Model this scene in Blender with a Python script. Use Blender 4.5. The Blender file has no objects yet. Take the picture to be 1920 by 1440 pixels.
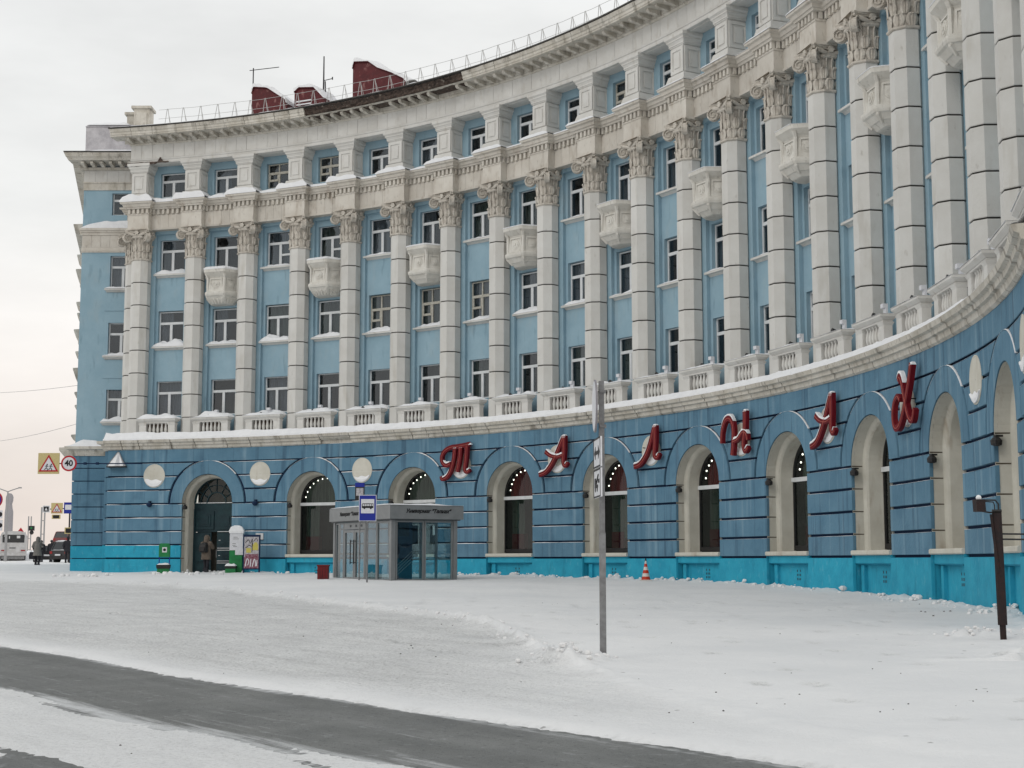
import bpy, bmesh, math, random
from mathutils import Vector, Matrix, noise
random.seed(11)
sin, cos, pi, sqrt, rad = math.sin, math.cos, math.pi, math.sqrt, math.radians
sc = bpy.context.scene
COL = sc.collection

# ------------------------------------------------------------------ camera
EYE = 1.6
FPX, PITCH = 2813.85, math.atan(331.43 / 2813.85)
cam = bpy.data.cameras.new('camera')
cam.sensor_width = 36.0
cam.lens = FPX / 1920 * 36
cam.clip_start, cam.clip_end = 0.1, 8000
camo = bpy.data.objects.new('camera', cam)
COL.objects.link(camo)
camo.location = (0, 0, EYE)
camo.rotation_euler = (pi / 2 + PITCH, 0, 0)
sc.camera = camo

# ------------------------------------------------------------------ sky and sun (overcast winter day)
SUN_EL, SUN_AZ = rad(26), rad(-52)      # azimuth measured from +Y towards +X : low, behind the left shoulder
w = bpy.data.worlds.new('World')
sc.world = w
w.use_nodes = True
nt = w.node_tree
nt.nodes.clear()
wo = nt.nodes.new('ShaderNodeOutputWorld')
bg = nt.nodes.new('ShaderNodeBackground')
bg.inputs['Strength'].default_value = 0.1
sky = nt.nodes.new('ShaderNodeTexSky')
sky.sky_type = 'NISHITA'
sky.sun_disc = False
sky.sun_elevation = SUN_EL
sky.sun_rotation = rad(128)
sky.dust_density = 4
sky.air_density = 1.0
tc = nt.nodes.new('ShaderNodeTexCoord')
sep = nt.nodes.new('ShaderNodeSeparateXYZ')
nt.links.new(tc.outputs['Generated'], sep.inputs[0])
ramp = nt.nodes.new('ShaderNodeValToRGB')      # cloud sheet: warm near the horizon, paler above
ramp.color_ramp.elements[0].position = 0.0
ramp.color_ramp.elements[0].color = (0.83, 0.725, 0.66, 1)
ramp.color_ramp.elements[1].position = 1.0
ramp.color_ramp.elements[1].color = (0.70, 0.73, 0.75, 1)
e = ramp.color_ramp.elements.new(0.10)
e.color = (0.86, 0.80, 0.755, 1)
e = ramp.color_ramp.elements.new(0.22)
e.color = (0.86, 0.855, 0.83, 1)
nt.links.new(sep.outputs['Z'], ramp.inputs[0])
cn = nt.nodes.new('ShaderNodeTexNoise')
cn.inputs['Scale'].default_value = 2.6
cn.inputs['Detail'].default_value = 6
cn.inputs['Roughness'].default_value = 0.55
mp = nt.nodes.new('ShaderNodeMapping')
mp.inputs['Scale'].default_value = (1, 1, 3.2)
mp.inputs['Location'].default_value = (0.3, 0.2, 0.1)
nt.links.new(tc.outputs['Generated'], mp.inputs[0])
nt.links.new(mp.outputs[0], cn.inputs['Vector'])
cr = nt.nodes.new('ShaderNodeMapRange')
cr.inputs['From Min'].default_value = 0.3
cr.inputs['From Max'].default_value = 0.7
cr.inputs['To Min'].default_value = 9.3
cr.inputs['To Max'].default_value = 12.4
nt.links.new(cn.outputs['Fac'], cr.inputs['Value'])
mul = nt.nodes.new('ShaderNodeVectorMath')
mul.operation = 'SCALE'
nt.links.new(ramp.outputs[0], mul.inputs[0])
nt.links.new(cr.outputs[0], mul.inputs['Scale'])
mixw = nt.nodes.new('ShaderNodeMix')
mixw.data_type = 'RGBA'
mixw.inputs['Factor'].default_value = 0.88
nt.links.new(sky.outputs[0], mixw.inputs['A'])
nt.links.new(mul.outputs[0], mixw.inputs['B'])
nt.links.new(mixw.outputs['Result'], bg.inputs['Color'])
nt.links.new(bg.outputs[0], wo.inputs[0])
sl = bpy.data.lights.new('sun', 'SUN')
sl.energy = 0.55
sl.angle = rad(25)
sl.color = (1.0, 0.95, 0.88)
so = bpy.data.objects.new('sun', sl)
COL.objects.link(so)
so.location = (-30, -20, 40)
sd = Vector((-0.55, -0.62, 0.56)).normalized()
so.rotation_euler = sd.to_track_quat('Z', 'Y').to_euler()
vs = sc.view_settings
vs.view_transform = 'Standard'
vs.look = 'None'
vs.gamma = 1
vs.use_curve_mapping = False
vs.exposure = 0.10
sc.cycles.max_bounces = 6
sc.cycles.diffuse_bounces = 3
sc.cycles.transparent_max_bounces = 12

# ------------------------------------------------------------------ materials
def mat(name, c1, c2=None, rough=0.8, scale=3.0, bump=0.0, bscale=30.0, streak=None, streak_amt=0.5, spec=0.3,
        metal=0.0, emit=None, zstretch=1.0, detail=6, spots=None, coat=0, vary=0.0):
    m = bpy.data.materials.new(name)
    m.use_nodes = True
    n, l = m.node_tree.nodes, m.node_tree.links
    p = n['Principled BSDF']
    p.inputs['Roughness'].default_value = rough
    p.inputs['Specular IOR Level'].default_value = spec
    p.inputs['Metallic'].default_value = metal
    p.inputs['Coat Weight'].default_value = coat
    if emit:
        p.inputs['Emission Color'].default_value = (*c1, 1)
        p.inputs['Emission Strength'].default_value = emit
    geo = n.new('ShaderNodeNewGeometry')
    col = None
    if c2 is not None:
        mpn = n.new('ShaderNodeMapping')
        mpn.inputs['Scale'].default_value = (1, 1, zstretch)
        l.new(geo.outputs['Position'], mpn.inputs[0])
        t = n.new('ShaderNodeTexNoise')
        t.inputs['Scale'].default_value = scale
        t.inputs['Detail'].default_value = detail
        t.inputs['Roughness'].default_value = 0.62
        l.new(mpn.outputs[0], t.inputs['Vector'])
        r = n.new('ShaderNodeValToRGB')
        r.color_ramp.elements[0].position = 0.36
        r.color_ramp.elements[1].position = 0.64
        r.color_ramp.elements[0].color = (*c2, 1)
        r.color_ramp.elements[1].color = (*c1, 1)
        l.new(t.outputs['Fac'], r.inputs[0])
        col = r.outputs[0]
    for colr, sc_, zs, lo, hi, amt in (streak or []):
        mps = n.new('ShaderNodeMapping')
        mps.inputs['Scale'].default_value = (1, 1, zs)
        l.new(geo.outputs['Position'], mps.inputs[0])
        t2 = n.new('ShaderNodeTexNoise')
        t2.inputs['Scale'].default_value = sc_
        t2.inputs['Detail'].default_value = 4
        l.new(mps.outputs[0], t2.inputs['Vector'])
        mr = n.new('ShaderNodeMapRange')
        mr.inputs['From Min'].default_value = lo
        mr.inputs['From Max'].default_value = hi
        mr.inputs['To Max'].default_value = amt
        l.new(t2.outputs['Fac'], mr.inputs['Value'])
        mx = n.new('ShaderNodeMix')
        mx.data_type = 'RGBA'
        l.new(mr.outputs[0], mx.inputs['Factor'])
        if col is None:
            mx.inputs['A'].default_value = (*c1, 1)
        else:
            l.new(col, mx.inputs['A'])
        mx.inputs['B'].default_value = (*colr, 1)
        col = mx.outputs['Result']
    if vary:
        oi = n.new('ShaderNodeObjectInfo')
        vr = n.new('ShaderNodeMapRange')
        vr.inputs['To Min'].default_value = 1 - vary
        vr.inputs['To Max'].default_value = 1 + vary * 0.6
        l.new(oi.outputs['Random'], vr.inputs['Value'])
        vm = n.new('ShaderNodeVectorMath')
        vm.operation = 'SCALE'
        l.new(col, vm.inputs[0])
        l.new(vr.outputs[0], vm.inputs['Scale'])
        col = vm.outputs[0]
    if col is None:
        p.inputs['Base Color'].default_value = (*c1, 1)
    else:
        l.new(col, p.inputs['Base Color'])
    if bump:
        tb = n.new('ShaderNodeTexNoise')
        tb.inputs['Scale'].default_value = bscale
        tb.inputs['Detail'].default_value = 5
        l.new(geo.outputs['Position'], tb.inputs['Vector'])
        b = n.new('ShaderNodeBump')
        b.inputs['Strength'].default_value = bump
        b.inputs['Distance'].default_value = 0.03
        l.new(tb.outputs['Fac'], b.inputs['Height'])
        l.new(b.outputs[0], p.inputs['Normal'])
    return m

GRIME = (0.10, 0.085, 0.065)
M = {}
M['col'] = mat('column_paint', (0.62, 0.615, 0.59), (0.56, 0.55, 0.52), 0.85, 0.9, 0.25, 14, [((0.36, 0.33, 0.27), 2.2, 0.22, 0.58, 0.78, 0.5), ((0.22, 0.19, 0.15), 6, 0.5, 0.68, 0.8, 0.35)], vary=0.07)
M['colj'] = mat('column_joint', (0.04, 0.036, 0.032), None, 0.95)
M['cap'] = mat('capital_plaster', (0.60, 0.565, 0.505), (0.47, 0.43, 0.375), 0.9, 5.0, 0.5, 25, [(GRIME, 9.0, 0.6, 0.56, 0.75, 0.5)], vary=0.08)
M['ent'] = mat('entablature_plaster', (0.61, 0.58, 0.525), (0.52, 0.485, 0.43), 0.9, 1.1, 0.35, 22, [((0.31, 0.26, 0.205), 3.0, 0.4, 0.55, 0.76, 0.65), (GRIME, 11, 0.3, 0.63, 0.8, 0.55)], vary=0.09)
M['balc'] = mat('balcony_plaster', (0.65, 0.635, 0.59), (0.57, 0.55, 0.50), 0.9, 3.0, 0.4, 22, [(GRIME, 7.0, 0.4, 0.60, 0.78, 0.5)], vary=0.05)
M['attic'] = mat('attic_white', (0.64, 0.635, 0.61), (0.57, 0.56, 0.53), 0.85, 1.2, 0.3, 22, [((0.36, 0.32, 0.26), 4.0, 0.3, 0.58, 0.8, 0.5), (GRIME, 10, 0.4, 0.66, 0.8, 0.35)], vary=0.05)
M['cor'] = mat('cornice_stone', (0.60, 0.575, 0.52), (0.47, 0.44, 0.38), 0.92, 1.6, 0.6, 18, [(GRIME, 3.0, 0.25, 0.56, 0.75, 0.7), ((0.2, 0.16, 0.12), 14, 0.15, 0.57, 0.74, 0.5)], vary=0.08)
M['dam'] = mat('broken_brick', (0.115, 0.085, 0.07), (0.045, 0.036, 0.032), 0.98, 7.0, 1.0, 30, [((0.30, 0.27, 0.23), 6.0, 1, 0.60, 0.72, 0.8)])
M['blue'] = mat('pale_blue_wall', (0.285, 0.415, 0.490), (0.240, 0.365, 0.440), 0.85, 0.8, 0.35, 9, [((0.31, 0.40, 0.44), 1.6, 0.5, 0.56, 0.74, 0.55), ((0.085, 0.15, 0.20), 4, 0.2, 0.60, 0.8, 0.5)])
M['lowb'] = mat('slate_blue_wall', (0.113, 0.225, 0.312), (0.085, 0.185, 0.268), 0.82, 0.9, 0.45, 10, [((0.24, 0.36, 0.44), 2.8, 0.06, 0.55, 0.72, 0.55), ((0.03, 0.07, 0.12), 4.2, 0.05, 0.56, 0.74, 0.7), ((0.035, 0.085, 0.14), 1.2, 1, 0.58, 0.8, 0.4)], vary=0.07)
M['navy'] = mat('navy_joint', (0.008, 0.022, 0.060), None, 0.9)
M['turq'] = mat('turquoise_plinth', (0.025, 0.35, 0.50), (0.016, 0.28, 0.42), 0.7, 1.4, 0.35, 12, [((0.01, 0.12, 0.19), 4, 0.3, 0.58, 0.8, 0.55), ((0.14, 0.42, 0.53), 7, 0.5, 0.60, 0.78, 0.5)], vary=0.08)
M['cream'] = mat('cream_reveal', (0.60, 0.585, 0.52), (0.52, 0.50, 0.435), 0.85, 1.3, 0.25, 16, [((0.28, 0.20, 0.13), 4, 0.2, 0.58, 0.8, 0.55)], vary=0.05)
M['creamj'] = mat('reveal_joint', (0.09, 0.075, 0.055), None, 0.95)
M['wfr'] = mat('window_frame_white', (0.66, 0.68, 0.69), (0.58, 0.60, 0.61), 0.5, 4)
M['oldfr'] = mat('window_frame_old', (0.46, 0.45, 0.40), (0.34, 0.32, 0.27), 0.7, 9)
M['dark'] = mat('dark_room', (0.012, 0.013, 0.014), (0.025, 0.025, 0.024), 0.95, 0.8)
M['curt'] = mat('curtain', (0.22, 0.23, 0.25), (0.10, 0.11, 0.125), 0.95, 9, zstretch=0.05)
M['curt2'] = mat('curtain_grey_green', (0.10, 0.125, 0.105), (0.05, 0.062, 0.052), 0.95, 8, zstretch=0.05)
M['drape'] = mat('maroon_drape', (0.16, 0.022, 0.022), (0.07, 0.012, 0.014), 0.9, 7, zstretch=0.05)
M['redbox'] = mat('maroon_box', (0.10, 0.006, 0.010), None, 0.6)
M['blk'] = mat('black_metal', (0.014, 0.015, 0.018), (0.03, 0.028, 0.026), 0.5, 20)
M['door'] = mat('dark_teal_door', (0.010, 0.038, 0.045), (0.006, 0.022, 0.03), 0.55, 2.5, 0.2, 30, [((0.06, 0.09, 0.095), 12, 1.5, 0.62, 0.75, 0.5)])
M['roofm'] = mat('dark_roof_edge', (0.05, 0.048, 0.045), (0.09, 0.085, 0.08), 0.7, 6)
M['rail'] = mat('rail_grey', (0.42, 0.42, 0.41), None, 0.6)
M['dorm'] = mat('dark_red_sheet_metal', (0.10, 0.014, 0.017), (0.07, 0.011, 0.013), 0.6, 3, 0.2, 9, [((0.30, 0.15, 0.14), 4.5, 0.6, 0.60, 0.70, 0.6)])
M['snow'] = mat('ledge_snow_white', (0.80, 0.81, 0.825), (0.74, 0.75, 0.77), 0.9, 2.5, 0.5, 12)
M['snow'].node_tree.nodes['Principled BSDF'].inputs['Subsurface Weight'].default_value = 0.0
M['red'] = mat('sign_letter_red', (0.15, 0.004, 0.010), (0.11, 0.003, 0.008), 0.5, 5, spec=0.2)
M['redl'] = mat('letter_tube', (0.42, 0.11, 0.08), None, 0.4)
M['ltside'] = mat('letter_side', (0.08, 0.004, 0.008), None, 0.5)
M['kgrey'] = mat('pavilion_grey_metal', (0.20, 0.21, 0.215), (0.17, 0.18, 0.185), 0.45, 3, spec=0.5)
M['kdark'] = mat('pavilion_dark_frame', (0.085, 0.092, 0.097), None, 0.5)
M['kint'] = mat('pavilion_dark_blue_panel', (0.010, 0.022, 0.045), (0.02, 0.035, 0.06), 0.5, 2)
M['text'] = mat('lettering_black', (0.012, 0.012, 0.014), None, 0.6)
M['sblue'] = mat('sign_blue', (0.008, 0.022, 0.26), None, 0.4)
M['swhite'] = mat('sign_white', (0.66, 0.67, 0.70), (0.58, 0.59, 0.62), 0.5, 12)
M['sred'] = mat('sign_red', (0.40, 0.012, 0.02), None, 0.4)
M['syel'] = mat('sign_fluorescent_yellow', (0.50, 0.42, 0.20), None, 0.5)
M['sgrey'] = mat('galvanised_steel', (0.24, 0.245, 0.25), (0.16, 0.16, 0.165), 0.5, 9, 0.2, 40, metal=0.3)
M['sback'] = mat('sign_back_grey', (0.25, 0.24, 0.26), (0.20, 0.195, 0.21), 0.55, 7)
M['rust'] = mat('dark_rusty_post', (0.012, 0.009, 0.010), (0.024, 0.011, 0.010), 0.7, 14, 0.3, 40)
M['green'] = mat('green_enamel', (0.012, 0.20, 0.055), (0.010, 0.15, 0.045), 0.5, 5)
M['binred'] = mat('dark_red_bin', (0.16, 0.008, 0.010), (0.10, 0.006, 0.008), 0.5, 6)
M['cone'] = mat('cone_orange', (0.46, 0.035, 0.012), None, 0.5)
M['conew'] = mat('cone_white', (0.6, 0.58, 0.55), None, 0.5)
M['coat'] = mat('beige_coat', (0.145, 0.118, 0.095), (0.10, 0.08, 0.065), 0.95, 9)
M['coatg'] = mat('grey_coat', (0.20, 0.19, 0.175), (0.15, 0.145, 0.135), 0.95, 9)
M['cloth'] = mat('dark_clothes', (0.016, 0.017, 0.022), (0.028, 0.028, 0.034), 0.9, 9)
M['skin'] = mat('skin', (0.42, 0.25, 0.18), None, 0.6)
M['fur'] = mat('fur_trim', (0.30, 0.25, 0.20), (0.20, 0.16, 0.12), 0.95, 60)
M['busw'] = mat('bus_white', (0.52, 0.52, 0.53), (0.40, 0.395, 0.39), 0.5, 2.5, streak=[((0.25, 0.22, 0.2), 1.5, 0.6, 0.58, 0.8, 0.6)])
M['carb'] = mat('car_dark_paint', (0.015, 0.015, 0.018), None, 0.3, spec=0.6)
M['carr'] = mat('car_red_paint', (0.20, 0.05, 0.05), (0.15, 0.045, 0.045), 0.4, 4, spec=0.6)
M['cargl'] = mat('car_window_glass', (0.02, 0.024, 0.027), None, 0.12, spec=0.6)
M['tyre'] = mat('tyre', (0.014, 0.014, 0.015), None, 0.9)
M['lens'] = mat('lamp_lens_red', (0.28, 0.02, 0.02), None, 0.3)
M['bulb'] = mat('lit_bulb', (1.0, 0.93, 0.82), None, emit=3.2)
M['stele'] = mat('stele_stone', (0.32, 0.31, 0.325), (0.28, 0.27, 0.285), 0.8, 0.4)
M['pole'] = mat('far_pole_steel', (0.30, 0.30, 0.305), None, 0.6)
M['paper'] = mat('paper_notice', (0.60, 0.61, 0.61), (0.5, 0.51, 0.52), 0.7, 30)
M['pyel'] = mat('poster_yellow', (0.48, 0.42, 0.10), None, 0.6)
M['pmar'] = mat('poster_maroon', (0.12, 0.012, 0.03), (0.30, 0.18, 0.22), 0.6, 14)
M['pwhi'] = mat('poster_white', (0.50, 0.49, 0.50), (0.27, 0.25, 0.28), 0.6, 13)

def glass(name, tint, refl_lo, rough=0.02):
    m = bpy.data.materials.new(name)
    m.use_nodes = True
    n, l = m.node_tree.nodes, m.node_tree.links
    n.clear()
    o = n.new('ShaderNodeOutputMaterial')
    tr = n.new('ShaderNodeBsdfTransparent')
    tr.inputs[0].default_value = (*tint, 1)
    gl = n.new('ShaderNodeBsdfGlossy')
    gl.inputs['Roughness'].default_value = rough
    gl.inputs['Color'].default_value = (0.9, 0.95, 1, 1)
    geo = n.new('ShaderNodeNewGeometry')
    tn = n.new('ShaderNodeTexNoise')
    tn.inputs['Scale'].default_value = 0.9
    l.new(geo.outputs['Position'], tn.inputs['Vector'])
    bp = n.new('ShaderNodeBump')
    bp.inputs['Strength'].default_value = 0.12
    bp.inputs['Distance'].default_value = 0.05
    l.new(tn.outputs['Fac'], bp.inputs['Height'])
    l.new(bp.outputs[0], gl.inputs['Normal'])
    lw = n.new('ShaderNodeLayerWeight')
    lw.inputs['Blend'].default_value = 0.5
    pw = n.new('ShaderNodeMath')
    pw.operation = 'POWER'
    pw.inputs[1].default_value = 4.5
    l.new(lw.outputs['Facing'], pw.inputs[0])
    ad = n.new('ShaderNodeMath')
    ad.operation = 'MULTIPLY_ADD'
    ad.use_clamp = True
    ad.inputs[1].default_value = 0.94
    ad.inputs[2].default_value = 0.035 + refl_lo
    l.new(pw.outputs[0], ad.inputs[0])
    mx = n.new('ShaderNodeMixShader')
    l.new(ad.outputs[0], mx.inputs[0])
    l.new(tr.outputs[0], mx.inputs[1])
    l.new(gl.outputs[0], mx.inputs[2])
    l.new(mx.outputs[0], o.inputs[0])
    return m
M['glass'] = glass('window_glass', (0.72, 0.76, 0.78), 0.02)
M['glassg'] = glass('shop_glass', (0.70, 0.76, 0.74), 0.0)
M['glassk'] = glass('pavilion_glass', (0.78, 0.86, 0.87), 0.02)

# ------------------------------------------------------------------ helpers
WM = {}          # world matrix of everything that has children

class MB:
    """collects faces; build() links them as one mesh object"""
    def __init__(s):
        s.v, s.f, s.m = [], [], []
        s.X = None
    def add(s, vs, fs, mi=0):
        b = len(s.v)
        if s.X is not None:
            vs = [s.X @ Vector(p) for p in vs]
        s.v += [tuple(p) for p in vs]
        for q in fs:
            s.f.append(tuple(i + b for i in q))
            s.m.append(mi)
    def hexa(s, p, mi=0):       # 4 bottom + 4 top points
        s.add(p, [(3, 2, 1, 0), (4, 5, 6, 7), (0, 1, 5, 4), (1, 2, 6, 5), (2, 3, 7, 6), (3, 0, 4, 7)], mi)
    def box(s, x0, x1, y0, y1, z0, z1, mi=0):
        s.hexa([(x0, y0, z0), (x1, y0, z0), (x1, y1, z0), (x0, y1, z0), (x0, y0, z1), (x1, y0, z1), (x1, y1, z1), (x0, y1, z1)], mi)
    def frus(s, x0, x1, y0, y1, z0, X0, X1, Y0, Y1, z1, mi=0):
        s.hexa([(x0, y0, z0), (x1, y0, z0), (x1, y1, z0), (x0, y1, z0), (X0, Y0, z1), (X1, Y0, z1), (X1, Y1, z1), (X0, Y1, z1)], mi)
    def grid(s, rows, mi=0, close=False):
        n = len(rows[0])
        vs = [p for r in rows for p in r]
        fs = []
        for a in range(len(rows) - 1):
            for b in range(n if close else n - 1):
                c = (b + 1) % n
                fs.append((a * n + b, a * n + c, (a + 1) * n + c, (a + 1) * n + b))
        s.add(vs, fs, mi)
    def loops(s, loops, mi=0, cap=True):
        """closed rings joined one to the next"""
        s.grid(loops, mi, close=True)
        if cap:
            n = len(loops[0])
            s.add(loops[0], [tuple(range(n))[::-1]], mi)
            s.add(loops[-1], [tuple(range(n))], mi)
    def prism(s, poly, d, mi=0):
        """poly of 3D points extruded by the vector d"""
        d = Vector(d)
        s.loops([[Vector(p) for p in poly], [Vector(p) + d for p in poly]], mi)
    def tube(s, pts, r, n=6, mi=0, cap=True):
        pts = [Vector(p) for p in pts]
        rs = r if isinstance(r, (list, tuple)) else [r] * len(pts)
        rings = []
        for k, p in enumerate(pts):
            d = (pts[min(k + 1, len(pts) - 1)] - pts[max(k - 1, 0)]).normalized()
            a = d.orthogonal().normalized() if abs(d.z) < 0.9 else (d.cross(Vector((0, 1, 0)))).normalized()
            if abs(d.z) < 0.9:
                a = d.cross(Vector((0, 0, 1))).normalized()
            b = d.cross(a)
            rings.append([p + rs[k] * (cos(2 * pi * j / n) * a + sin(2 * pi * j / n) * b) for j in range(n)])
        s.loops(rings, mi, cap)
    def lathe(s, prof, n=12, mi=0, c=(0, 0, 0)):
        rings = [[(c[0] + r * cos(2 * pi * j / n), c[1] + r * sin(2 * pi * j / n), c[2] + z) for j in range(n)] for r, z in prof]
        s.loops(rings, mi)
    def disc(s, c, nrm, r, th, n=24, mi=0):
        nrm = Vector(nrm).normalized()
        a = nrm.orthogonal().normalized() if abs(nrm.z) > 0.95 else nrm.cross(Vector((0, 0, 1))).normalized()
        b = nrm.cross(a)
        c = Vector(c)
        ring = [c + r * (cos(2 * pi * j / n) * a + sin(2 * pi * j / n) * b) for j in range(n)]
        s.loops([[p - nrm * th / 2 for p in ring], [p + nrm * th / 2 for p in ring]], mi)
    def mesh(s, name, mats):
        me = bpy.data.meshes.new(name)
        me.from_pydata(s.v, [], s.f)
        for q in (mats if isinstance(mats, (list, tuple)) else [mats]):
            me.materials.append(q)
        if any(s.m):
            me.polygons.foreach_set('material_index', s.m)
        me.update()
        return me
    def build(s, name, mats, parent=None, W=None, **props):
        """vertices are in the frame W (identity = world); the object's origin is put at the mesh's own base when W is None"""
        if W is None:
            xs, ys, zs = zip(*s.v)
            o = Vector(((min(xs) + max(xs)) / 2, (min(ys) + max(ys)) / 2, min(zs)))
            s.v = [(x - o.x, y - o.y, z - o.z) for x, y, z in s.v]
            W = Matrix.Translation(o)
        return inst(s.mesh(name, mats), name, parent, W, **props)

def inst(me, name, parent=None, W=None, **props):
    o = bpy.data.objects.new(name, me)
    COL.objects.link(o)
    W = W if W is not None else Matrix.Identity(4)
    if parent is not None:
        o.parent = parent
        o.matrix_basis = WM[parent.name].inverted() @ W
    else:
        o.matrix_basis = W
    WM[o.name] = W.copy()
    for k, v in props.items():
        o[k] = v
    return o

def thing(name, label, category, loc, rz=0.0, group=None):
    props = dict(label=label, category=category)
    if group:
        props['group'] = group
    return inst(None, name, None, Matrix.Translation(Vector(loc)) @ Matrix.Rotation(rz, 4, 'Z'), **props)

def tag(o, label, category=None, group=None, kind=None):
    if label: o['label'] = label
    if category: o['category'] = category
    if group: o['group'] = group
    if kind: o['kind'] = kind
    return o

cp, sp = cos(PITCH), sin(PITCH)
def at(x, y, Y):
    """point seen at photo pixel (x, y) that lies Y metres ahead of the camera"""
    a, b = (x - 960) / FPX, (720 - y) / FPX
    d = Vector((a, cp - b * sp, sp + b * cp))
    return Vector((0, 0, EYE)) + d * (Y / d.y)

HG = [(-400, -1.85), (0, -1.76), (10, -1.62), (19.4, -1.385), (25, -1.275), (37, -1.13), (45, -1.01), (50, -0.87), (58, -0.76), (75, -0.69), (85, -0.52), (97, -0.38), (126, -0.17), (156, -0.05), (220, -0.02), (9000, -0.02)]
def hg(X, Y):
    for (a, za), (b, zb) in zip(HG, HG[1:]):
        if a <= Y <= b:
            t = (Y - a) / (b - a)
            return EYE + za + (zb - za) * t
    return EYE
def gp(x, y, up=0.075):
    """ground point under a photo pixel"""
    lo, hi = 5.0, 400.0
    for _ in range(60):
        m = (lo + hi) / 2
        p = at(x, y, m)
        if p.z > hg(p.x, m) + up: lo = m
        else: hi = m
    p = at(x, y, lo)
    return Vector((p.x, p.y, hg(p.x, p.y)))

# facade frame: bay number i, offset rho towards the square, height z above the eye
CX, CY, RC, TH0, DTH = -27.2029, 36.8769, 38.8032, 1.351515, -0.0768115
def fpt(i, rho, z):
    t = TH0 + i * DTH
    return Vector((CX + (RC - rho) * cos(t), CY + (RC - rho) * sin(t), z + EYE))
def FM(i, z=0.0, rho=0.0):
    t = TH0 + i * DTH
    m = Matrix.Rotation(t - pi / 2, 4, 'Z')
    m.translation = fpt(i, rho, z)
    return m
BAY = lambda rho: (RC - rho) * -DTH
NB = 21          # last column

def sweep(mb, prof, i0, i1, n=6, mi=0, cap=True):
    rings = []
    for k in range(n + 1):
        i = i0 + (i1 - i0) * k / n
        rings.append([fpt(i, r, z) for r, z in prof])
    mb.loops(rings, mi, cap)
def sheet(mb, prof, i0, i1, n=6, mi=0):
    mb.grid([[fpt(i0 + (i1 - i0) * k / n, r, z) for r, z in prof] for k in range(n + 1)], mi)

# ------------------------------------------------------------------ ground, road
UPE = [gp(*q, 0.01) for q in ((0, 1210), (150, 1232), (300, 1262), (450, 1285), (600, 1305), (800, 1336), (1000, 1362), (1150, 1384), (1300, 1405), (1550, 1440))]
LOE = [gp(*q, 0.01) for q in ((0, 1298), (150, 1326), (230, 1348), (330, 1368), (430, 1385), (560, 1412), (700, 1440))]
LO2 = [gp(*q, 0.01) for q in ((0, 1415), (90, 1426), (180, 1440))]
BERM = [gp(*q) for q in ((-60, 1088), (0, 1089), (200, 1093), (430, 1106), (600, 1128), (770, 1149), (860, 1156), (920, 1176), (1000, 1218), (1060, 1246), (1240, 1300), (1500, 1362), (1920, 1425))]
def lin(poly, X):
    if X <= poly[0].x:
        a, b = poly[0], poly[1]
    elif X >= poly[-1].x:
        a, b = poly[-2], poly[-1]
    else:
        for a, b in zip(poly, poly[1:]):
            if a.x <= X <= b.x: break
    return a.y + (b.y - a.y) * (X - a.x) / (b.x - a.x)
def dseg(P, poly):
    best = 1e9
    for a, b in zip(poly, poly[1:]):
        dx, dy = b.x - a.x, b.y - a.y
        t = max(0, min(1, ((P[0] - a.x) * dx + (P[1] - a.y) * dy) / (dx * dx + dy * dy)))
        d = math.hypot(P[0] - a.x - t * dx, P[1] - a.y - t * dy)
        best = min(best, d)
    return best
def bermside(X, Y):      # >0 on the pavement side
    return Y - lin(BERM, X)

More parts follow.
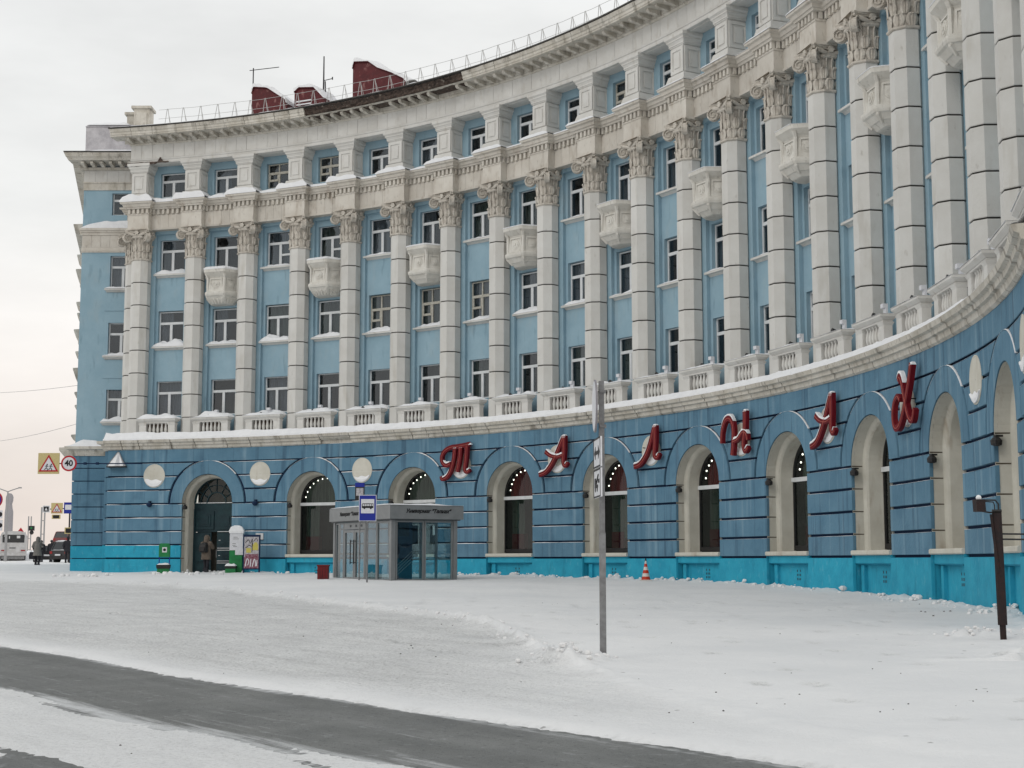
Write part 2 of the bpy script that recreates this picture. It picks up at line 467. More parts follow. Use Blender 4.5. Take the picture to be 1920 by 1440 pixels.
def nz(x, y, s, seed=0.0):
    return noise.noise((x * s, y * s, seed))
def snow_h(X, Y):
    """snow thickness and trample mask"""
    if Y < 45 and -30 < X < 25:
        d1 = (Y - lin(UPE, X)) * 0.62
        d2 = (lin(LOE, X) - Y) * 0.62
        # along / across the road
        u, v = X * 0.62 - Y * 0.78, X * 0.78 + Y * 0.62
        st = noise.noise((u * 0.45, v * 4.2, 3.1)) + 0.5 * noise.noise((u * 1.2, v * 9.0, 7.1))
        n1 = nz(X, Y, 1.3, 1.0) * 0.5 + nz(X, Y, 4.5, 2.0) * 0.45 + nz(X, Y, 9, 8.0) * 0.4
        if d1 > d2:
            t = 0.050 * math.tanh((d1 + 0.13 * n1 + 0.08 * st) / 0.12)
        else:
            d3 = (lin(LO2, X) - Y) * 0.62
            t = 0.018 * math.tanh((d2 + 0.22 * n1 + 0.62 * st) / 0.40)
            if d3 > -0.5:
                t = min(t, 0.02 * math.tanh((-d3 + 0.25 * st + 0.2 * n1) / 0.25))
    else:
        d1, t, n1 = 5.0, 0.05, 0.0
    t = max(-0.03, t)
    tr = 0.0
    if t > 0 or True:
        if Y < 120:
            bs = bermside(X, Y)
            db = dseg((X, Y), BERM) if abs(bs) < 6 else 9.0
            fade = max(0.25, min(1.0, (2.2 - X) / 2.0))
            rough = 0.6 + 0.7 * nz(X, Y, 0.9, 5.0) + 0.5 * nz(X, Y, 3.0, 6.0)
            if d1 > 0.3:
                t += fade * 0.13 * math.exp(-(db / 0.20) ** 2) * max(0.05, rough) + fade * 0.05 * math.exp(-(db / 0.6) ** 2) * max(0, nz(X, Y, 6.0, 31.0) + .2)
                if bs > 0:
                    t += 0.065 * fade * min(1, bs / 0.25)
                t += 0.010 * nz(X, Y, 2.1, 9.0) + 0.006 * nz(X, Y, 6.5, 10.0) + 0.03 * nz(X, Y, 0.35, 11.0)
            # lane ruts
            if d1 > 0 and bs < 0:
                tr = min(1.0, d1 / 1.0) * min(1.0, -bs / 0.8) * max(0.12, min(1.0, (2.6 - X) / 4.0))
                u, v = X * 0.55 - Y * 0.83, X * 0.83 + Y * 0.55
                t += 0.016 * noise.noise((u * 0.35, v * 2.2, 1.7)) * min(1.0, d1 / 1.0)
                for v0, bend in ((10.1, .010), (11.7, .010), (13.2, -.006), (14.7, -.006), (16.3, .014)):
                    dv = (v - v0 - bend * u * u * 0.35) / 0.13
                    if abs(dv) < 3:
                        k_ = math.exp(-dv * dv) * max(0.0, 0.55 + 0.9 * nz(u, v, 0.7, 50.0)) * min(1.0, d1 / 0.8)
                        t -= 0.022 * k_
                        tr = min(1.6, tr + 0.9 * k_)
                    elif abs(dv) < 5: t += 0.006
                t += (0.016 * nz(X, Y, 7.0, 20.0) + 0.012 * nz(X, Y, 3.2, 21.0)) * tr
            elif d1 < 0:
                tr = 0.5
    if 14 < Y < 40 and -6 < X < 11 and bermside(X, Y) > 0.3:
        fx, fy = X * 1.6, Y * 1.25
        f_ = noise.cell((fx, fy, 3.0))
        if f_ > 0.62 - 0.25 * nz(X, Y, 0.25, 40.0):
            ux, uy = fx - math.floor(fx) - 0.5, fy - math.floor(fy) - 0.5
            q = (ux * ux) / 0.05 + (uy * uy) / 0.09
            if q < 1:
                t -= 0.040 * (1 - q)
                tr = max(tr, 0.75 * min(1, 2 * (1 - q)))
            elif q < 1.9: t += 0.008 * (1.9 - q)
    # drift along the wall
    r = math.hypot(X - CX, Y - CY)
    dw = (RC - 0.95) - r
    if 0 < dw < 4 and X > -21 and Y > 20:
        t += (0.07 + 0.16 * max(0, nz(X, Y, 0.8, 12.0)) + 0.16 * max(0, nz(X, Y, 2.6, 13.0)) + 0.10 * max(0, nz(X, Y, 6.0, 14.0))) * math.exp(-dw / 0.45)
    # clump beside the sign pole and round the leaning post
    for (cx, cy, a, s) in CLUMP:
        q = ((X - cx) ** 2 + (Y - cy) ** 2) / (s * s)
        if q < 6:
            t += a * math.exp(-q) * max(0.0, 0.55 + 1.1 * nz(X, Y, 5.0, 14.0) + 0.8 * nz(X, Y, 11.0, 15.0))
    return t, tr
g1 = gp(1062, 1243); g2 = gp(1140, 1238); g3 = gp(1840, 1192); g4 = gp(1900, 1150); g5 = gp(180, 1083); g6 = gp(340, 1080)
CLUMP = [(g1.x, g1.y, 0.16, 0.55), (g2.x + .12, g2.y, 0.03, 0.25), (g3.x, g3.y, 0.14, 0.5), (g4.x + 0.3, g4.y, 0.22, 0.7), (g5.x, g5.y, 0.10, 1.0), (g6.x, g6.y, 0.10, 1.2)]

def axis_samples():
    ys = [-300, -60, -10, 0, 4, 6.5, 8, 9]
    y = 9.4
    while y < 3000:
        ys.append(y)
        y += 0.075 if y < 21 else min(max(0.10, (y - 21) * 0.018 + 0.10), y * 0.08)
    xs = []
    x = 0.0
    while x < 3000:
        xs.append(x)
        x += 0.095 if x < 8.5 else (0.16 if x < 13 else max(0.3, (x - 13) * 0.12 + 0.16))
    xs = sorted(set([-q for q in xs] + xs))
    return xs, ys
def build_ground():
    xs, ys = axis_samples()
    nx, ny = len(xs), len(ys)
    vs, tm = [], []
    for y in ys:
        for x in xs:
            near = -40 < x < 30 and 5 < y < 130
            if near: t, tr = snow_h(x, y)
            else: t, tr = 0.06, 0.0
            if y > 170:
                t -= 0.0
            vs.append((x, y, hg(x, y) + t))
            tm.append(tr)
    fs = [(a * nx + b, a * nx + b + 1, (a + 1) * nx + b + 1, (a + 1) * nx + b) for a in range(ny - 1) for b in range(nx - 1)]
    me = bpy.data.meshes.new('snow_ground')
    me.from_pydata(vs, [], fs)
    at_ = me.attributes.new('trample', 'FLOAT', 'POINT')
    at_.data.foreach_set('value', tm)
    me.polygons.foreach_set('use_smooth', [True] * len(fs))
    # material
    m = bpy.data.materials.new('trodden_snow')
    m.use_nodes = True
    n, l = m.node_tree.nodes, m.node_tree.links
    p = n['Principled BSDF']
    p.inputs['Roughness'].default_value = 0.85
    p.inputs['Specular IOR Level'].default_value = 0.25
    geo = n.new('ShaderNodeNewGeometry')
    a = n.new('ShaderNodeAttribute'); a.attribute_name = 'trample'
    def nois(scale, detail, rough=0.6, vec=None):
        t = n.new('ShaderNodeTexNoise')
        t.inputs['Scale'].default_value = scale; t.inputs['Detail'].default_value = detail; t.inputs['Roughness'].default_value = rough
        l.new(vec or geo.outputs['Position'], t.inputs['Vector'])
        return t.outputs['Fac']
    def rng(v, lo, hi, a0=0.0, a1=1.0):
        r = n.new('ShaderNodeMapRange')
        r.inputs['From Min'].default_value = lo; r.inputs['From Max'].default_value = hi
        r.inputs['To Min'].default_value = a0; r.inputs['To Max'].default_value = a1
        l.new(v, r.inputs['Value']); return r.outputs[0]
    def mixc(f, A, B):
        x = n.new('ShaderNodeMix'); x.data_type = 'RGBA'
        l.new(f, x.inputs['Factor'])
        for k, c in (('A', A), ('B', B)):
            if isinstance(c, tuple): x.inputs[k].default_value = (*c, 1)
            else: l.new(c, x.inputs[k])
        return x.outputs['Result']
    def mulv(u, v):
        x = n.new('ShaderNodeMath'); x.operation = 'MULTIPLY'
        l.new(u, x.inputs[0])
        if isinstance(v, float): x.inputs[1].default_value = v
        else: l.new(v, x.inputs[1])
        return x.outputs[0]
    base = mixc(rng(nois(0.35, 5), 0.38, 0.62), (0.72, 0.725, 0.73), (0.78, 0.78, 0.78))
    lane = mixc(rng(nois(0.8, 6, 0.7), 0.36, 0.62), (0.65, 0.655, 0.655), (0.76, 0.765, 0.76))
    c = mixc(a.outputs['Fac'], base, lane)
    # grit: small dark specks, thicker in the trodden lane
    vor = n.new('ShaderNodeTexVoronoi')
    vor.inputs['Scale'].default_value = 13
    l.new(geo.outputs['Position'], vor.inputs['Vector'])
    g = mulv(rng(vor.outputs['Distance'], 0.16, 0.30, 1.0, 0.0), rng(nois(1.6, 6, 0.75), 0.47, 0.62))
    c = mixc(mulv(mulv(g, a.outputs['Fac']), 0.62), c, (0.24, 0.235, 0.23))
    c = mixc(mulv(mulv(rng(nois(22, 6, 0.8), 0.50, 0.64), a.outputs['Fac']), 0.60), c, (0.25, 0.245, 0.24))
    vro = n.new('ShaderNodeMapping')
    vro.vector_type = 'TEXTURE'
    vro.inputs['Rotation'].default_value = (0, 0, rad(-52))
    vro.inputs['Scale'].default_value = (3.0, 0.3, 1)
    l.new(geo.outputs['Position'], vro.inputs[0])
    c = mixc(mulv(mulv(rng(nois(1.0, 6, 0.7, vro.outputs[0]), 0.50, 0.66), a.outputs['Fac']), 0.28), c, (0.36, 0.36, 0.36))
    vor2 = n.new('ShaderNodeTexVoronoi')
    vor2.inputs['Scale'].default_value = 1.7
    l.new(geo.outputs['Position'], vor2.inputs['Vector'])
    c = mixc(rng(vor2.outputs['Distance'], 0.035, 0.06, 0.55, 0.0), c, (0.10, 0.095, 0.09))
    l.new(c, p.inputs['Base Color'])
    hsum = n.new('ShaderNodeMath'); hsum.operation = 'ADD'
    l.new(mulv(nois(9, 8, 0.7), 1.0), hsum.inputs[0])
    l.new(mulv(nois(38, 5, 0.7), 0.5), hsum.inputs[1])
    b = n.new('ShaderNodeBump')
    l.new(rng(a.outputs['Fac'], 0, 1, 0.40, 0.85), b.inputs['Strength'])
    b.inputs['Distance'].default_value = 0.05
    l.new(hsum.outputs[0], b.inputs['Height'])
    l.new(b.outputs[0], p.inputs['Normal'])
    me.materials.append(m)
    o = inst(me, 'ground')
    tag(o, 'trodden snow covering the square and pavement before the curved building', kind='structure')
    # asphalt
    vs, fs, du = [], [], []
    X = [-14 + 0.16 * k for k in range(130)]
    Y = [6 + 0.16 * k for k in range(140)]
    for y in Y:
        for x in X:
            vs.append((x, y, hg(x, y)))
            d = min(abs(y - lin(UPE, x)), abs(y - lin(LOE, x)) * 0.45) * 0.62
            du.append(max(math.exp(-abs(y - lin(UPE, x)) * 0.62 / 0.09), math.exp(-abs(y - lin(LOE, x)) * 0.62 / 0.42)))
    nx = len(X)
    fs = [(a_ * nx + b_, a_ * nx + b_ + 1, (a_ + 1) * nx + b_ + 1, (a_ + 1) * nx + b_) for a_ in range(len(Y) - 1) for b_ in range(nx - 1)]
    me = bpy.data.meshes.new('road')
    me.from_pydata(vs, [], fs)
    me.attributes.new('dust', 'FLOAT', 'POINT').data.foreach_set('value', du)
    me.polygons.foreach_set('use_smooth', [True] * len(fs))
    m = mat('asphalt_frosted', (0.180, 0.185, 0.180), (0.135, 0.14, 0.138), 0.8, 1.2, 0.6, 60,
            [((0.065, 0.068, 0.07), 24, 1, 0.58, 0.70, 0.75), ((0.40, 0.41, 0.42), 9, 1, 0.62, 0.80, 0.5)])
    n, l = m.node_tree.nodes, m.node_tree.links
    p = n['Principled BSDF']
    src = p.inputs['Base Color'].links[0].from_socket
    geo = n.new('ShaderNodeNewGeometry')
    vro = n.new('ShaderNodeMapping')
    vro.vector_type = 'TEXTURE'
    vro.inputs['Rotation'].default_value = (0, 0, rad(-52))
    vro.inputs['Scale'].default_value = (3.0, 0.25, 1)
    l.new(geo.outputs['Position'], vro.inputs[0])
    a = n.new('ShaderNodeAttribute'); a.attribute_name = 'dust'
    st = nois(1.0, 8, 0.75, vro.outputs[0])
    ad = n.new('ShaderNodeMath'); ad.operation = 'ADD'
    l.new(st, ad.inputs[0]); l.new(mulv(a.outputs['Fac'], 0.30), ad.inputs[1])
    f1 = mixc(rng(ad.outputs[0], 0.62, 0.80, 0, 0.8), src, (0.66, 0.67, 0.68))
    f2 = mixc(rng(nois(0.5, 6, 0.7, vro.outputs[0]), 0.45, 0.65, 0, 0.25), f1, (0.28, 0.285, 0.285))
    l.new(f2, p.inputs['Base Color'])
    me.materials.append(m)
    tag(inst(me, 'road'), 'bare grey asphalt lane swept between banks of snow', kind='structure')
build_ground()


def lumps(name, m, lab, spots, kind='stuff'):
    mb = MB()
    for x, y, r, up in spots:
        t, _ = snow_h(x, y)
        c = Vector((x, y, hg(x, y) + t + r * up))
        sd = random.random() * 50
        rings = []
        for a in range(4):
            ph = (a + 0.35) / 4 * pi
            rings.append([c + Vector((r * sin(ph) * cos(2 * pi * k / 7) * (1 + 0.45 * noise.noise((k * .9, a, sd))), r * sin(ph) * sin(2 * pi * k / 7) * (1 + 0.45 * noise.noise((k * 1.3, a, sd + 9))), -r * 0.75 * cos(ph))) for k in range(7)])
        mb.loops(rings)
    tag(mb.build(name, m), lab, kind=kind)
sp_ = []
for a, b in zip(BERM[2:], BERM[3:]):
    for q in range(22):
        p = a.lerp(b, random.random())
        if p.x > 0.6: continue
        sp_.append((p.x + random.gauss(0, .16), p.y + random.gauss(0, .16), abs(random.gauss(0.008, .012)) + .010, 0.1))
for cx, cy, n_, s_, r_ in ((g1.x, g1.y, 60, .26, .018), (g2.x, g2.y, 12, .10, .016), (g3.x, g3.y, 45, .34, .022), (g4.x + .3, g4.y, 40, .45, .035), (g5.x, g5.y, 14, .8, .08), (g6.x, g6.y, 14, .8, .08)):
    for q in range(n_): sp_.append((random.gauss(cx, s_), random.gauss(cy, s_), abs(random.gauss(r_, r_ * .5)) + .01, 0.25))
th_ = TH0
for q in range(240):         # crumbs along the foot of the wall
    i_ = random.uniform(1, 19.5)
    p = fpt(i_, 1.0 + abs(random.gauss(0.1, 0.35)), 0)
    sp_.append((p.x, p.y, abs(random.gauss(.03, .03)) + .015, 0.1))
lumps('snow_clods', bpy.data.materials['trodden_snow'], 'broken lumps of snow along the plough ridge and the foot of the wall', sp_)
sp_ = []
for q in range(60):
    p = gp(random.uniform(0, 1920), 1440 - 310 * random.random() ** 0.7)
    sp_.append((p.x, p.y, random.uniform(.004, .011) * (0.6 + p.y / 30), 0.2))
for px, py in ((1727, 1147), (1735, 1148), (1750, 1155), (1782, 1148), (1770, 1148)):
    p = gp(px, py); sp_.append((p.x, p.y, .026, 0.0))
lumps('dark_grit', mat('grit_stone', (0.07, 0.065, 0.06), None, 0.9), 'small dark stones and grit scattered on the snow and the road', sp_)

# ================================================================== THE CURVED BUILDING
ROOT = thing('curved_building', 'long curved blue and white neoclassical building with giant columns and arched ground floor', 'building', fpt(9, 0.85, -0.75))
RG = 0.85                    # face of the rusticated ground floor
SPR, ROPEN, RRING = 2.77, 1.385, 2.02
ARCH = [1.5 + 2 * k for k in range(10)]
LEFT, RIGHT = -0.36, 21.45
BG = BAY(RG)
COURSE = [-1.6, 0.12, 0.775, 1.44, 2.105, 2.77, 3.44, 4.11, 4.78]
snowj = MB()                 # thin snow lying in the joints

def bound(a, z, side, r):    # bay coordinate of the arch outline of radius r at height z
    if a is None: return None
    if z <= SPR:
        w_ = ROPEN if r < RRING + 0.2 else r
        return a + side * (ROPEN if True else w_) / BG
    d = z - SPR
    return a + side * (sqrt(max(0.0, r * r - d * d)) / BG)

def patch(mb, iL, iR, z0, z1, rho, nz_, nx_, back, slope=0.02, mi=0):
    """a rusticated block: front face at rho with sides going back"""
    rows, rowsb = [], []
    for k in range(nz_ + 1):
        z = z0 + (z1 - z0) * k / nz_
        a, b = iL(z), iR(z)
        rows.append([fpt(a + (b - a) * j / nx_, rho, z) for j in range(nx_ + 1)])
    mb.grid(rows, mi)
    # rim
    def ring(dr, g):
        out = []
        A = lambda z: iL(z) - g / BG
        B = lambda z: iR(z) + g / BG
        for j in range(nx_ + 1): out.append(fpt(A(z0) + (B(z0) - A(z0)) * j / nx_, rho - dr, z0 - g))
        for k in range(1, nz_ + 1): out.append(fpt(B(z0 + (z1 - z0) * k / nz_), rho - dr, z0 + (z1 - z0) * k / nz_ + (g if k == nz_ else 0)))
        for j in range(nx_ - 1, -1, -1): out.append(fpt(A(z1) + (B(z1) - A(z1)) * j / nx_, rho - dr, z1 + g))
        for k in range(nz_ - 1, 0, -1): out.append(fpt(A(z0 + (z1 - z0) * k / nz_), rho - dr, z0 + (z1 - z0) * k / nz_))
        return out
    mb.grid([ring(0, 0), ring(0.012, 0.008), ring(back, slope)], mi, close=True)

def ground_floor():
    G = 0.046                 # half a joint
    back = MB()
    spans = [(None, ARCH[0])] + list(zip(ARCH, ARCH[1:])) + [(ARCH[-1], None)]
    for si, (a, b) in enumerate(spans):
        for k in range(len(COURSE) - 1):
            z0, z1 = COURSE[k], COURSE[k + 1]
            arc = z0 >= SPR - 0.01
            r = RRING + 0.095
            eL = (lambda z, a=a: LEFT) if a is None else (lambda z, a=a, arc=arc, r=r: (bound(a, max(z, SPR + 1e-3), 1, r) if arc else a + ROPEN / BG) + G / BG * (1 if arc else 0))
            eR = (lambda z: RIGHT) if b is None else (lambda z, b=b, arc=arc, r=r: (bound(b, max(z, SPR + 1e-3), -1, r) if arc else b - ROPEN / BG) - G / BG * (1 if arc else 0))
            low = 2 if b is not None and b < 2 else 1
            turq = k < low
            m = M['turq'] if turq else M['lowb']
            mb = MB()
            patch(mb, eL, eR, z0 + G, z1 - G, RG + (0.035 if turq else 0.0) + random.uniform(-0.004, 0.004), 5 if arc else 1, 8, 0.10, 0.012)
            mb.build('rusticated_block', m, ROOT)
            # snow in the joint above this block
            if k >= 1:
                A, B = eL(z1 - G), eR(z1 - G)
                n = 14
                rows = []
                for j in range(n + 1):
                    i = A + (B - A) * j / n
                    h = max(0.002, (0.020 + 0.034 * nz(i, z1, 2.3, 4.4) + random.uniform(-0.006, 0.008)) * (1.0 if i < 5 else max(0.35, 1.0 - (i - 5) * 0.09)))
                    rows.append([fpt(i, RG - 0.085, z1 - G), fpt(i, RG - 0.085, z1 - G + h), fpt(i, RG - 0.004, z1 - G + h * 0.7), fpt(i, RG + 0.006, z1 - G + 0.001)])
                snowj.loops(rows)
        # dark backing of the joints
        rows = []
        for z in [-1.7, 0.1, SPR] + [SPR + ROPEN * sin(pi / 2 * q / 8) for q in range(1, 9)]:
            A = LEFT if a is None else bound(a, z, 1, ROPEN)
            B = RIGHT if b is None else bound(b, z, -1, ROPEN)
            rows.append([fpt(A + (B - A) * j / 8, RG - 0.095, z) for j in range(9)])
        rows.append([p + Vector((0, 0, 5.43 - (SPR + ROPEN))) for p in rows[-1]])
        back.grid(rows)
    back.build('joint_backing', M['navy'], ROOT)
    # arch rings
    for a in ARCH:
        mb = MB()
        n = 28
        prof = [(ROPEN, RG - 0.3), (ROPEN, RG + 0.004), (RRING - 0.01, RG + 0.004), (RRING, RG - 0.01), (RRING + 0.015, RG - 0.07)]
        rings = []
        for k in range(n + 1):
            t = pi * k / n
            rings.append([fpt(a - r * cos(t) / BG, ro, SPR + 0.025 + (r * sin(t))) for r, ro in prof])
        mb.grid(rings)
        mb.build('arch_ring', M['lowb'], ROOT)
        # snow on the upper right of the ring
        n = 30
        rows = []
        for k in range(n + 1):
            t = pi * (0.27 + 0.50 * k / n)
            h = max(0.003, (0.020 + 0.022 * random.random()) * (1.0 if a < 6 else 0.6) * (0.35 + sin(t)) * (1.0 if t > 1.4 else 0.25))
            rows.append([fpt(a - (RRING + 0.012 + q) * cos(t) / BG, ro, SPR + 0.025 + (RRING + 0.012 + q) * sin(t)) for q, ro in ((0, RG - 0.055), (h, RG - 0.055), (h * .7, RG - 0.006), (0, RG + 0.002))])
        snowj.loops(rows)
    # smooth band over the arches
    for k in range(0, 22):
        i0, i1 = max(LEFT, k - 0.02 + LEFT * 0), k + 1
        if k == 0: i0 = LEFT
        if k == 21: i1 = RIGHT
        mb = MB()
        sweep(mb, [(RG - 0.06, 4.82), (RG - 0.01, 4.805), (RG, 4.82), (RG, 5.43), (RG - 0.06, 5.43)], i0, i1 - 0.003, 4, cap=True)
        mb.build('wall_band', M['lowb'], ROOT)
ground_floor()

def arch_bay(a, door=False, niche=False):
    zs = 0.30 if not door else -1.4
    # reveal: stepped jamb and arch
    mb = MB()
    secs = [(ROPEN, RG - 0.02), (ROPEN, RG - 0.37), (ROPEN - 0.03, RG - 0.40), (ROPEN - 0.10, RG - 0.44), (ROPEN - 0.13, RG - 0.50), (ROPEN - 0.15, RG - 0.86), (ROPEN - 0.17, RG - 1.0)]
    path = [(-1, None, zs), (-1, None, SPR)] + [(None, pi * k / 24, 0) for k in range(1, 24)] + [(1, None, SPR), (1, None, zs)]
    rings = []
    for sd_, t, z in path:
        row = []
        for r, ro in secs:
            if t is None: row.append(fpt(a + sd_ * r / BG, ro, z))
            else: row.append(fpt(a - r * cos(t) / BG, ro, SPR + r * sin(t)))
        rings.append(row)
    mb.grid(rings)
    # joints of the outer jamb: narrow recessed strips seen as brown lines
    for z in COURSE[1:6]:
        if z < zs: continue
        for s_ in (-1, 1):
            mb.add([fpt(a + s_ * (ROPEN - 0.004) / BG, RG - 0.03, z - 0.018), fpt(a + s_ * (ROPEN - 0.004) / BG, RG - 0.36, z - 0.014), fpt(a + s_ * (ROPEN - 0.004) / BG, RG - 0.36, z + 0.014), fpt(a + s_ * (ROPEN - 0.004) / BG, RG - 0.03, z + 0.018)], [(0, 1, 2, 3)], 1)
    mb.build('arch_reveal', [M['cream'], M['creamj']], ROOT)
    if door: return
    # sill, apron
    mb = MB()
    sweep(mb, [(-0.2, 0.16), (0.90, 0.16), (0.93, 0.19), (0.93, 0.27), (0.90, 0.30), (-0.2, 0.32)], a - (ROPEN - 0.003) / BG, a + (ROPEN - 0.003) / BG, 4)
    sill = mb.build('window_sill', M['cream'], ROOT)
    ap = MB()
    rw = 1.365
    sweep(ap, [(0.45, -1.5), (0.58, -1.5), (0.58, -0.12), (0.74, -0.10), (0.80, -0.07), (0.80, 0.157), (0.45, 0.157)], a - rw / BG, a + rw / BG, 4)
    for s_ in (-1, 1):
        i0, i1 = sorted((a + s_ * 1.02 / BG, a + s_ * 1.22 / BG))
        sweep(ap, [(0.5, -1.5), (0.685, -1.5), (0.685, -0.125), (0.5, -0.125)], i0, i1, 1)
    for s_ in (-1, 1):
        i_ = a + s_ * (ROPEN + 0.004) / BG
        ap.add([fpt(i_, 0.40, -1.6), fpt(i_, RG + 0.03, -1.6), fpt(i_, RG + 0.03, 0.165), fpt(i_, 0.40, 0.165)], [(0, 1, 2, 3)])
        i0, i1 = sorted((a + s_ * (rw - 0.01) / BG, a + s_ * (ROPEN + 0.003) / BG))
        sweep(ap, [(0.40, -1.55), (0.50, -1.55), (0.50, 0.15), (0.40, 0.15)], i0, i1, 1)
    apo = ap.build('plinth_apron', M['turq'], ROOT)
    vh = MB()
    for qx in range(3):
        for qz in range(3):
            s_ = 0.10 + qx * 0.10
            if qz == 2 and qx == 1: continue
            z = -0.62 + qz * 0.13
            sweep(vh, [(0.57, z), (0.585, z), (0.585, z + 0.075), (0.57, z + 0.075)], a + (s_ - 0.022) / BG, a + (s_ + 0.022) / BG, 1)
    vh.build('vent_holes', M['blk'], apo, kind='stuff')
    if niche: return
    # window
    W0 = FM(a, 0, 0)
    mb = MB()
    r = 1.235
    gy = 0.10                                     # frame plane, behind the facade axis
    def bar(x0, x1, z0, z1, y0=gy - 0.05, y1=gy + 0.03): mb.box(x0, x1, y0, y1, z0, z1, 0)
    bar(-r, -r + 0.05, 0.34, SPR); bar(r - 0.05, r, 0.34, SPR); bar(-r, r, 0.34, 0.50)
    n = 24
    o_, i_ = [], []
    for k in range(n + 1):
        t = pi * k / n
        o_.append((-r * cos(t), SPR + r * sin(t))); i_.append((-(r - 0.06) * cos(t), SPR + (r - 0.06) * sin(t)))
    mb.grid([[(x, gy - 0.05, z) for x, z in o_], [(x, gy - 0.05, z) for x, z in i_], [(x, gy + 0.03, z) for x, z in i_]])
    fr = mb.build('window', M['blk'], ROOT, W0)
    t_ = MB(); t_.box(-r, r, gy - 0.11, gy + 0.02, 2.60, 2.74)
    t_.build('transom', M['wfr'], fr, W0)
    g_ = MB()
    g_.box(-r + 0.05, r - 0.05, gy, gy + 0.01, 0.50, 2.60)
    g_.build('pane', M['glassg'], fr, W0)
    g_ = MB()
    pts = [((r - 0.06) * -cos(pi * k / n), gy, max(2.745, SPR + (r - 0.06) * sin(pi * k / n))) for k in range(n + 1)]
    g_.add(pts, [tuple(range(n + 1))])
    g_.build('fanlight_pane', M['glassg'], fr, W0)
    # room behind
    rm = MB()
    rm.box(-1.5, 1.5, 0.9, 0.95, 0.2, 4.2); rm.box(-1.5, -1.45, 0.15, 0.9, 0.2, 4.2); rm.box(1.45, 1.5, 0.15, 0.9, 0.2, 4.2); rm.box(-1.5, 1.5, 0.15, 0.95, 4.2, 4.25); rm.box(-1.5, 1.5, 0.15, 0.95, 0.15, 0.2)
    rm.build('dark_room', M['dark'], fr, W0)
    if a > 3:
        kd = MB()
        x0 = -0.55 if a < 14 else -1.1
        dr_ = M['drape'] if 7 < a < 12 else M['curt2']
        rows = []
        for k in range(33):
            x = -1.2 + 2.4 * k / 32
            rows.append([(x, 0.42 + 0.03 * sin(k * 1.9), 2.76), (x, 0.42 + 0.03 * sin(k * 1.9), SPR + sqrt(max(0.02, 1.25 ** 2 - x * x)))])
        kd.grid(rows)
        kd.build('drape', dr_, fr, W0)
        kd = MB()
        rows = []
        for k in range(13):
            x = -1.2 + (0.75 if a < 9 else 1.5) * k / 12
            rows.append([(x, 0.5 + 0.025 * sin(k * 2.1), 0.9), (x, 0.5 + 0.02 * sin(k * 2.1), 2.6)])
        kd.grid(rows)
        kd.build('curtain', M['curt2'], fr, W0)
        kd = MB(); kd.box(-1.18, -0.45, 0.45, 0.7, 0.40, 1.15)
        kd.build('window_seat', M['redbox'], fr, W0)
        # string of bulbs round the fanlight
        bm_ = MB()
        for k in range(12):
            t = pi * (0.06 + 0.88 * k / 11)
            c = Vector((-(r - 0.17) * cos(t), 0.22, SPR + 0.06 + (r - 0.19) * sin(t)))
            if a > 16: continue
            bm_.lathe([(0.008, -0.034), (0.028, -0.016), (0.028, 0.016), (0.008, 0.034)], 6, 0, c + Vector((random.uniform(-.03, .03), 0, random.uniform(-.03, .03))))
        if bm_.v: bm_.build('bulb_string', M['bulb'], fr, W0, kind='stuff')
for a in ARCH:
    arch_bay(a, door=(a == 1.5))

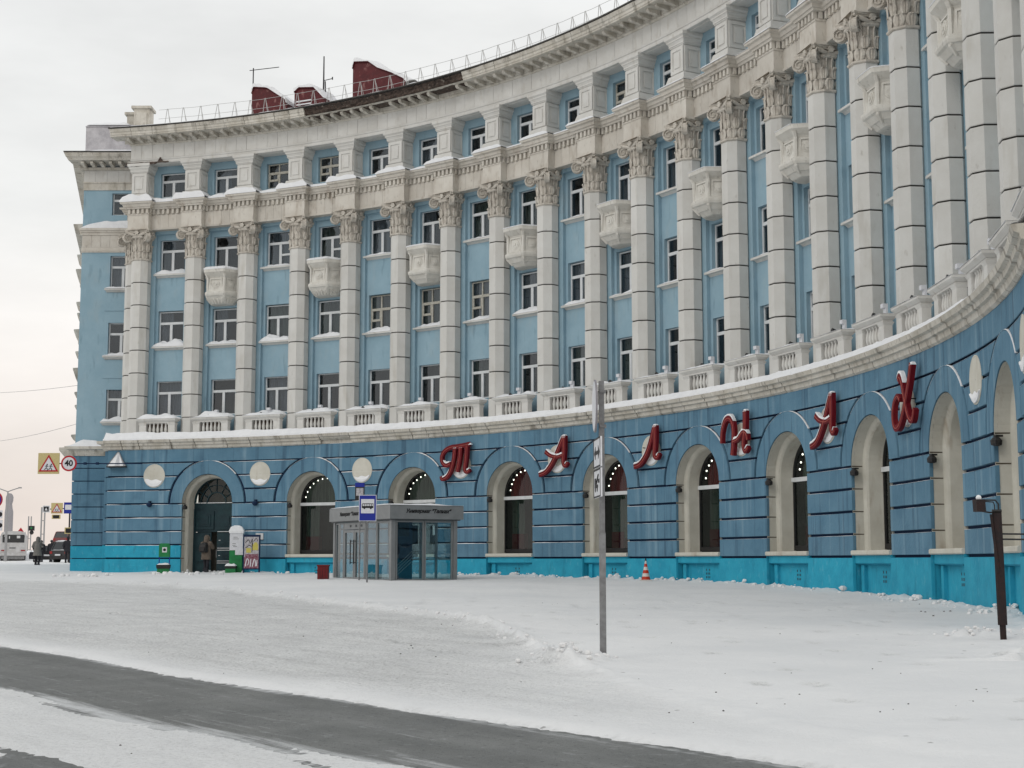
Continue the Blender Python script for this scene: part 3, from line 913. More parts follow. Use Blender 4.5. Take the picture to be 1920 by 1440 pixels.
# ---- the dark entrance door under the first arch
def entrance():
    W0 = FM(1.5, 0, 0)
    z0, y = -0.64, 0.06
    lf = MB()
    lf.box(-1.24, 1.24, y, y + 0.08, 2.52, 2.80)            # transom
    lf.box(-1.24, -1.16, y - 0.04, y + 0.08, z0 - 0.3, 2.52); lf.box(1.16, 1.24, y - 0.04, y + 0.08, z0 - 0.3, 2.52)
    lf.box(-1.16, 1.16, y + 0.01, y + 0.06, 1.40, 2.52)     # fixed upper panels
    d = lf.build('entrance_door', M['door'], ROOT, W0)
    def panel(x0, x1, za, zb, par, yy):
        mb = MB()
        mb.box(x0, x1, yy - 0.05, yy, za, zb)
        mb.frus(x0 + 0.09, x1 - 0.09, yy - 0.052, yy - 0.05, za + 0.09, x0 + 0.09, x1 - 0.09, yy - 0.052, yy - 0.05, zb - 0.09)
        mb.box(x0 + 0.16, x1 - 0.16, yy - 0.085, yy - 0.05, za + 0.16, zb - 0.16)
        mb.box(x0 + 0.28, x1 - 0.28, yy - 0.11, yy - 0.085, za + 0.26, zb - 0.26)
        mb.build('door_panel', M['door'], par, W0)
    panel(-1.05, -0.12, 1.52, 2.42, d, y + 0.01); panel(0.12, 1.05, 1.52, 2.42, d, y + 0.01)
    rl = MB(); rl.box(0.06, 1.16, y, y + 0.05, z0 - 0.3, 1.38)
    rl = rl.build('door_leaf', M['door'], ROOT, W0, label='closed right leaf of the dark panelled door')
    for za, zb in ((0.62, 1.30), (-0.02, 0.50), (-0.60, -0.12)):
        panel(0.14, 1.08, za, zb, rl, y)
    ll = MB(); ll.box(-1.16, -0.25, y - 0.02, y + 0.04, z0 - 0.3, 1.38)
    ll = ll.build('door_leaf', M['door'], ROOT, W0, label='left leaf of the dark panelled door standing ajar')
    for za, zb in ((0.62, 1.30), (-0.02, 0.50), (-0.60, -0.12)):
        panel(-1.08, -0.34, za, zb, ll, y - 0.02)
    hd = MB(); hd.tube([(0.10, y - 0.10, 0.15), (0.10, y - 0.10, 0.55)], 0.02)
    hd.build('door_handle', M['sgrey'], rl, W0)
    # frost lines on the mouldings
    fz = MB()
    for za in (1.40, 0.60, 0.50, -0.02, -0.12, -0.60, 0.98, 0.24):
        fz.box(0.2 if za in (0.98, 0.24) else 0.12, 0.78 if za in (0.98, 0.24) else 1.1, y - 0.075, y - 0.052, za, za + 0.022)
    fz.box(-1.2, 1.2, y - 0.03, y - 0.002, 2.80, 2.83)
    tag(fz.build('frost', M['snow'], None), 'thin snow lying on the mouldings of the dark entrance door', 'snow', kind='stuff') if False else fz.build('frost_lines', M['snow'], d, W0, kind='stuff')
    # fanlight
    fl = MB()
    n = 20
    for r0, r1 in ((1.16, 1.24), (0.50, 0.56), (0.86, 0.90)):
        fl.grid([[(-r1 * cos(pi * k / n), y - 0.03, 2.80 + r1 * sin(pi * k / n)) for k in range(n + 1)], [(-r0 * cos(pi * k / n), y - 0.03, 2.80 + r0 * sin(pi * k / n)) for k in range(n + 1)], [(-r0 * cos(pi * k / n), y + 0.05, 2.80 + r0 * sin(pi * k / n)) for k in range(n + 1)]])
    for k in range(1, 6):
        t = pi * k / 6
        fl.tube([(-0.53 * cos(t), y, 2.80 + 0.53 * sin(t)), (-1.2 * cos(t), y, 2.80 + 1.2 * sin(t))], 0.028, 4)
    f = fl.build('fanlight', M['door'], ROOT, W0)
    g = MB()
    g.add([(-1.18 * cos(pi * k / n), y + 0.02, 2.81 + 1.18 * sin(pi * k / n)) for k in range(n + 1)], [tuple(range(n + 1))])
    g.build('pane', M['glassg'], f, W0)
    b = MB(); b.box(-1.3, 1.3, 0.5, 0.55, -1, 4.2)
    b.build('dark_lobby', mat('lobby', (0.10, 0.095, 0.075), (0.04, 0.04, 0.035), 0.9, 1.5), f, W0)
entrance()

# ---- roundels
def roundel_mesh():
    mb = MB()
    n = 32
    ring = lambda r, y: [(r * cos(2 * pi * k / n), y, r * sin(2 * pi * k / n)) for k in range(n)]
    mb.grid([ring(0.575, 0.02), ring(0.575, -0.014), ring(0.545, -0.018), ring(0.53, -0.008), ring(0.40, -0.006), ring(0.2, -0.005), ring(0.01, -0.005)], 0, close=True)
    return mb.mesh('roundel', M['cream'])
rme = roundel_mesh()
rsn = MB()
for k in range(11):
    i = 0.5 + 2 * k
    inst(rme, 'roundel', ROOT, FM(i, 4.13, RG))
    # snow on the lower lip
    rsn.X = FM(i, 4.13, RG)
    n = 14
    a0, a1 = rad(205 + random.uniform(-8, 10)), rad(335 + random.uniform(-12, 8))
    top = [(0.53 * cos(a0 + (a1 - a0) * q / n), -0.012, 0.53 * sin(a0 + (a1 - a0) * q / n)) for q in range(n + 1)]
    chord = [(top[0][0] + (top[-1][0] - top[0][0]) * q / n, -0.012, top[0][2] + (top[-1][2] - top[0][2]) * q / n + 0.03 * sin(q * 0.9 + k)) for q in range(n + 1)]
    rsn.grid([[(x, y - 0.005, z) for x, y, z in chord], [(x * .98, y - 0.05, z * .985 - 0.03) for x, y, z in [((c[0] + t[0]) / 2, c[1], (c[2] + t[2]) / 2) for c, t in zip(chord, top)]], [(x, y - 0.035, z) for x, y, z in top], top])
rsn.X = None
tag(rsn.build('roundel_snow', M['snow']), 'snow caught on the lower rims of the round cream niches', 'snow', kind='stuff')
tag(snowj.build('joint_snow', M['snow']), 'thin lines of snow lying in the horizontal joints of the blue ground floor', 'snow', kind='stuff')

# ---- lower cornice and ledge
k = 0
i = LEFT - 0.05
while i < RIGHT:
    i1 = min(RIGHT, i + random.choice((0.32, 0.45, 0.5, 0.6)))
    d = random.uniform(-0.02, 0.02)
    mb = MB()
    gap = 0.006
    dark = 3.78 < (i + i1) / 2 < 4.35
    zb = 5.42 if not dark else 5.60
    sweep(mb, [(0.2, zb), (0.87 + d, zb), (0.94 + d, 5.47 if not dark else 5.62), (0.97 + d, 5.60 if not dark else 5.66), (1.05 + d, 5.62 if not dark else 5.67), (1.07 + d, 5.72), (1.16 + d * .5, 5.76), (1.20, 5.89), (0.2, 5.92)], i + gap, i1 - gap, 3)
    if True:
        vs_ = []
        for p in mb.v:
            q = Vector(p)
            j = noise.noise(q * 6.0) * 0.012 + noise.noise(q * 17.0) * 0.007
            dirv = Vector((CX - q.x, CY - q.y, 0)).normalized()
            q += dirv * j
            q.z += 0.5 * noise.noise(q * 11.0) * 0.014 if q.z < 5.7 + EYE else 0
            vs_.append(tuple(q))
        mb.v = vs_
    mb.build('cornice_stone', M['cor'], ROOT)
    i = i1
mb = MB()
sheet(mb, [(0.8, 5.44), (0.84, 5.44), (0.84, 5.91), (-0.5, 5.925)], LEFT, RIGHT, 60)
mb.build('ledge', M['cor'], ROOT)

# ---- columns
def octa(r, z, y0=0.0):
    return [(r * cos(rad(22.5 + 45 * k)), y0 + r * sin(rad(22.5 + 45 * k)), z) for k in range(8)]
RV = 0.487
ZJ = [5.90, 7.02] + [7.02 + 1.147 * k for k in range(1, 8)]
mb = MB(); mb.loops([octa(RV - 0.035, 5.9), octa(RV - 0.035, 15.2)])
core_me = mb.mesh('column', M['colj'])
mb = MB()
h = 1.147 - 0.046
mb.loops([octa(RV - 0.012, 0.0), octa(RV, 0.02), octa(RV, h - 0.02), octa(RV - 0.012, h)])
drum_me = mb.mesh('drum', M['col'])
mb = MB(); mb.loops([octa(RV + 0.02, 0), octa(RV + 0.02, 1.08), octa(RV - 0.01, 1.10)])
base_me = mb.mesh('column_base', M['col'])

def capital_mesh():
    mb = MB()
    H = 1.50
    # astragal and bell
    mb.loops([octa(RV + 0.02, -0.03), octa(RV + 0.06, 0.0), octa(RV + 0.06, 0.05), octa(RV, 0.08)])
    mb.loops([octa(RV - 0.03, 0.0), octa(RV - 0.03, 0.7), octa(RV - 0.01, 1.10), octa(RV + 0.06, 1.15)])
    # two rows of leaves
    def leaf(ang, r0, z0, hh, ww, curl):
        rows = []
        for q in range(7):
            t = q / 6
            r = r0 + 0.035 + curl * t ** 3.2
            z = z0 + hh * (t if t < 0.85 else 0.85 + (t - 0.85) * 0.1) - (0.06 if q == 6 else 0)
            wdt = ww * (0.75 + 0.5 * sin(pi * min(1, t * 1.05))) * (1 - 0.55 * t ** 4)
            row = []
            for u, dr in ((-1, -0.02), (-0.55, 0.015), (-0.12, -0.005), (0, 0.03), (0.12, -0.005), (0.55, 0.015), (1, -0.02)):
                rr = r + dr
                row.append((rr * cos(ang) - u * wdt * sin(ang), rr * sin(ang) + u * wdt * cos(ang), z))
            rows.append(row)
        mb.grid(rows)
    for k in range(8):
        leaf(rad(45 * k), RV * 0.93, 0.06, 0.44, 0.15, 0.055)
        leaf(rad(45 * k + 22.5), RV * 0.93, 0.42, 0.46, 0.12, 0.075)
    for k in range(16):
        a = rad(22.5 * k + 11)
        mb.tube([(0.47 * cos(a), 0.47 * sin(a), 0.70), (0.49 * cos(a), 0.49 * sin(a), 1.0), (0.53 * cos(a), 0.53 * sin(a), 1.10)], [0.022, 0.03, 0.035], 4)
    # egg band
    mb.loops([octa(RV + 0.09, 1.10), octa(RV + 0.13, 1.14), octa(RV + 0.13, 1.20), octa(RV + 0.06, 1.24)])
    # volutes on the diagonals
    for sx in (-1, 1):
        for sy in (-1, 1):
            d = Vector((sx, sy, 0)).normalized()
            nrm = Vector((-sy * 1.0, sx, 0)).normalized()
            c = d * 0.745 + Vector((0, 0, 1.11))
            th = 0.085
            # disc body
            n = 20
            R0 = 0.225
            ring = [c + R0 * (cos(2 * pi * q / n) * d + sin(2 * pi * q / n) * Vector((0, 0, 1))) for q in range(n)]
            ringi = [c + (R0 - 0.03) * (cos(2 * pi * q / n) * d + sin(2 * pi * q / n) * Vector((0, 0, 1))) for q in range(n)]
            mb.loops([[p - nrm * th * .7 for p in ringi], [p - nrm * th for p in ring], [p + nrm * th for p in ring], [p + nrm * th * .7 for p in ringi]])
            # spiral ridge both faces
            for s_ in (-1, 1):
                pts, rr = [], []
                for q in range(34):
                    t = q / 33
                    ang = pi * 0.62 - t * 2 * pi * 2.05
                    r_ = R0 * 1.02 * (1 - t) ** 0.85 + 0.015
                    pts.append(c + r_ * (cos(ang) * d + sin(ang) * Vector((0, 0, 1))) + nrm * s_ * (th + 0.005))
                    rr.append(0.038 * (1 - 0.5 * t))
                mb.tube(pts, rr, 5)
            # stem from the bell up to the volute
            mb.tube([d * 0.40 + Vector((0, 0, 1.20)), d * 0.52 + Vector((0, 0, 1.30)), d * 0.70 + Vector((0, 0, 1.31)), d * 0.84 + Vector((0, 0, 1.24))], [0.07, 0.08, 0.085, 0.06], 6)
    # hanging scroll bands between volutes on each face, with a flower
    for q in range(4):
        R = Matrix.Rotation(pi / 2 * q, 3, 'Z')
        pts = [R @ Vector((x, -0.535 - 0.07 * abs(x) / 0.5, 1.235 + 0.10 * (abs(x) / 0.46) ** 1.6)) for x in (-0.46, -0.36, -0.24, -0.12, 0, 0.12, 0.24, 0.36, 0.46)]
        mb.tube(pts, [0.06, 0.07, 0.07, 0.06, 0.055, 0.06, 0.07, 0.07, 0.06], 6)
        c = R @ Vector((0, -0.60, 1.36))
        nn = R @ Vector((0, -1, 0))
        mb.disc(c, nn, 0.085, 0.09, 8)
        for j in range(6):
            side = R @ Vector((1, 0, 0))
            mb.disc(c + 0.075 * (cos(j * pi / 3) * side + sin(j * pi / 3) * Vector((0, 0, 1))) + nn * 0.01, nn, 0.045, 0.08, 6)
    # concave abacus
    def aba(s_, z):
        pts = []
        for q in range(4):
            R = Matrix.Rotation(pi / 2 * q, 3, 'Z')
            for x, y in ((-0.66, -0.56), (-0.60, -0.66), (-0.46, -0.585), (-0.25, -0.53), (0, -0.515), (0.25, -0.53), (0.46, -0.585), (0.60, -0.66)):
                pts.append(tuple(R @ Vector((x * s_, y * s_, z))))
        return pts
    mb.loops([aba(0.96, 1.355), aba(1.0, 1.38), aba(1.0, 1.43), aba(1.05, 1.45), aba(1.05, 1.50)])
    return mb.mesh('capital', M['cap'])
cap_me = capital_mesh()

csnow = MB()
def column(W, lean=None):
    c = inst(core_me, 'column', ROOT, W)
    inst(base_me, 'column_base', c, W @ Matrix.Translation((0, 0, 5.90)))
    for q in range(7):
        inst(drum_me, 'drum', c, W @ Matrix.Translation((random.uniform(-.004, .004), random.uniform(-.004, .004), 7.02 + 1.147 * q + 0.0175)))
    inst(cap_me, 'capital', c, W @ Matrix.Translation((0, 0, 15.05)))
for k in range(NB + 1):
    column(FM(k))
WL = FM(0); WL.translation = Vector((-19.32, 75.75, EYE))
column(WL)

# ---- upper wall, recesses, windows
REC = 0.278               # half width of a recess, in bays
SW = 0.232                # half width of a window, in bays
PW, PR, PG = -0.26, -0.42, -0.60
WIN = [(7.18, 8.95), (10.72, 12.53), (14.42, 16.17)]
mb = MB()
for k in range(NB + 1):
    i0 = k - (0.10 if k == 0 else (0.5 - REC)); i1 = k + 0.5 - REC
    sweep(mb, [(PR - 0.3, 5.8), (PW, 5.8), (PW, 16.7), (PR - 0.3, 16.7)], i0, i1, 3, cap=True)
mb.build('pilaster_strips', M['blue'], ROOT)
for k in range(NB):
    c = k + 0.5
    mb = MB()
    zz = [5.8] + [z for w_ in WIN for z in w_] + [16.7]
    ii = [c - REC, c - SW, c + SW, c + REC]
    for a in range(3):
        for b in range(len(zz) - 1):
            if a == 1 and b % 2 == 1: continue
            mb.grid([[fpt(ii[a], PR, zz[b]), fpt(ii[a + 1], PR, zz[b])], [fpt(ii[a], PR, zz[b + 1]), fpt(ii[a + 1], PR, zz[b + 1])]])
    for z0, z1 in WIN:
        P4 = lambda r: [fpt(c - SW, r, z0), fpt(c + SW, r, z0), fpt(c + SW, r, z1), fpt(c - SW, r, z1)]
        mb.grid([P4(PR), P4(PG - 0.06)], close=True)
    # lintel moulding at the top of the recess
    sweep(mb, [(PR - 0.1, 16.42), (PW + 0.02, 16.46), (PW + 0.05, 16.7), (PR - 0.1, 16.7)], c - REC, c + REC, 2)
    mb.build('recess_wall', M['blue'], ROOT)

def window_parts(kind, w_, h_):
    """local meshes: x across, y into the wall, z up from the sill; returns frame, panes"""
    f = MB()
    fw = 0.065
    fy0, fy1 = -0.03, 0.05
    f.box(-w_, -w_ + fw, fy0, fy1, 0, h_); f.box(w_ - fw, w_, fy0, fy1, 0, h_)
    f.box(-w_ + fw, w_ - fw, fy0, fy1, 0, fw); f.box(-w_ + fw, w_ - fw, fy0, fy1, h_ - fw * .8, h_)
    panes = []
    if kind == 'new':
        tz = h_ * 0.66
        f.box(-w_ + fw, w_ - fw, fy0 - 0.02, fy1, tz - 0.05, tz + 0.07)
        mx = -w_ * 0.06
        f.box(mx - 0.07, mx + 0.07, fy0 - 0.01, fy1, fw, tz - 0.05)
        panes = [(-w_ + fw, mx - 0.07, fw, tz - 0.05), (mx + 0.07, w_ - fw, fw, tz - 0.05), (-w_ + fw, w_ - fw, tz + 0.07, h_ - fw * .8)]
    elif kind == 'split':
        tz = h_ * 0.66
        f.box(-w_ + fw, w_ - fw, fy0 - 0.02, fy1, tz - 0.05, tz + 0.07)
        mx = 0.02
        f.box(mx - 0.07, mx + 0.07, fy0 - 0.01, fy1, fw, tz - 0.05)
        f.box(mx + 0.07, w_ - fw, fy0, fy1, tz * 0.5 - 0.04, tz * 0.5 + 0.06)
        panes = [(-w_ + fw, mx - 0.07, fw, tz - 0.05), (mx + 0.07, w_ - fw, fw, tz * 0.5 - 0.04), (mx + 0.07, w_ - fw, tz * 0.5 + 0.06, tz - 0.05), (-w_ + fw, w_ - fw, tz + 0.07, h_ - fw * .8)]
    else:
        tz = h_ * 0.62
        f.box(-w_ + fw, w_ - fw, fy0 - 0.02, fy1, tz - 0.06, tz + 0.06)
        mx = -0.06
        f.box(mx - 0.05, mx + 0.05, fy0, fy1, fw, tz - 0.06); f.box(mx - 0.035, mx + 0.035, fy0, fy1, tz + 0.06, h_ - fw * .8)
        sz = h_ * 0.33
        f.box(-w_ + fw, mx - 0.05, fy0 - 0.02, fy1, sz - 0.04, sz + 0.06)
        f.box(-w_ + fw, -w_ + fw + 0.06, fy0, fy1, sz + 0.06, tz - 0.06); f.box(mx - 0.11, mx - 0.05, fy0, fy1, sz + 0.06, tz - 0.06)
        panes = [(-w_ + fw, mx - 0.05, fw, sz - 0.04), (-w_ + fw + .06, mx - 0.11, sz + 0.06, tz - 0.06), (mx + 0.05, w_ - fw, fw, tz - 0.06), (-w_ + fw, mx - 0.035, tz + 0.06, h_ - fw * .8), (mx + 0.035, w_ - fw, tz + 0.06, h_ - fw * .8)]
    fm = f.mesh('window', M['oldfr'] if kind == 'old' else M['wfr'])
    pm = []
    for x0, x1, z0, z1 in panes:
        g = MB(); g.box(x0, x1, 0.005, 0.015, z0, z1); pm.append(g.mesh('pane', M['glass']))
    return fm, pm
SWM = SW * BAY(PG)
kinds = {('new', 0): window_parts('new', SWM - 0.005, 1.78), ('old', 0): window_parts('old', SWM - 0.005, 1.78), ('new', 1): window_parts('new', SWM - 0.005, 1.24), ('split', 0): window_parts('split', SWM - 0.005, 1.78), ('old', 1): window_parts('old', SWM - 0.005, 1.24)}
def drape_mesh(name, x0, x1, z0, z1, m, n=24):
    mb = MB()
    mb.grid([[(x0 + (x1 - x0) * k / n, 0.16 + 0.022 * sin(k * 1.7 + x0 * 9), z0), (x0 + (x1 - x0) * k / n, 0.16 + 0.022 * sin(k * 1.7 + x0 * 9), z1)] for k in range(n + 1)])
    return mb.mesh(name, m)
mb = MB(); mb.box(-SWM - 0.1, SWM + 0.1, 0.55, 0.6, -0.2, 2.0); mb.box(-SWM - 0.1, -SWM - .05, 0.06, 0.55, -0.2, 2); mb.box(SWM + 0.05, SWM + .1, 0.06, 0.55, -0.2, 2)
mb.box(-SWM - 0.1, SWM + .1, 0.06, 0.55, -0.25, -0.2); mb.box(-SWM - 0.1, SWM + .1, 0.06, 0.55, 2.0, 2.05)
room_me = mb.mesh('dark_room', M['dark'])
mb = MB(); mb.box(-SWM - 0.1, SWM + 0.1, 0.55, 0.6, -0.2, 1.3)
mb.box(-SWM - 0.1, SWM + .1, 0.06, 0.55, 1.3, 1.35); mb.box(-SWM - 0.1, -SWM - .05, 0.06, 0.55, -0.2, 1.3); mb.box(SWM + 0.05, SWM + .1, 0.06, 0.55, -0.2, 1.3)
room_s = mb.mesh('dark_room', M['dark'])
curt_full = drape_mesh('curtain', -SWM, SWM, 0.05, 1.72, M['curt'])
curt_low = drape_mesh('curtain', -SWM, SWM, 0.05, 1.15, M['curt'])
curt_s = drape_mesh('curtain', -SWM, 0.1, 0.05, 1.15, M['curt'])
curt_half = drape_mesh('curtain', -SWM, 0.0, 0.05, 1.72, M['curt'])
curt_grn = drape_mesh('curtain', -SWM, SWM, 0.05, 1.72, M['curt2'])
def window(W, kind, size, cur):
    fm, pm = kinds[(kind, size)]
    f = inst(fm, 'window', ROOT, W)
    for q in pm: inst(q, 'pane', f, W)
    inst(room_me if size == 0 else room_s, 'dark_room', f, W)
    if cur is not None: inst(cur, 'curtain', f, W)
ssnow = MB()
def snow_mound(mb, W, x0, x1, y0, y1, z, hmax, seed, n=14, m=5, tilt=0.0):
    """an uneven pillow of snow on a rectangle"""
    mb.X = W
    rows = []
    for a in range(m + 1):
        v = a / m
        row = []
        for b in range(n + 1):
            u = b / n
            eu = min(1, 5 * min(u, 1 - u)) ** 0.5
            ev = min(1, 4 * v) ** 0.5
            hh = hmax * eu * ev * (0.62 + 0.55 * noise.noise((u * 2.6 + seed, v * 1.7, seed * 1.7)) + 0.25 * noise.noise((u * 7 + seed, v * 5, seed))) * (0.55 + 0.6 * v if tilt else 1)
            ov = 0.02 * noise.noise((u * 5, seed, 2.2)) if a == 0 else 0
            row.append((x0 + (x1 - x0) * u, y0 + (y1 - y0) * v - ov, z + max(0.004, hh)))
        rows.append(row)
    front = [(p[0], p[1], z - 0.002) for p in rows[0]]
    mb.grid([front] + rows)
    mb.X = None
mb = MB()
rw = REC * BAY(PR) + 0.09
mb.loops([[(-rw + .07, -0.0, -0.20), (rw - .07, 0, -0.20), (rw - .07, 0.12, -0.20), (-rw + .07, 0.12, -0.20)], [(-rw + .04, -0.10, -0.12), (rw - .04, -0.10, -0.12), (rw - .04, 0.12, -0.12), (-rw + .04, 0.12, -0.12)],
          [(-rw, -0.22, -0.10), (rw, -0.22, -0.10), (rw, 0.12, -0.10), (-rw, 0.12, -0.10)], [(-rw, -0.22, -0.03), (rw, -0.22, -0.03), (rw, 0.12, 0.0), (-rw, 0.12, 0.0)]])
sill_me = mb.mesh('window_sill', M['attic'])
OLD = {(4, 1), (5, 1), (6, 1)}
for k in range(NB):
    c = k + 0.5
    for r_, (z0, z1) in enumerate(WIN):
        cur = random.choice((None, curt_full, curt_half, None, curt_low, curt_grn, curt_grn, None))
        if k in (0, 2) and r_ == 0: cur = curt_full
        if k == 1 and r_ == 0: cur = None
        if k == 4 and r_ == 2: cur = curt_full
        kd = 'old' if (k, r_) in OLD else ('split' if (k, r_) in ((2, 2), (3, 2), (9, 1), (12, 2)) else 'new')
        window(FM(c, z0, PG), kd, 0, cur)
        bal = (k % 2 == 1)
        if r_ > 0 and not (r_ == 2 and bal):
            inst(sill_me, 'window_sill', ROOT, FM(c, z0, PR))
            far = max(0.25, 1.15 - k * 0.075)
            snow_mound(ssnow, FM(c, z0, PR), -rw + .02, rw - .02, -0.215, 0.17, -0.02, (0.36 if r_ == 1 else 0.24) * far * random.uniform(0.8, 1.3), k * 3.1 + r_ * 7.7, tilt=1)

# ---- balconies
def balcony():
    prof = [(12.62, 0.55), (12.64, 0.62), (12.78, 0.74), (12.80, 0.78), (12.96, 0.88), (13.00, 0.94), (13.08, 0.97), (13.16, 0.97), (13.26, 0.86), (13.90, 0.81), (13.96, 0.84), (14.02, 0.90), (14.12, 0.99), (14.16, 1.03), (14.30, 1.04)]
    def ring(r, z):
        w_, d_ = 0.98 * r, 1.20 * r
        q1, q2 = Vector((-w_, -0.10)), Vector((-w_ * 0.56, -d_ + 0.26))
        pts = [(-w_, 0.30)] + [tuple(q1 + Vector((0, .10))), tuple(q1.lerp(q2, .07)), tuple(q2.lerp(q1, .07)), (q2.x * .90, q2.y)]
        pts = pts + [(-x, y) for x, y in pts[::-1]]
        return [(x, y, z) for x, y in pts]
    mb = MB()
    mb.loops([ring(r, z) for z, r in prof])
    body = mb.mesh('balcony', M['balc'])
    ros = MB()
    r = 0.825
    A, B = Vector((-0.98 * r, -0.10, 0)), Vector((-0.98 * r * 0.56, -1.2 * r + 0.26, 0))
    C_, D_ = Vector((0.98 * r * 0.56, -1.2 * r + 0.26, 0)), Vector((0.98 * r, -0.10, 0))
    for P0, P1, cnt in ((A, B, 1), (B, C_, 1), (C_, D_, 1)):
        t = (P1 - P0).normalized(); nn = Vector((t.y, -t.x, 0))
        L = (P1 - P0).length
        c = (P0 + P1) / 2 + Vector((0, 0, 13.56))
        hw = L * 0.5 - 0.11
        for (u0, u1, z0, z1) in ((-hw, hw, 0.26, 0.31), (-hw, hw, -0.31, -0.26), (-hw, -hw + .05, -0.26, 0.26), (hw - .05, hw, -0.26, 0.26)):
            p = [c + t * u0 + Vector((0, 0, z0)), c + t * u1 + Vector((0, 0, z0)), c + t * u1 + Vector((0, 0, z1)), c + t * u0 + Vector((0, 0, z1))]
            ros.prism([q - nn * 0.03 for q in p], nn * 0.065)
        rr = min(0.21, hw - 0.07)
        ros.disc(c, nn, rr, 0.09, 14); ros.disc(c + nn * 0.01, nn, rr * 0.72, 0.12, 10); ros.disc(c + nn * 0.02, nn, rr * 0.3, 0.16, 8)
    for P in (A, B, C_, D_):
        ros.tube([P * 1.02 + Vector((0, 0, 13.2)), P * 1.03 + Vector((0, 0, 13.9)), P * 1.14 + Vector((0, 0, 14.1))], [0.075, 0.07, 0.09], 6)
        ros.tube([P * 1.06 + Vector((0, 0, 13.16)), P * 1.02 + Vector((0, 0, 12.95)), P * 0.8 + Vector((0, 0, 12.72))], [0.10, 0.085, 0.05], 6)
    rme_ = ros.mesh('carved_panels', M['balc'])
    lv = MB()
    for P0, P1 in ((A, B), (B, C_), (C_, D_)):
        for q in range(4):
            p = P0.lerp(P1, (q + 0.5) / 4)
            lv.tube([p * 0.94 + Vector((0, 0, 12.99)), p * 0.93 + Vector((0, 0, 12.86)), p * 0.76 + Vector((0, 0, 12.70)), p * 0.70 + Vector((0, 0, 12.64))], [0.05, 0.075, 0.06, 0.03], 5)
    lvm = lv.mesh('leaf_band', M['balc'])
    for k in range(1, NB, 2):
        W = FM(k + 0.5, 0, -0.26)
        b = inst(body, 'balcony', ROOT, W)
        inst(rme_, 'carved_panels', b, W)
        if k < 5: inst(lvm, 'leaf_band', b, W)
        # snow cap
        ssnow.X = W
        hh = max(0.05, 0.20 - 0.016 * k)
        rows = []
        for s_, z in ((1.05, 14.30), (1.06, 14.30 + hh * .35), (0.96, 14.30 + hh * .8), (0.7, 14.30 + hh * 1.05), (0.3, 14.30 + hh * 1.15)):
            rr = ring(s_, z)
            rows.append([(x, y, zz + 0.03 * noise.noise((x * 2 + k, y * 2, k)) * (1 if z > 14.31 else 0)) for x, y, zz in rr])
        ssnow.loops(rows)
        ssnow.X = None
balcony()

# ---- balustrade on the ledge
def baluster_mesh():
    mb = MB()
    mb.lathe([(0.075, 0), (0.075, 0.06), (0.045, 0.10), (0.072, 0.22), (0.078, 0.30), (0.05, 0.46), (0.042, 0.52), (0.065, 0.56), (0.07, 0.61)], 8)
    return mb.mesh('baluster', M['attic'])
bal_me = baluster_mesh()
mb = MB()
HB = 1.02
mb.box(-HB + 0.10, HB - 0.10, -0.12, 0.12, 0.0, 0.24); mb.box(-HB + 0.12, HB - 0.12, 0.085, 0.115, 0.24, 0.80, 1)  # added back panel; its dark brown paints in the shade between the balusters
body_me = mb.mesh('balustrade', [M['attic'], mat('gap_shade_brown', (0.13, 0.095, 0.07), (0.08, 0.06, 0.048), 0.95, 3)])
mb = MB()
mb.box(-HB + 0.06, HB - 0.06, -0.15, 0.15, 0.80, 0.86)
mb.loops([[(-HB + .04, -0.17, 0.86), (HB - .04, -0.17, 0.86), (HB - .04, 0.17, 0.86), (-HB + .04, 0.17, 0.86)], [(-HB - .02, -0.25, 0.93), (HB + .02, -0.25, 0.93), (HB + .02, 0.22, 0.93), (-HB - .02, 0.22, 0.93)], [(-HB - .04, -0.27, 0.95), (HB + .04, -0.27, 0.95), (HB + .04, 0.24, 0.95), (-HB - .04, 0.24, 0.95)], [(-HB - .04, -0.27, 1.02), (HB + .04, -0.27, 1.02), (HB + .04, 0.24, 1.03), (-HB - .04, 0.24, 1.03)]])
hand_me = mb.mesh('handrail', M['attic'])
def pier_mesh():
    mb = MB()
    mb.box(-0.20, 0.20, -0.15, 0.15, 0.0, 0.24); mb.box(-0.18, 0.18, -0.13, 0.13, 0.24, 0.70)
    mb.frus(-0.18, 0.18, -0.13, 0.13, 0.70, -0.22, 0.22, -0.18, 0.18, 0.80)
    return mb.mesh('end_pier', M['attic'])
pier_me = pier_mesh()
bsnow = MB()
mb = MB()
mb.box(-0.09, 0.09, -0.02, 0.05, 0.0, 0.34); mb.box(-0.09, 0.09, -0.10, -0.02, 0.22, 0.34)
lampbox_me = mb.mesh('housing', M['swhite'])
mb = MB(); mb.tube([(0, 0, 0), (0, -0.14, 0.03)], [0.05, 0.075], 10); mb.tube([(0, 0.0, 0), (0.0, 0.04, -0.08)], 0.02, 5)
lamph_me = mb.mesh('lamp_head', M['blk'])
NTH = ['first', 'second', 'third', 'fourth', 'fifth', 'sixth', 'seventh', 'eighth', 'ninth', 'tenth', 'eleventh', 'twelfth', 'thirteenth', 'fourteenth', 'fifteenth', 'sixteenth', 'seventeenth', 'eighteenth', 'nineteenth', 'twentieth', 'twenty-first', 'twenty-second']
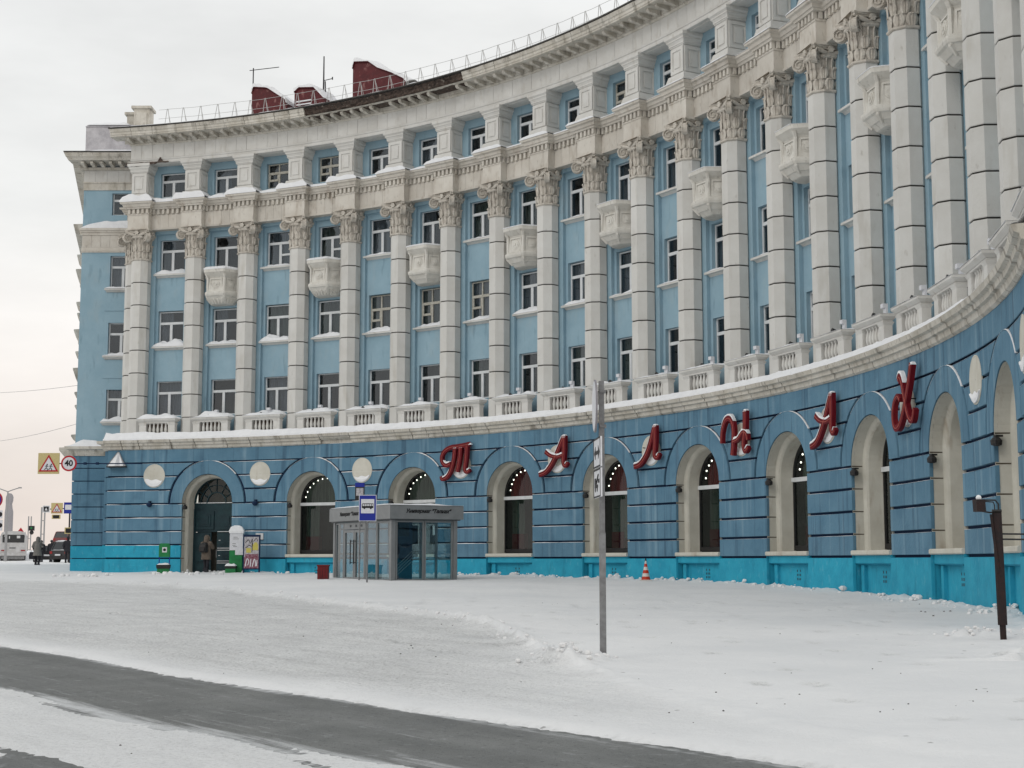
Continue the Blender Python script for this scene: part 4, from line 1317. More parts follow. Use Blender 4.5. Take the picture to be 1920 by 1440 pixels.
for k in range(NB):
    W = FM(k + 0.5, 5.93, 0.60)
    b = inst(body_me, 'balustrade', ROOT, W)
    inst(hand_me, 'handrail', b, W)
    for s_ in (-1, 1): inst(pier_me, 'end_pier', b, W @ Matrix.Translation((s_ * (HB - 0.24), 0, 0)))
    for q in range(5): inst(bal_me, 'baluster', b, W @ Matrix.Translation(((q - 2) * 0.215, -0.02, 0.20)))
    hh = max(0.10, 0.36 - 0.018 * k)
    snow_mound(bsnow, W, -HB - 0.05, HB + 0.05, -0.29, 0.42, 1.022, hh, k * 5.3 + 1.1, 18, 6, tilt=1)
    if k >= 1:
        zc = 5.93 + 1.02
        px = -0.05 if k < 8 else 0.25
        T = W @ Matrix.Translation((px + 0.25, 0.12, 1.0))
        t = thing('facade_floodlight', 'white floodlight box in the snow on the ' + NTH[k] + ' balustrade from the left corner', 'floodlight', T.translation, TH0 + (k + .5) * DTH - pi / 2, 'floodlights along the balustrade')
        inst(lampbox_me, 'housing', t, T @ Matrix.Translation((0, 0, 0.05)))
        inst(lamph_me, 'lamp_head', t, T @ Matrix.Translation((-0.30, -0.12, 0.08)))

# snow along the ledge
lsn = MB()
n = 420
rows = []
for q in range(n + 1):
    i = LEFT - 0.05 + (RIGHT - LEFT + 0.05) * q / n
    s_ = i * 2.9
    f = max(0.35, 1.1 - 0.04 * i)
    e = 1.18 + 0.02 * noise.noise((s_ * 1.3, 0, 0)) + 0.012 * noise.noise((s_ * 5, 1, 0))
    h1 = f * (0.075 + 0.04 * noise.noise((s_ * 0.9, 3, 0)) + 0.02 * noise.noise((s_ * 4, 4, 0)))
    h2 = max(.75, f) * (0.36 + 0.07 * noise.noise((s_ * 0.7, 5, 0)) + 0.05 * noise.noise((s_ * 2.9, 6, 0)))
    rows.append([fpt(i, e + 0.012, 5.875), fpt(i, e, 5.885 + h1 * .7), fpt(i, e - 0.10, 5.90 + h1), fpt(i, 0.86, 5.92 + h2 * 0.9), fpt(i, 0.45, 5.92 + h2 * 0.9), fpt(i, -0.25, 5.92 + h2 * 0.7)])
lsn.grid(rows)
tag(lsn.build('ledge_snow', M['snow']), 'snow lying along the white ledge over the blue ground floor', 'snow', kind='stuff')
tag(bsnow.build('balustrade_snow', M['snow']), 'pillows of snow on top of the white balustrades', 'snow', kind='stuff')
tag(ssnow.build('sill_snow', M['snow']), 'snow heaped on the upper window sills and balcony tops', 'snow', kind='stuff')

# ---- entablature over the columns
mb = MB(); mb.box(-0.56, 0.56, -0.50, 0.7, 16.62, 17.38)
mb.box(-0.60, 0.60, -0.54, 0.7, 16.55, 16.66); mb.box(-0.585, 0.585, -0.525, 0.7, 17.33, 17.40)
mb.box(-0.016, 0.002, -0.503, -0.49, 16.70, 17.30)
blk_me = mb.mesh('architrave_block', M['ent'])
mb = MB()
for q in range(5): mb.box(-0.535 + q * 0.245, -0.535 + q * 0.245 + 0.125, -0.58, -0.45, 17.40, 17.64)
for s_ in (-1, 1):
    for q in range(2): mb.box(*sorted((s_ * 0.53, s_ * 0.64)), -0.40 + q * 0.24, -0.40 + q * 0.24 + 0.12, 17.40, 17.64)
den_me = mb.mesh('dentils', M['ent'])
mb = MB()
mb.box(-0.52, 0.52, -0.46, 0.7, 17.38, 17.66)
mb.loops([[(-0.68, -0.63, 17.64), (0.68, -0.63, 17.64), (0.68, 0.6, 17.64), (-0.68, 0.6, 17.64)], [(-0.70, -0.65, 17.72), (0.70, -0.65, 17.72), (0.70, 0.6, 17.72), (-0.70, 0.6, 17.72)], [(-0.74, -0.70, 17.73), (0.74, -0.70, 17.73), (0.74, 0.6, 17.73), (-0.74, 0.6, 17.73)],
          [(-0.78, -0.74, 17.84), (0.78, -0.74, 17.84), (0.78, 0.6, 17.84), (-0.78, 0.6, 17.84)], [(-0.86, -0.82, 17.88), (0.86, -0.82, 17.88), (0.86, 0.6, 17.88), (-0.86, 0.6, 17.88)], [(-0.88, -0.84, 17.96), (0.88, -0.84, 17.96), (0.88, 0.6, 17.97), (-0.88, 0.6, 17.97)]])
slab_me = mb.mesh('cornice_block', M['ent'])
mb = MB()
mb.frus(-0.64, 0.64, -0.66, 0.7, 17.97, -0.64, 0.64, -0.66, 0.7, 18.12); mb.frus(-0.60, 0.60, -0.62, 0.7, 18.12, -0.50, 0.50, -0.54, 0.7, 18.40)
mb.box(-0.40, 0.40, -0.47, 0.7, 18.40, 19.52)
for z0, z1, w_ in ((19.52, 19.57, 0.46), (19.57, 19.62, 0.49), (19.73, 19.78, 0.55), (19.85, 19.98, 0.61)):
    mb.box(-w_, w_, -w_ - 0.04, 0.7, z0, z1)
mb.frus(-0.47, 0.47, -0.51, 0.7, 19.62, -0.53, 0.53, -0.57, 0.7, 19.73)
mb.frus(-0.54, 0.54, -0.58, 0.7, 19.78, -0.60, 0.60, -0.64, 0.7, 19.85)
apier_me = mb.mesh('attic_pier', M['attic'])
def fr_panel(face):
    mb = MB()
    # raised frame with a raised inner field
    hw, z0, z1 = 0.40, 18.46, 19.46
    def bx(u0, u1, za, zb, d0, d1):
        if face == 0: mb.box(u0, u1, -0.47 - d1, -0.47 - d0, za, zb)
        else: mb.box(*sorted((face * (0.40 + d0), face * (0.40 + d1))), u0 - 0.02, u1 - 0.02, za, zb)
    bx(-hw + .0, -hw + .13, z0, z1, -0.01, 0.035); bx(hw - .13, hw - .0, z0, z1, -0.01, 0.035); bx(-hw + .13, hw - .13, z0, z0 + .12, -0.01, 0.035); bx(-hw + .13, hw - .13, z1 - .12, z1, -0.01, 0.035)
    bx(-hw + .22, hw - .22, z0 + .21, z1 - .21, -0.01, 0.03)
    return mb.mesh('pier_panel', M['attic'])
pp = [fr_panel(0), fr_panel(1), fr_panel(-1)]
esn = MB()
for k in range(NB + 1):
    W = FM(k)
    b = inst(blk_me, 'architrave_block', ROOT, W)
    inst(den_me, 'dentils', b, W, kind='stuff')
    inst(slab_me, 'cornice_block', b, W)
    a = inst(apier_me, 'attic_pier', ROOT, W)
    for q in pp: inst(q, 'pier_panel', a, W)
    hh = max(0.05, 0.40 - 0.032 * k)
    esn.X = W
    snowtop = []
    n = 10
    rows = []
    for v in range(6):
        row = []
        for u in range(n + 1):
            x = -0.90 + 1.80 * u / n
            y = -0.86 + 0.26 * max(0, v - 1)
            e = min(1, 4 * (0.90 - abs(x)) / 0.9 + 0.1) ** .6
            z = 17.965 if v == 0 else 17.965 + hh * e * (0.8 + 0.35 * noise.noise((x * 2.2 + k * 3, y * 2, k)))
            row.append((x, y, z))
        rows.append(row)
    esn.grid(rows)
    esn.X = None
# left return of the entablature (over the second, set-back column)
mb = MB(); mb.box(-1.35, -0.60, 0.45, 3.5, 16.62, 17.40); mb.X = FM(0); mb.X = None
for dx in (0,):
    W = FM(0) @ Matrix.Translation((-0.55, 1.05, 0))
    b = inst(blk_me, 'architrave_block', ROOT, W)
    inst(den_me, 'dentils', b, W, kind='stuff')
    inst(slab_me, 'cornice_block', b, W)
# recessed stretches between the blocks
hb = 0.56 / BAY(0.3)
for k in range(NB):
    i0, i1 = k + hb, k + 1 - hb
    n = 4
    for q in range(n):
        mb = MB()
        a, b = i0 + (i1 - i0) * q / n, i0 + (i1 - i0) * (q + 1) / n
        sweep(mb, [(-0.3, 16.70), (0.12, 16.70), (0.125, 17.37), (-0.3, 17.37)], a + 0.0015, b - 0.0015, 1)
        mb.build('architrave_panel', M['ent'], ROOT)
    mb = MB()
    sweep(mb, [(-0.3, 16.60), (0.145, 16.61), (0.155, 16.70), (-0.3, 16.70)], i0, i1, 3)
    sweep(mb, [(-0.3, 17.37), (0.10, 17.37), (0.10, 17.65), (-0.3, 17.65)], i0, i1, 3)
    sweep(mb, [(-0.4, 17.65), (0.25, 17.65), (0.28, 17.73), (0.33, 17.74), (0.38, 17.85), (0.45, 17.88), (0.47, 17.96), (-0.4, 17.98)], i0, i1, 3)
    mb.build('string_cornice', M['ent'], ROOT)
    mb = MB()
    nd = 7
    for q in range(nd):
        c = i0 + (i1 - i0) * (q + 0.5) / nd
        sweep(mb, [(0.09, 17.40), (0.21, 17.40), (0.21, 17.645), (0.09, 17.645)], c - 0.021, c + 0.021, 1)
    mb.build('dentils', M['ent'], ROOT, kind='stuff')
    hh = max(0.04, 0.24 - 0.02 * k)
    rows = []
    for q in range(13):
        i = i0 + (i1 - i0) * q / 12
        h_ = hh * (0.8 + 0.5 * noise.noise((i * 5, 2, 7)))
        rows.append([fpt(i, 0.485, 17.96), fpt(i, 0.47, 17.96 + h_ * .7), fpt(i, 0.35, 17.97 + h_), fpt(i, -0.3, 17.98 + h_ * 1.2)])
    esn.grid(rows)
tag(esn.build('entablature_snow', M['snow']), 'snow draped over the projecting mouldings above the capitals', 'snow', kind='stuff')

# ---- attic storey
AW = -0.30
AZ = (18.36, 19.62)
for k in range(NB):
    c = k + 0.5
    mb = MB()
    ii = [k, c - SW, c + SW, k + 1]
    zz = [17.9, AZ[0], AZ[1], 20.0]
    for a in range(3):
        for b in range(3):
            if a == 1 and b == 1: continue
            mb.grid([[fpt(ii[a], AW, zz[b]), fpt(ii[a + 1], AW, zz[b])], [fpt(ii[a], AW, zz[b + 1]), fpt(ii[a + 1], AW, zz[b + 1])]])
    P4 = lambda r: [fpt(c - SW, r, AZ[0]), fpt(c + SW, r, AZ[0]), fpt(c + SW, r, AZ[1]), fpt(c - SW, r, AZ[1])]
    mb.grid([P4(AW), P4(AW - 0.24)], close=True)
    mb.build('attic_wall', M['blue'], ROOT)
    window(FM(c, AZ[0] + 0.01, AW - 0.18), 'old' if k in (2, 3, 9) else 'new', 1, curt_s if k % 4 == 1 else None)
mb = MB()
i0 = -0.17
sheet(mb, [(AW - 0.1, 19.99), (0.10, 19.99), (0.10, 19.96), (0.30, 19.96), (0.30, 19.99), (0.47, 19.99)], i0, RIGHT, 80)
sweep(mb, [(0.2, 19.98), (0.50, 19.98), (0.515, 20.03), (0.515, 20.12), (0.545, 20.14), (0.56, 20.21), (0.2, 20.22)], i0, RIGHT, 80)
mb.build('attic_architrave', M['attic'], ROOT)
# frieze panels, modillions
i = i0
w_ = 0.2
nf = int((RIGHT - i0) / 0.2)
for q in range(nf):
    a, b = i0 + (RIGHT - i0) * q / nf, i0 + (RIGHT - i0) * (q + 1) / nf
    mb = MB()
    d = random.uniform(-0.006, 0.006)
    sweep(mb, [(0.2, 20.225), (0.49 + d, 20.225), (0.50 + d, 20.235), (0.50 + d, 20.93), (0.2, 20.94)], a + 0.002, b - 0.002, 1)
    mb.build('frieze_panel', M['attic'], ROOT)
mb = MB()
sheet(mb, [(0.46, 20.2), (0.46, 20.96)], i0, RIGHT, 80)
mb.build('frieze_joints', M['creamj'], ROOT)
mb = MB()
sweep(mb, [(0.2, 20.93), (0.54, 20.93), (0.60, 20.97), (0.60, 21.02), (0.2, 21.02)], i0 - 0.02, RIGHT, 80)
sheet(mb, [(0.55, 21.015), (0.62, 21.05), (0.62, 21.20), (1.42, 21.20)], i0 - 0.10, RIGHT, 80)
mb.build('cornice_soffit', M['cor'], ROOT)
mb = MB()
mb.loops([[(-0.085, 0.1, 0), (0.085, 0.1, 0), (0.085, 0.1, 0.19), (-0.085, 0.1, 0.19)], [(-0.085, -0.12, -0.02), (0.085, -0.12, -0.02), (0.085, -0.12, 0.19), (-0.085, -0.12, 0.19)], [(-0.085, -0.32, 0.03), (0.085, -0.32, 0.03), (0.085, -0.32, 0.19), (-0.085, -0.32, 0.19)],
          [(-0.085, -0.50, 0.03), (0.085, -0.50, 0.03), (0.085, -0.50, 0.19), (-0.085, -0.50, 0.19)], [(-0.08, -0.60, 0.09), (0.08, -0.60, 0.09), (0.08, -0.60, 0.19), (-0.08, -0.60, 0.19)]])
mod_me = mb.mesh('modillion', M['cor'])
for q in range(nf):
    i = i0 + 0.05 + (RIGHT - i0) * q / nf
    if 3.4 < i < 6.4 and random.random() < 0.22: continue
    inst(mod_me, 'modillion', ROOT, FM(i, 21.01, 0.62) @ Matrix.Rotation(random.uniform(-.02, .02), 4, 'Y'))
# crown of the cornice in stones; a stretch is broken away down to dark brick
i = i0 - 0.25
while i < RIGHT:
    i1 = min(RIGHT, i + random.choice((0.3, 0.4, 0.5, 0.55)))
    c = (i + i1) / 2
    broken = 3.35 < c < 6.75
    mb = MB()
    if not broken:
        d = random.uniform(-0.015, 0.015)
        sweep(mb, [(0.6, 21.19), (1.36 + d, 21.19), (1.40 + d, 21.21), (1.40 + d, 21.27), (1.43 + d, 21.29), (1.43 + d, 21.40), (1.47 + d, 21.43), (1.52 + d, 21.58), (0.6, 21.62)], i + 0.003, i1 - 0.003, 3)
        mb.build('crown_stone', M['cor'], ROOT)
    else:
        nn, rows = 10, []
        for q in range(nn + 1):
            ii_ = i + (i1 - i) * q / nn
            row = []
            for r_, z in ((0.6, 21.19), (1.18, 21.19), (1.30, 21.24), (1.34, 21.31), (1.36, 21.38), (1.34, 21.45), (1.40, 21.52), (1.42, 21.58), (0.6, 21.6)):
                j = noise.noise((ii_ * 9, z * 9, 3.0)) * 0.10 + noise.noise((ii_ * 22, z * 24, 4.0)) * 0.07 if 1.1 < r_ else 0
                row.append(fpt(ii_, r_ + j, z))
            rows.append(row)
        mb.loops(rows)
        mb.build('crown_stone', M['dam'], ROOT, label='broken stretch of cornice worn back to dark brick')
    i = i1
mb = MB()
sheet(mb, [(1.44, 21.60), (1.57, 21.605), (1.57, 21.65), (1.42, 21.68), (-7.5, 23.0)], i0 - 0.27, RIGHT, 80)
mb.build('roof', M['roofm'], ROOT)
rs = MB()
rows = []
for q in range(301):
    i = i0 - 0.25 + (RIGHT - i0 + 0.25) * q / 300
    s_ = i * 3
    rows.append([fpt(i, 1.50 + 0.03 * noise.noise((s_, 1, 1)), 21.665), fpt(i, 1.40, 21.72 + 0.04 * noise.noise((s_ * .8, 2, 1)) + 0.02 * noise.noise((s_ * 3, 2, 1))), fpt(i, 0.8, 21.83 + 0.05 * noise.noise((s_ * .7, 3, 1))), fpt(i, -7.2, 23.1)])
rs.grid(rows)
tag(rs.build('roof_snow', M['snow']), 'snow along the edge of the long curved roof', 'snow', kind='stuff')

# broken patch over the first attic pier
mb = MB()
rows = []
for q in range(17):
    x = -0.70 + 2.3 * q / 16
    top = 20.02 + 0.03 * noise.noise((x * 5, 1, 0)) + (0.22 if abs(x - 1.15) < 0.08 else 0)
    bot = 19.90 - 0.10 * max(0, 1 - abs(x + 0.1) / 0.8) + 0.05 * noise.noise((x * 6, 2, 0)) + (0.05 if x > 0.9 else 0)
    rows.append([(x, -0.60, bot), (x, -0.63 + 0.03 * noise.noise((x * 9, 5, 0)), bot + 0.01), (x, -0.63 + 0.03 * noise.noise((x * 9, 3, 0)), top), (x, -0.45, top)])
mb.loops(rows)
mb.build('broken_plaster', M['dam'], ROOT, FM(0))
# roof railing
pm = MB()
pm.tube([(-0.17, 0, 0), (-0.025, 0, 1.0), (0.025, 0, 1.0), (0.17, 0, 0)], 0.016, 5)
pm.tube([(0, 0.02, 0.98), (0, 0.45, 0.12)], 0.012, 4)
post_me = pm.mesh('post', M['rail'])
rr = MB()
for z in (22.68, 22.22):
    pts = [fpt(0.35 + (RIGHT - 0.35) * q / 160, 0.62, z + 0.03 * noise.noise((q * 0.4, z, 0))) for q in range(161)]
    rr.tube(pts, 0.010, 5)
rail = rr.build('roof_railing', M['rail'], ROOT)
q = 0.52
while q < RIGHT:
    inst(post_me, 'post', rail, FM(q, 21.70, 0.62) @ Matrix.Rotation(random.uniform(-.05, .05), 4, 'Y'))
    q += 0.318 + random.uniform(-0.02, 0.02)

# dormers
dsn = MB()
def dormer(i, prof, depth, louver=False):
    W = FM(i, 21.75, -0.2)
    mb = MB()
    mb.prism([(x, 0, z) for x, z in prof], (0, depth, 0))
    o = mb.build('roof_dormer', M['dorm'], ROOT, W)
    top = [p for p in prof if p[1] > 0.25]
    rf = MB()
    pts = sorted(top, key=lambda p: p[0])
    pts = [pts[0]] + [p for p in pts[1:] if p[0] > pts[0][0] + 0.01 or p[1] > pts[0][1]]
    pts = sorted(pts, key=lambda p: (p[0], p[1]))
    hi = [p for p in pts if not any(abs(q[0] - p[0]) < 0.02 and q[1] > p[1] for q in pts)]
    rf.prism([(x, -0.08, z + 0.01) for x, z in hi] + [(x, -0.08, z + 0.05) for x, z in hi[::-1]], (0, depth + 0.16, 0))
    rf.build('dormer_roof', M['dorm'], o, W)
    if louver:
        lv = MB()
        for q in range(3): lv.box(0.15, 1.0, -0.06, -0.005, 0.45 + 0.17 * q, 0.50 + 0.17 * q)
        lv.build('louvre', M['snow'], o, W)
    dsn.X = W
    rows = []
    n = 24
    for v in range(4):
        row = []
        for q in range(n + 1):
            t = q / n * (len(hi) - 1)
            a = hi[min(int(t), len(hi) - 2)]; b = hi[min(int(t), len(hi) - 2) + 1]
            f = t - min(int(t), len(hi) - 2)
            x, z = a[0] + (b[0] - a[0]) * f, a[1] + (b[1] - a[1]) * f
            hh = (0.0 if v == 0 else 0.13 + 0.16 * noise.noise((x * 1.9 + i, v * 0.7, i)) + 0.05 * noise.noise((x * 5 + i, v, i))) * min(1, (n - q) / 4 + .2)
            row.append((x, -0.10 + 0.0 * v + depth * max(0, v - 1) / 2, z + 0.05 + max(0, hh)))
        rows.append(row)
    dsn.grid(rows)
    dsn.X = None
dormer(1.97, [(0, 0.0), (0, 1.55), (0.12, 1.85), (0.9, 1.72), (1.5, 1.30), (1.95, 1.0), (2.0, 0.8), (2.0, 0)], 1.6)
dormer(2.80, [(0, 0.0), (0, 1.30), (0.30, 1.48), (1.15, 1.38), (1.75, 0.75), (1.75, 0)], 1.6, True)
dormer(3.95, [(0, 0.0), (0, 1.98), (0.12, 2.28), (0.95, 2.16), (1.5, 1.75), (2.3, 1.38), (3.0, 0.98), (3.3, 0.65), (3.3, 0)], 1.8)
tag(dsn.build('dormer_snow', M['snow']), 'lumpy snow on the red roof dormers', 'snow', kind='stuff')
mb = MB(); mb.lathe([(0.35, 0), (0.36, 0.5), (0.2, 0.62)], 8)
mb.build('vent_cap', M['roofm'], ROOT, FM(5.15, 21.9, -0.2))

# antennas
t = thing('roof_antenna', 'thin roof mast with one long horizontal bar near the left dormer', 'antenna', fpt(1.83, -1, 21.9))
mb = MB(); mb.tube([fpt(1.83, -1, 21.9), fpt(1.83, -1, 24.95)], 0.03); mb.build('mast', M['blk'], t)
mb = MB(); mb.tube([fpt(1.76, -1, 24.85), fpt(2.32, -1, 24.82)], 0.02); mb.build('crossbar', M['blk'], t)
t = thing('roof_antenna', 'thicker dark roof mast with two short side arms beside the middle dormer', 'antenna', fpt(3.19, -1, 21.9))
mb = MB(); mb.tube([fpt(3.19, -1, 21.9), fpt(3.19, -1, 25.0)], [0.05, 0.03]); mb.build('mast', M['blk'], t)
mb = MB(); mb.tube([fpt(3.19, -1, 23.75), fpt(3.36, -1, 23.78)], 0.02); mb.tube([fpt(3.24, -1, 22.4), fpt(3.22, -1, 23.7)], 0.03); mb.tube([fpt(3.36, -1, 23.72), fpt(3.36, -1, 23.86)], 0.03); mb.build('side_arm', M['blk'], t)

# ================================================================== left wing and street front
def wing():
    YL, YU = 78.05, 78.95                     # lower and upper wall planes
    XL = at(131.5, 1000, YL).x; XU = at(156, 400, YU).x
    XR = -19.0
    zz = lambda z: z + EYE
    # return of the curved block
    mb = MB()
    a = fpt(LEFT, RG - 0.06, 0)
    mb.add([(a.x, a.y, zz(-1.5)), (a.x - 0.5, YL + 1, zz(-1.5)), (a.x - 0.5, YL + 1, zz(5.5)), (a.x, a.y, zz(5.5))], [(0, 1, 2, 3)])
    mb.build('side_wall', M['lowb'], ROOT)
    # step of the corner: a narrow rusticated return in front of the wing
    for k in range(len(COURSE) - 1):
        z0, z1 = COURSE[k], COURSE[k + 1]
        mm = M['turq'] if k < 2 else M['lowb']
        mb = MB()
        p0 = fpt(LEFT - 0.13, 0.40, 0)
        mb.box(p0.x, p0.x + 0.9, p0.y, p0.y + 1.5, zz(z0 + 0.024), zz(z1 - 0.024))
        mb.build('rusticated_block', mm, ROOT)
        mb = MB()
        mb.frus(XL + 0.012 * (4 - z0), XR, YL, YL + 1.0, zz(z0 + 0.024), XL + 0.012 * (4 - z1), XR, YL, YL + 1.0, zz(z1 - 0.024))
        mb.build('rusticated_block', mm, ROOT)
    p0 = fpt(LEFT - 0.13, 0.40, 0)
    mb = MB(); mb.box(XL + 0.12, XR, YL + 0.07, YL + 1.0, zz(-1.5), zz(5.4)); mb.box(p0.x + 0.06, p0.x + 0.9, p0.y + 0.07, p0.y + 1.5, zz(-1.5), zz(5.4))
    mb.build('joint_backing', M['navy'], ROOT)
    mb = MB(); mb.box(XL + 0.04, XR, YL, YL + 1.0, zz(4.80), zz(5.43)); mb.box(p0.x, p0.x + 0.9, p0.y, p0.y + 1.5, zz(4.80), zz(5.43))
    mb.build('wall_band', M['lowb'], ROOT)
    # wing ledge
    mb = MB()
    for (z0, z1, o0, o1) in ((5.42, 5.55, 0.05, 0.12), (5.55, 5.72, 0.12, 0.18), (5.72, 5.76, 0.18, 0.32), (5.76, 5.90, 0.34, 0.36)):
        mb.frus(XL - o0, XR, YL - o0, YL + 1.2, zz(z0), XL - o1, XR, YL - o1, YL + 1.2, zz(z1))
        mb.frus(p0.x - o0, p0.x + 1.0, p0.y - o0, p0.y + 1.2, zz(z0), p0.x - o1, p0.x + 1.0, p0.y - o1, p0.y + 1.2, zz(z1))
    mb.build('wing_ledge', M['cor'], ROOT)
    # upper wall with window holes
    WX0, WX1 = at(206.5, 500, YU).x, at(206.5, 500, YU).x + 1.42
    wins = [(7.30, 9.0), (10.80, 12.58), (14.42, 16.20), (18.42, 19.62)]
    mb = MB()
    xs = [XU, WX0, WX1, XR]
    zs = [5.85] + [q for w_ in wins for q in w_] + [20.3]
    for a_ in range(3):
        for b_ in range(len(zs) - 1):
            if a_ == 1 and b_ % 2: continue
            mb.add([(xs[a_], YU, zz(zs[b_])), (xs[a_ + 1], YU, zz(zs[b_])), (xs[a_ + 1], YU, zz(zs[b_ + 1])), (xs[a_], YU, zz(zs[b_ + 1]))], [(0, 1, 2, 3)])
    for z0, z1 in wins:
        P4 = lambda y: [(WX0, y, zz(z0)), (WX1, y, zz(z0)), (WX1, y, zz(z1)), (WX0, y, zz(z1))]
        mb.grid([P4(YU), P4(YU + 0.3)], close=True)
    mb.build('wing_wall', M['blue'], ROOT)
    wsn = MB()
    for q, (z0, z1) in enumerate(wins):
        W = Matrix.Translation(((WX0 + WX1) / 2, YU + 0.2, zz(z0)))
        window(W, 'new', 1 if q == 3 else 0, curt_half if q == 2 else (curt_full if q == 0 else None))
        if q < 3:
            W = Matrix.Translation(((WX0 + WX1) / 2, YU, zz(z0)))
            inst(sill_me, 'window_sill', ROOT, W)
            snow_mound(wsn, W, -rw, rw, -0.24, 0.17, -0.02, (0.42, 0.32, 0.2)[q], q * 3.3 + 50, tilt=1)
        # plain apron panel
        if q in (1, 2):
            mb = MB(); mb.box(WX0 - 0.22, WX1, YU - 0.035, YU + 0.01, zz(z0 - 1.2), zz(z0 - 0.21)); mb.build('apron_panel', M['blue'], ROOT)
    # ledge snow on the wing
    snow_mound(wsn, Matrix.Identity(4), XL - 0.33, XR - 0.6, YL - 0.34, YU - 0.02, zz(5.90), 0.50, 71.0, 20, 6, tilt=1)
    snow_mound(wsn, Matrix.Identity(4), XU - 0.05, XR - 1.0, YU - 0.22, YU - 0.02, zz(17.68), 0.42, 75.0, 20, 6, tilt=1)
    # string entablature
    mb = MB()
    mb.box(XU - 0.02, XR, YU - 0.05, YU + 0.2, zz(16.38), zz(16.66)); mb.box(XU - 0.03, XR, YU - 0.08, YU + 0.2, zz(16.46), zz(16.54))
    mb.box(XU - 0.06, XR, YU - 0.10, YU + 0.2, zz(17.32), zz(17.46)); mb.box(XU - 0.09, XR, YU - 0.16, YU + 0.2, zz(17.46), zz(17.56)); mb.box(XU - 0.12, XR, YU - 0.22, YU + 0.2, zz(17.56), zz(17.68))
    mb.build('string_cornice', M['ent'], ROOT)
    x = XU
    while x < XR:
        mb = MB(); mb.box(x + 0.006, min(XR, x + 0.5) - 0.006, YU - 0.055, YU + 0.2, zz(16.665), zz(17.315)); mb.build('architrave_panel', M['ent'], ROOT); x += 0.5
    # crowning entablature of the wing
    mb = MB()
    mb.box(XU - 0.02, XR, YU - 0.05, YU + 0.2, zz(19.78), zz(20.15)); mb.box(XU - 0.05, XR, YU - 0.09, YU + 0.2, zz(20.15), zz(20.22))
    mb.box(XU - 0.2, XR, YU - 0.25, YU + 0.2, zz(20.86), zz(20.98))
    mb.frus(XU - 0.62, XR, YU - 0.95, YU + 0.2, zz(21.20), XU - 0.70, XR, YU - 1.05, YU + 0.2, zz(21.36)); mb.frus(XU - 0.72, XR, YU - 1.08, YU + .2, zz(21.36), XU - 0.80, XR, YU - 1.18, YU + 0.2, zz(21.56))
    mb.build('wing_cornice', M['cor'], ROOT)
    x = XU
    while x < XR:
        mb = MB(); mb.box(x + 0.005, min(XR, x + 0.62) - 0.005, YU - 0.05, YU + 0.2, zz(20.225), zz(20.855)); mb.build('frieze_panel', M['attic'], ROOT); x += 0.62
    x = XU + 0.1
    while x < XR - 0.2:
        inst(mod_me, 'modillion', ROOT, Matrix.Translation((x, YU - 0.25, zz(20.98)))); x += 0.50
    mb = MB(); mb.box(XU - 0.82, XR, YU - 1.20, YU + 3, zz(21.585), zz(21.64)); mb.build('roof_edge', M['roofm'], ROOT)
    # parapet blocks on the wing roof
    def from_px(x0, x1, y0, y1, Y, d, name, m):
        A, B = at(x0, y1, Y), at(x1, y0, Y)
        b = MB(); b.box(A.x, B.x, Y, Y + d, A.z, B.z); return b, A, B, name, m
    b, A, B, nm, m = from_px(160, 287, 238, 285, 79.5, 0.8, 'parapet', M['cor'])
    b.frus(A.x - .03, B.x, 79.45, 80.3, B.z, A.x + .1, B.x, 79.5, 80.3, B.z + 0.12)
    b.build('parapet', mat('snow_dusted_parapet', (0.50, 0.49, 0.51), (0.36, 0.35, 0.37), 0.9, 3, 0.4, 14), ROOT)
    b, A, B, nm, m = from_px(250, 281, 203, 262, 79.3, 0.9, 'roof_pedestal', M['cor'])
    b.box(A.x - .14, B.x + .1, 79.2, 80.3, B.z - 0.02, B.z + 0.12); b.frus(A.x - .3, B.x + .14, 79.2, 80.3, A.z - 0.1, A.x - .02, B.x + .02, 79.28, 80.2, A.z + 0.7)
    b.box(A.x + .15, B.x - .15, 79.22, 79.3, A.z + 0.8, B.z - 0.25)
    b.build('roof_pedestal', M['cor'], ROOT)
    b, A, B, nm, m = from_px(237, 262, 215, 262, 80.4, 0.9, 'roof_pedestal', M['cor'])
    b.box(A.x - .12, B.x, 80.3, 81.3, B.z - 0.02, B.z + 0.12)
    b.build('roof_pedestal', M['cor'], ROOT)
    snow_mound(wsn, Matrix.Identity(4), at(160, 270, 79).x, at(240, 270, 79).x, 79.4, 80.3, at(200, 236, 79.6).z, 0.25, 91, 14, 4)
    snow_mound(wsn, Matrix.Identity(4), XU - 0.75, XR, YU - 1.15, YU + 0.6, zz(21.64), 0.22, 95, 20, 5)
    tag(wsn.build('wing_snow', M['snow']), 'snow on the sills, ledges and roof of the plain blue left wing', 'snow', kind='stuff')
    # street front, seen edge on: it runs back and a little to the left
    d = Vector((-0.232, 0.973, 0)).normalized()
    nrm = Vector((-d.y, d.x, 0))           # outwards, to the left
    P0 = Vector((XU, YU, 0))
    def run(prof, s0, s1, mb):
        mb.loops([[P0 + d * s + nrm * o + Vector((0, 0, zz(z))) for o, z in prof] for s in (s0, s1)])
    mb = MB(); run([(-0.4, 5.5), (0, 5.5), (0, 21.0), (-0.4, 21.0)], 0, 26, mb); mb.build('street_wall', M['blue'], ROOT)
    mb = MB(); P1 = P0 + Vector((0, 0, 0)); run([(-0.6, -1.5), (0.10, -1.5), (0.02, 5.5), (-0.6, 5.5)], 0.35, 26, mb); mb.build('street_wall', M['lowb'], ROOT)
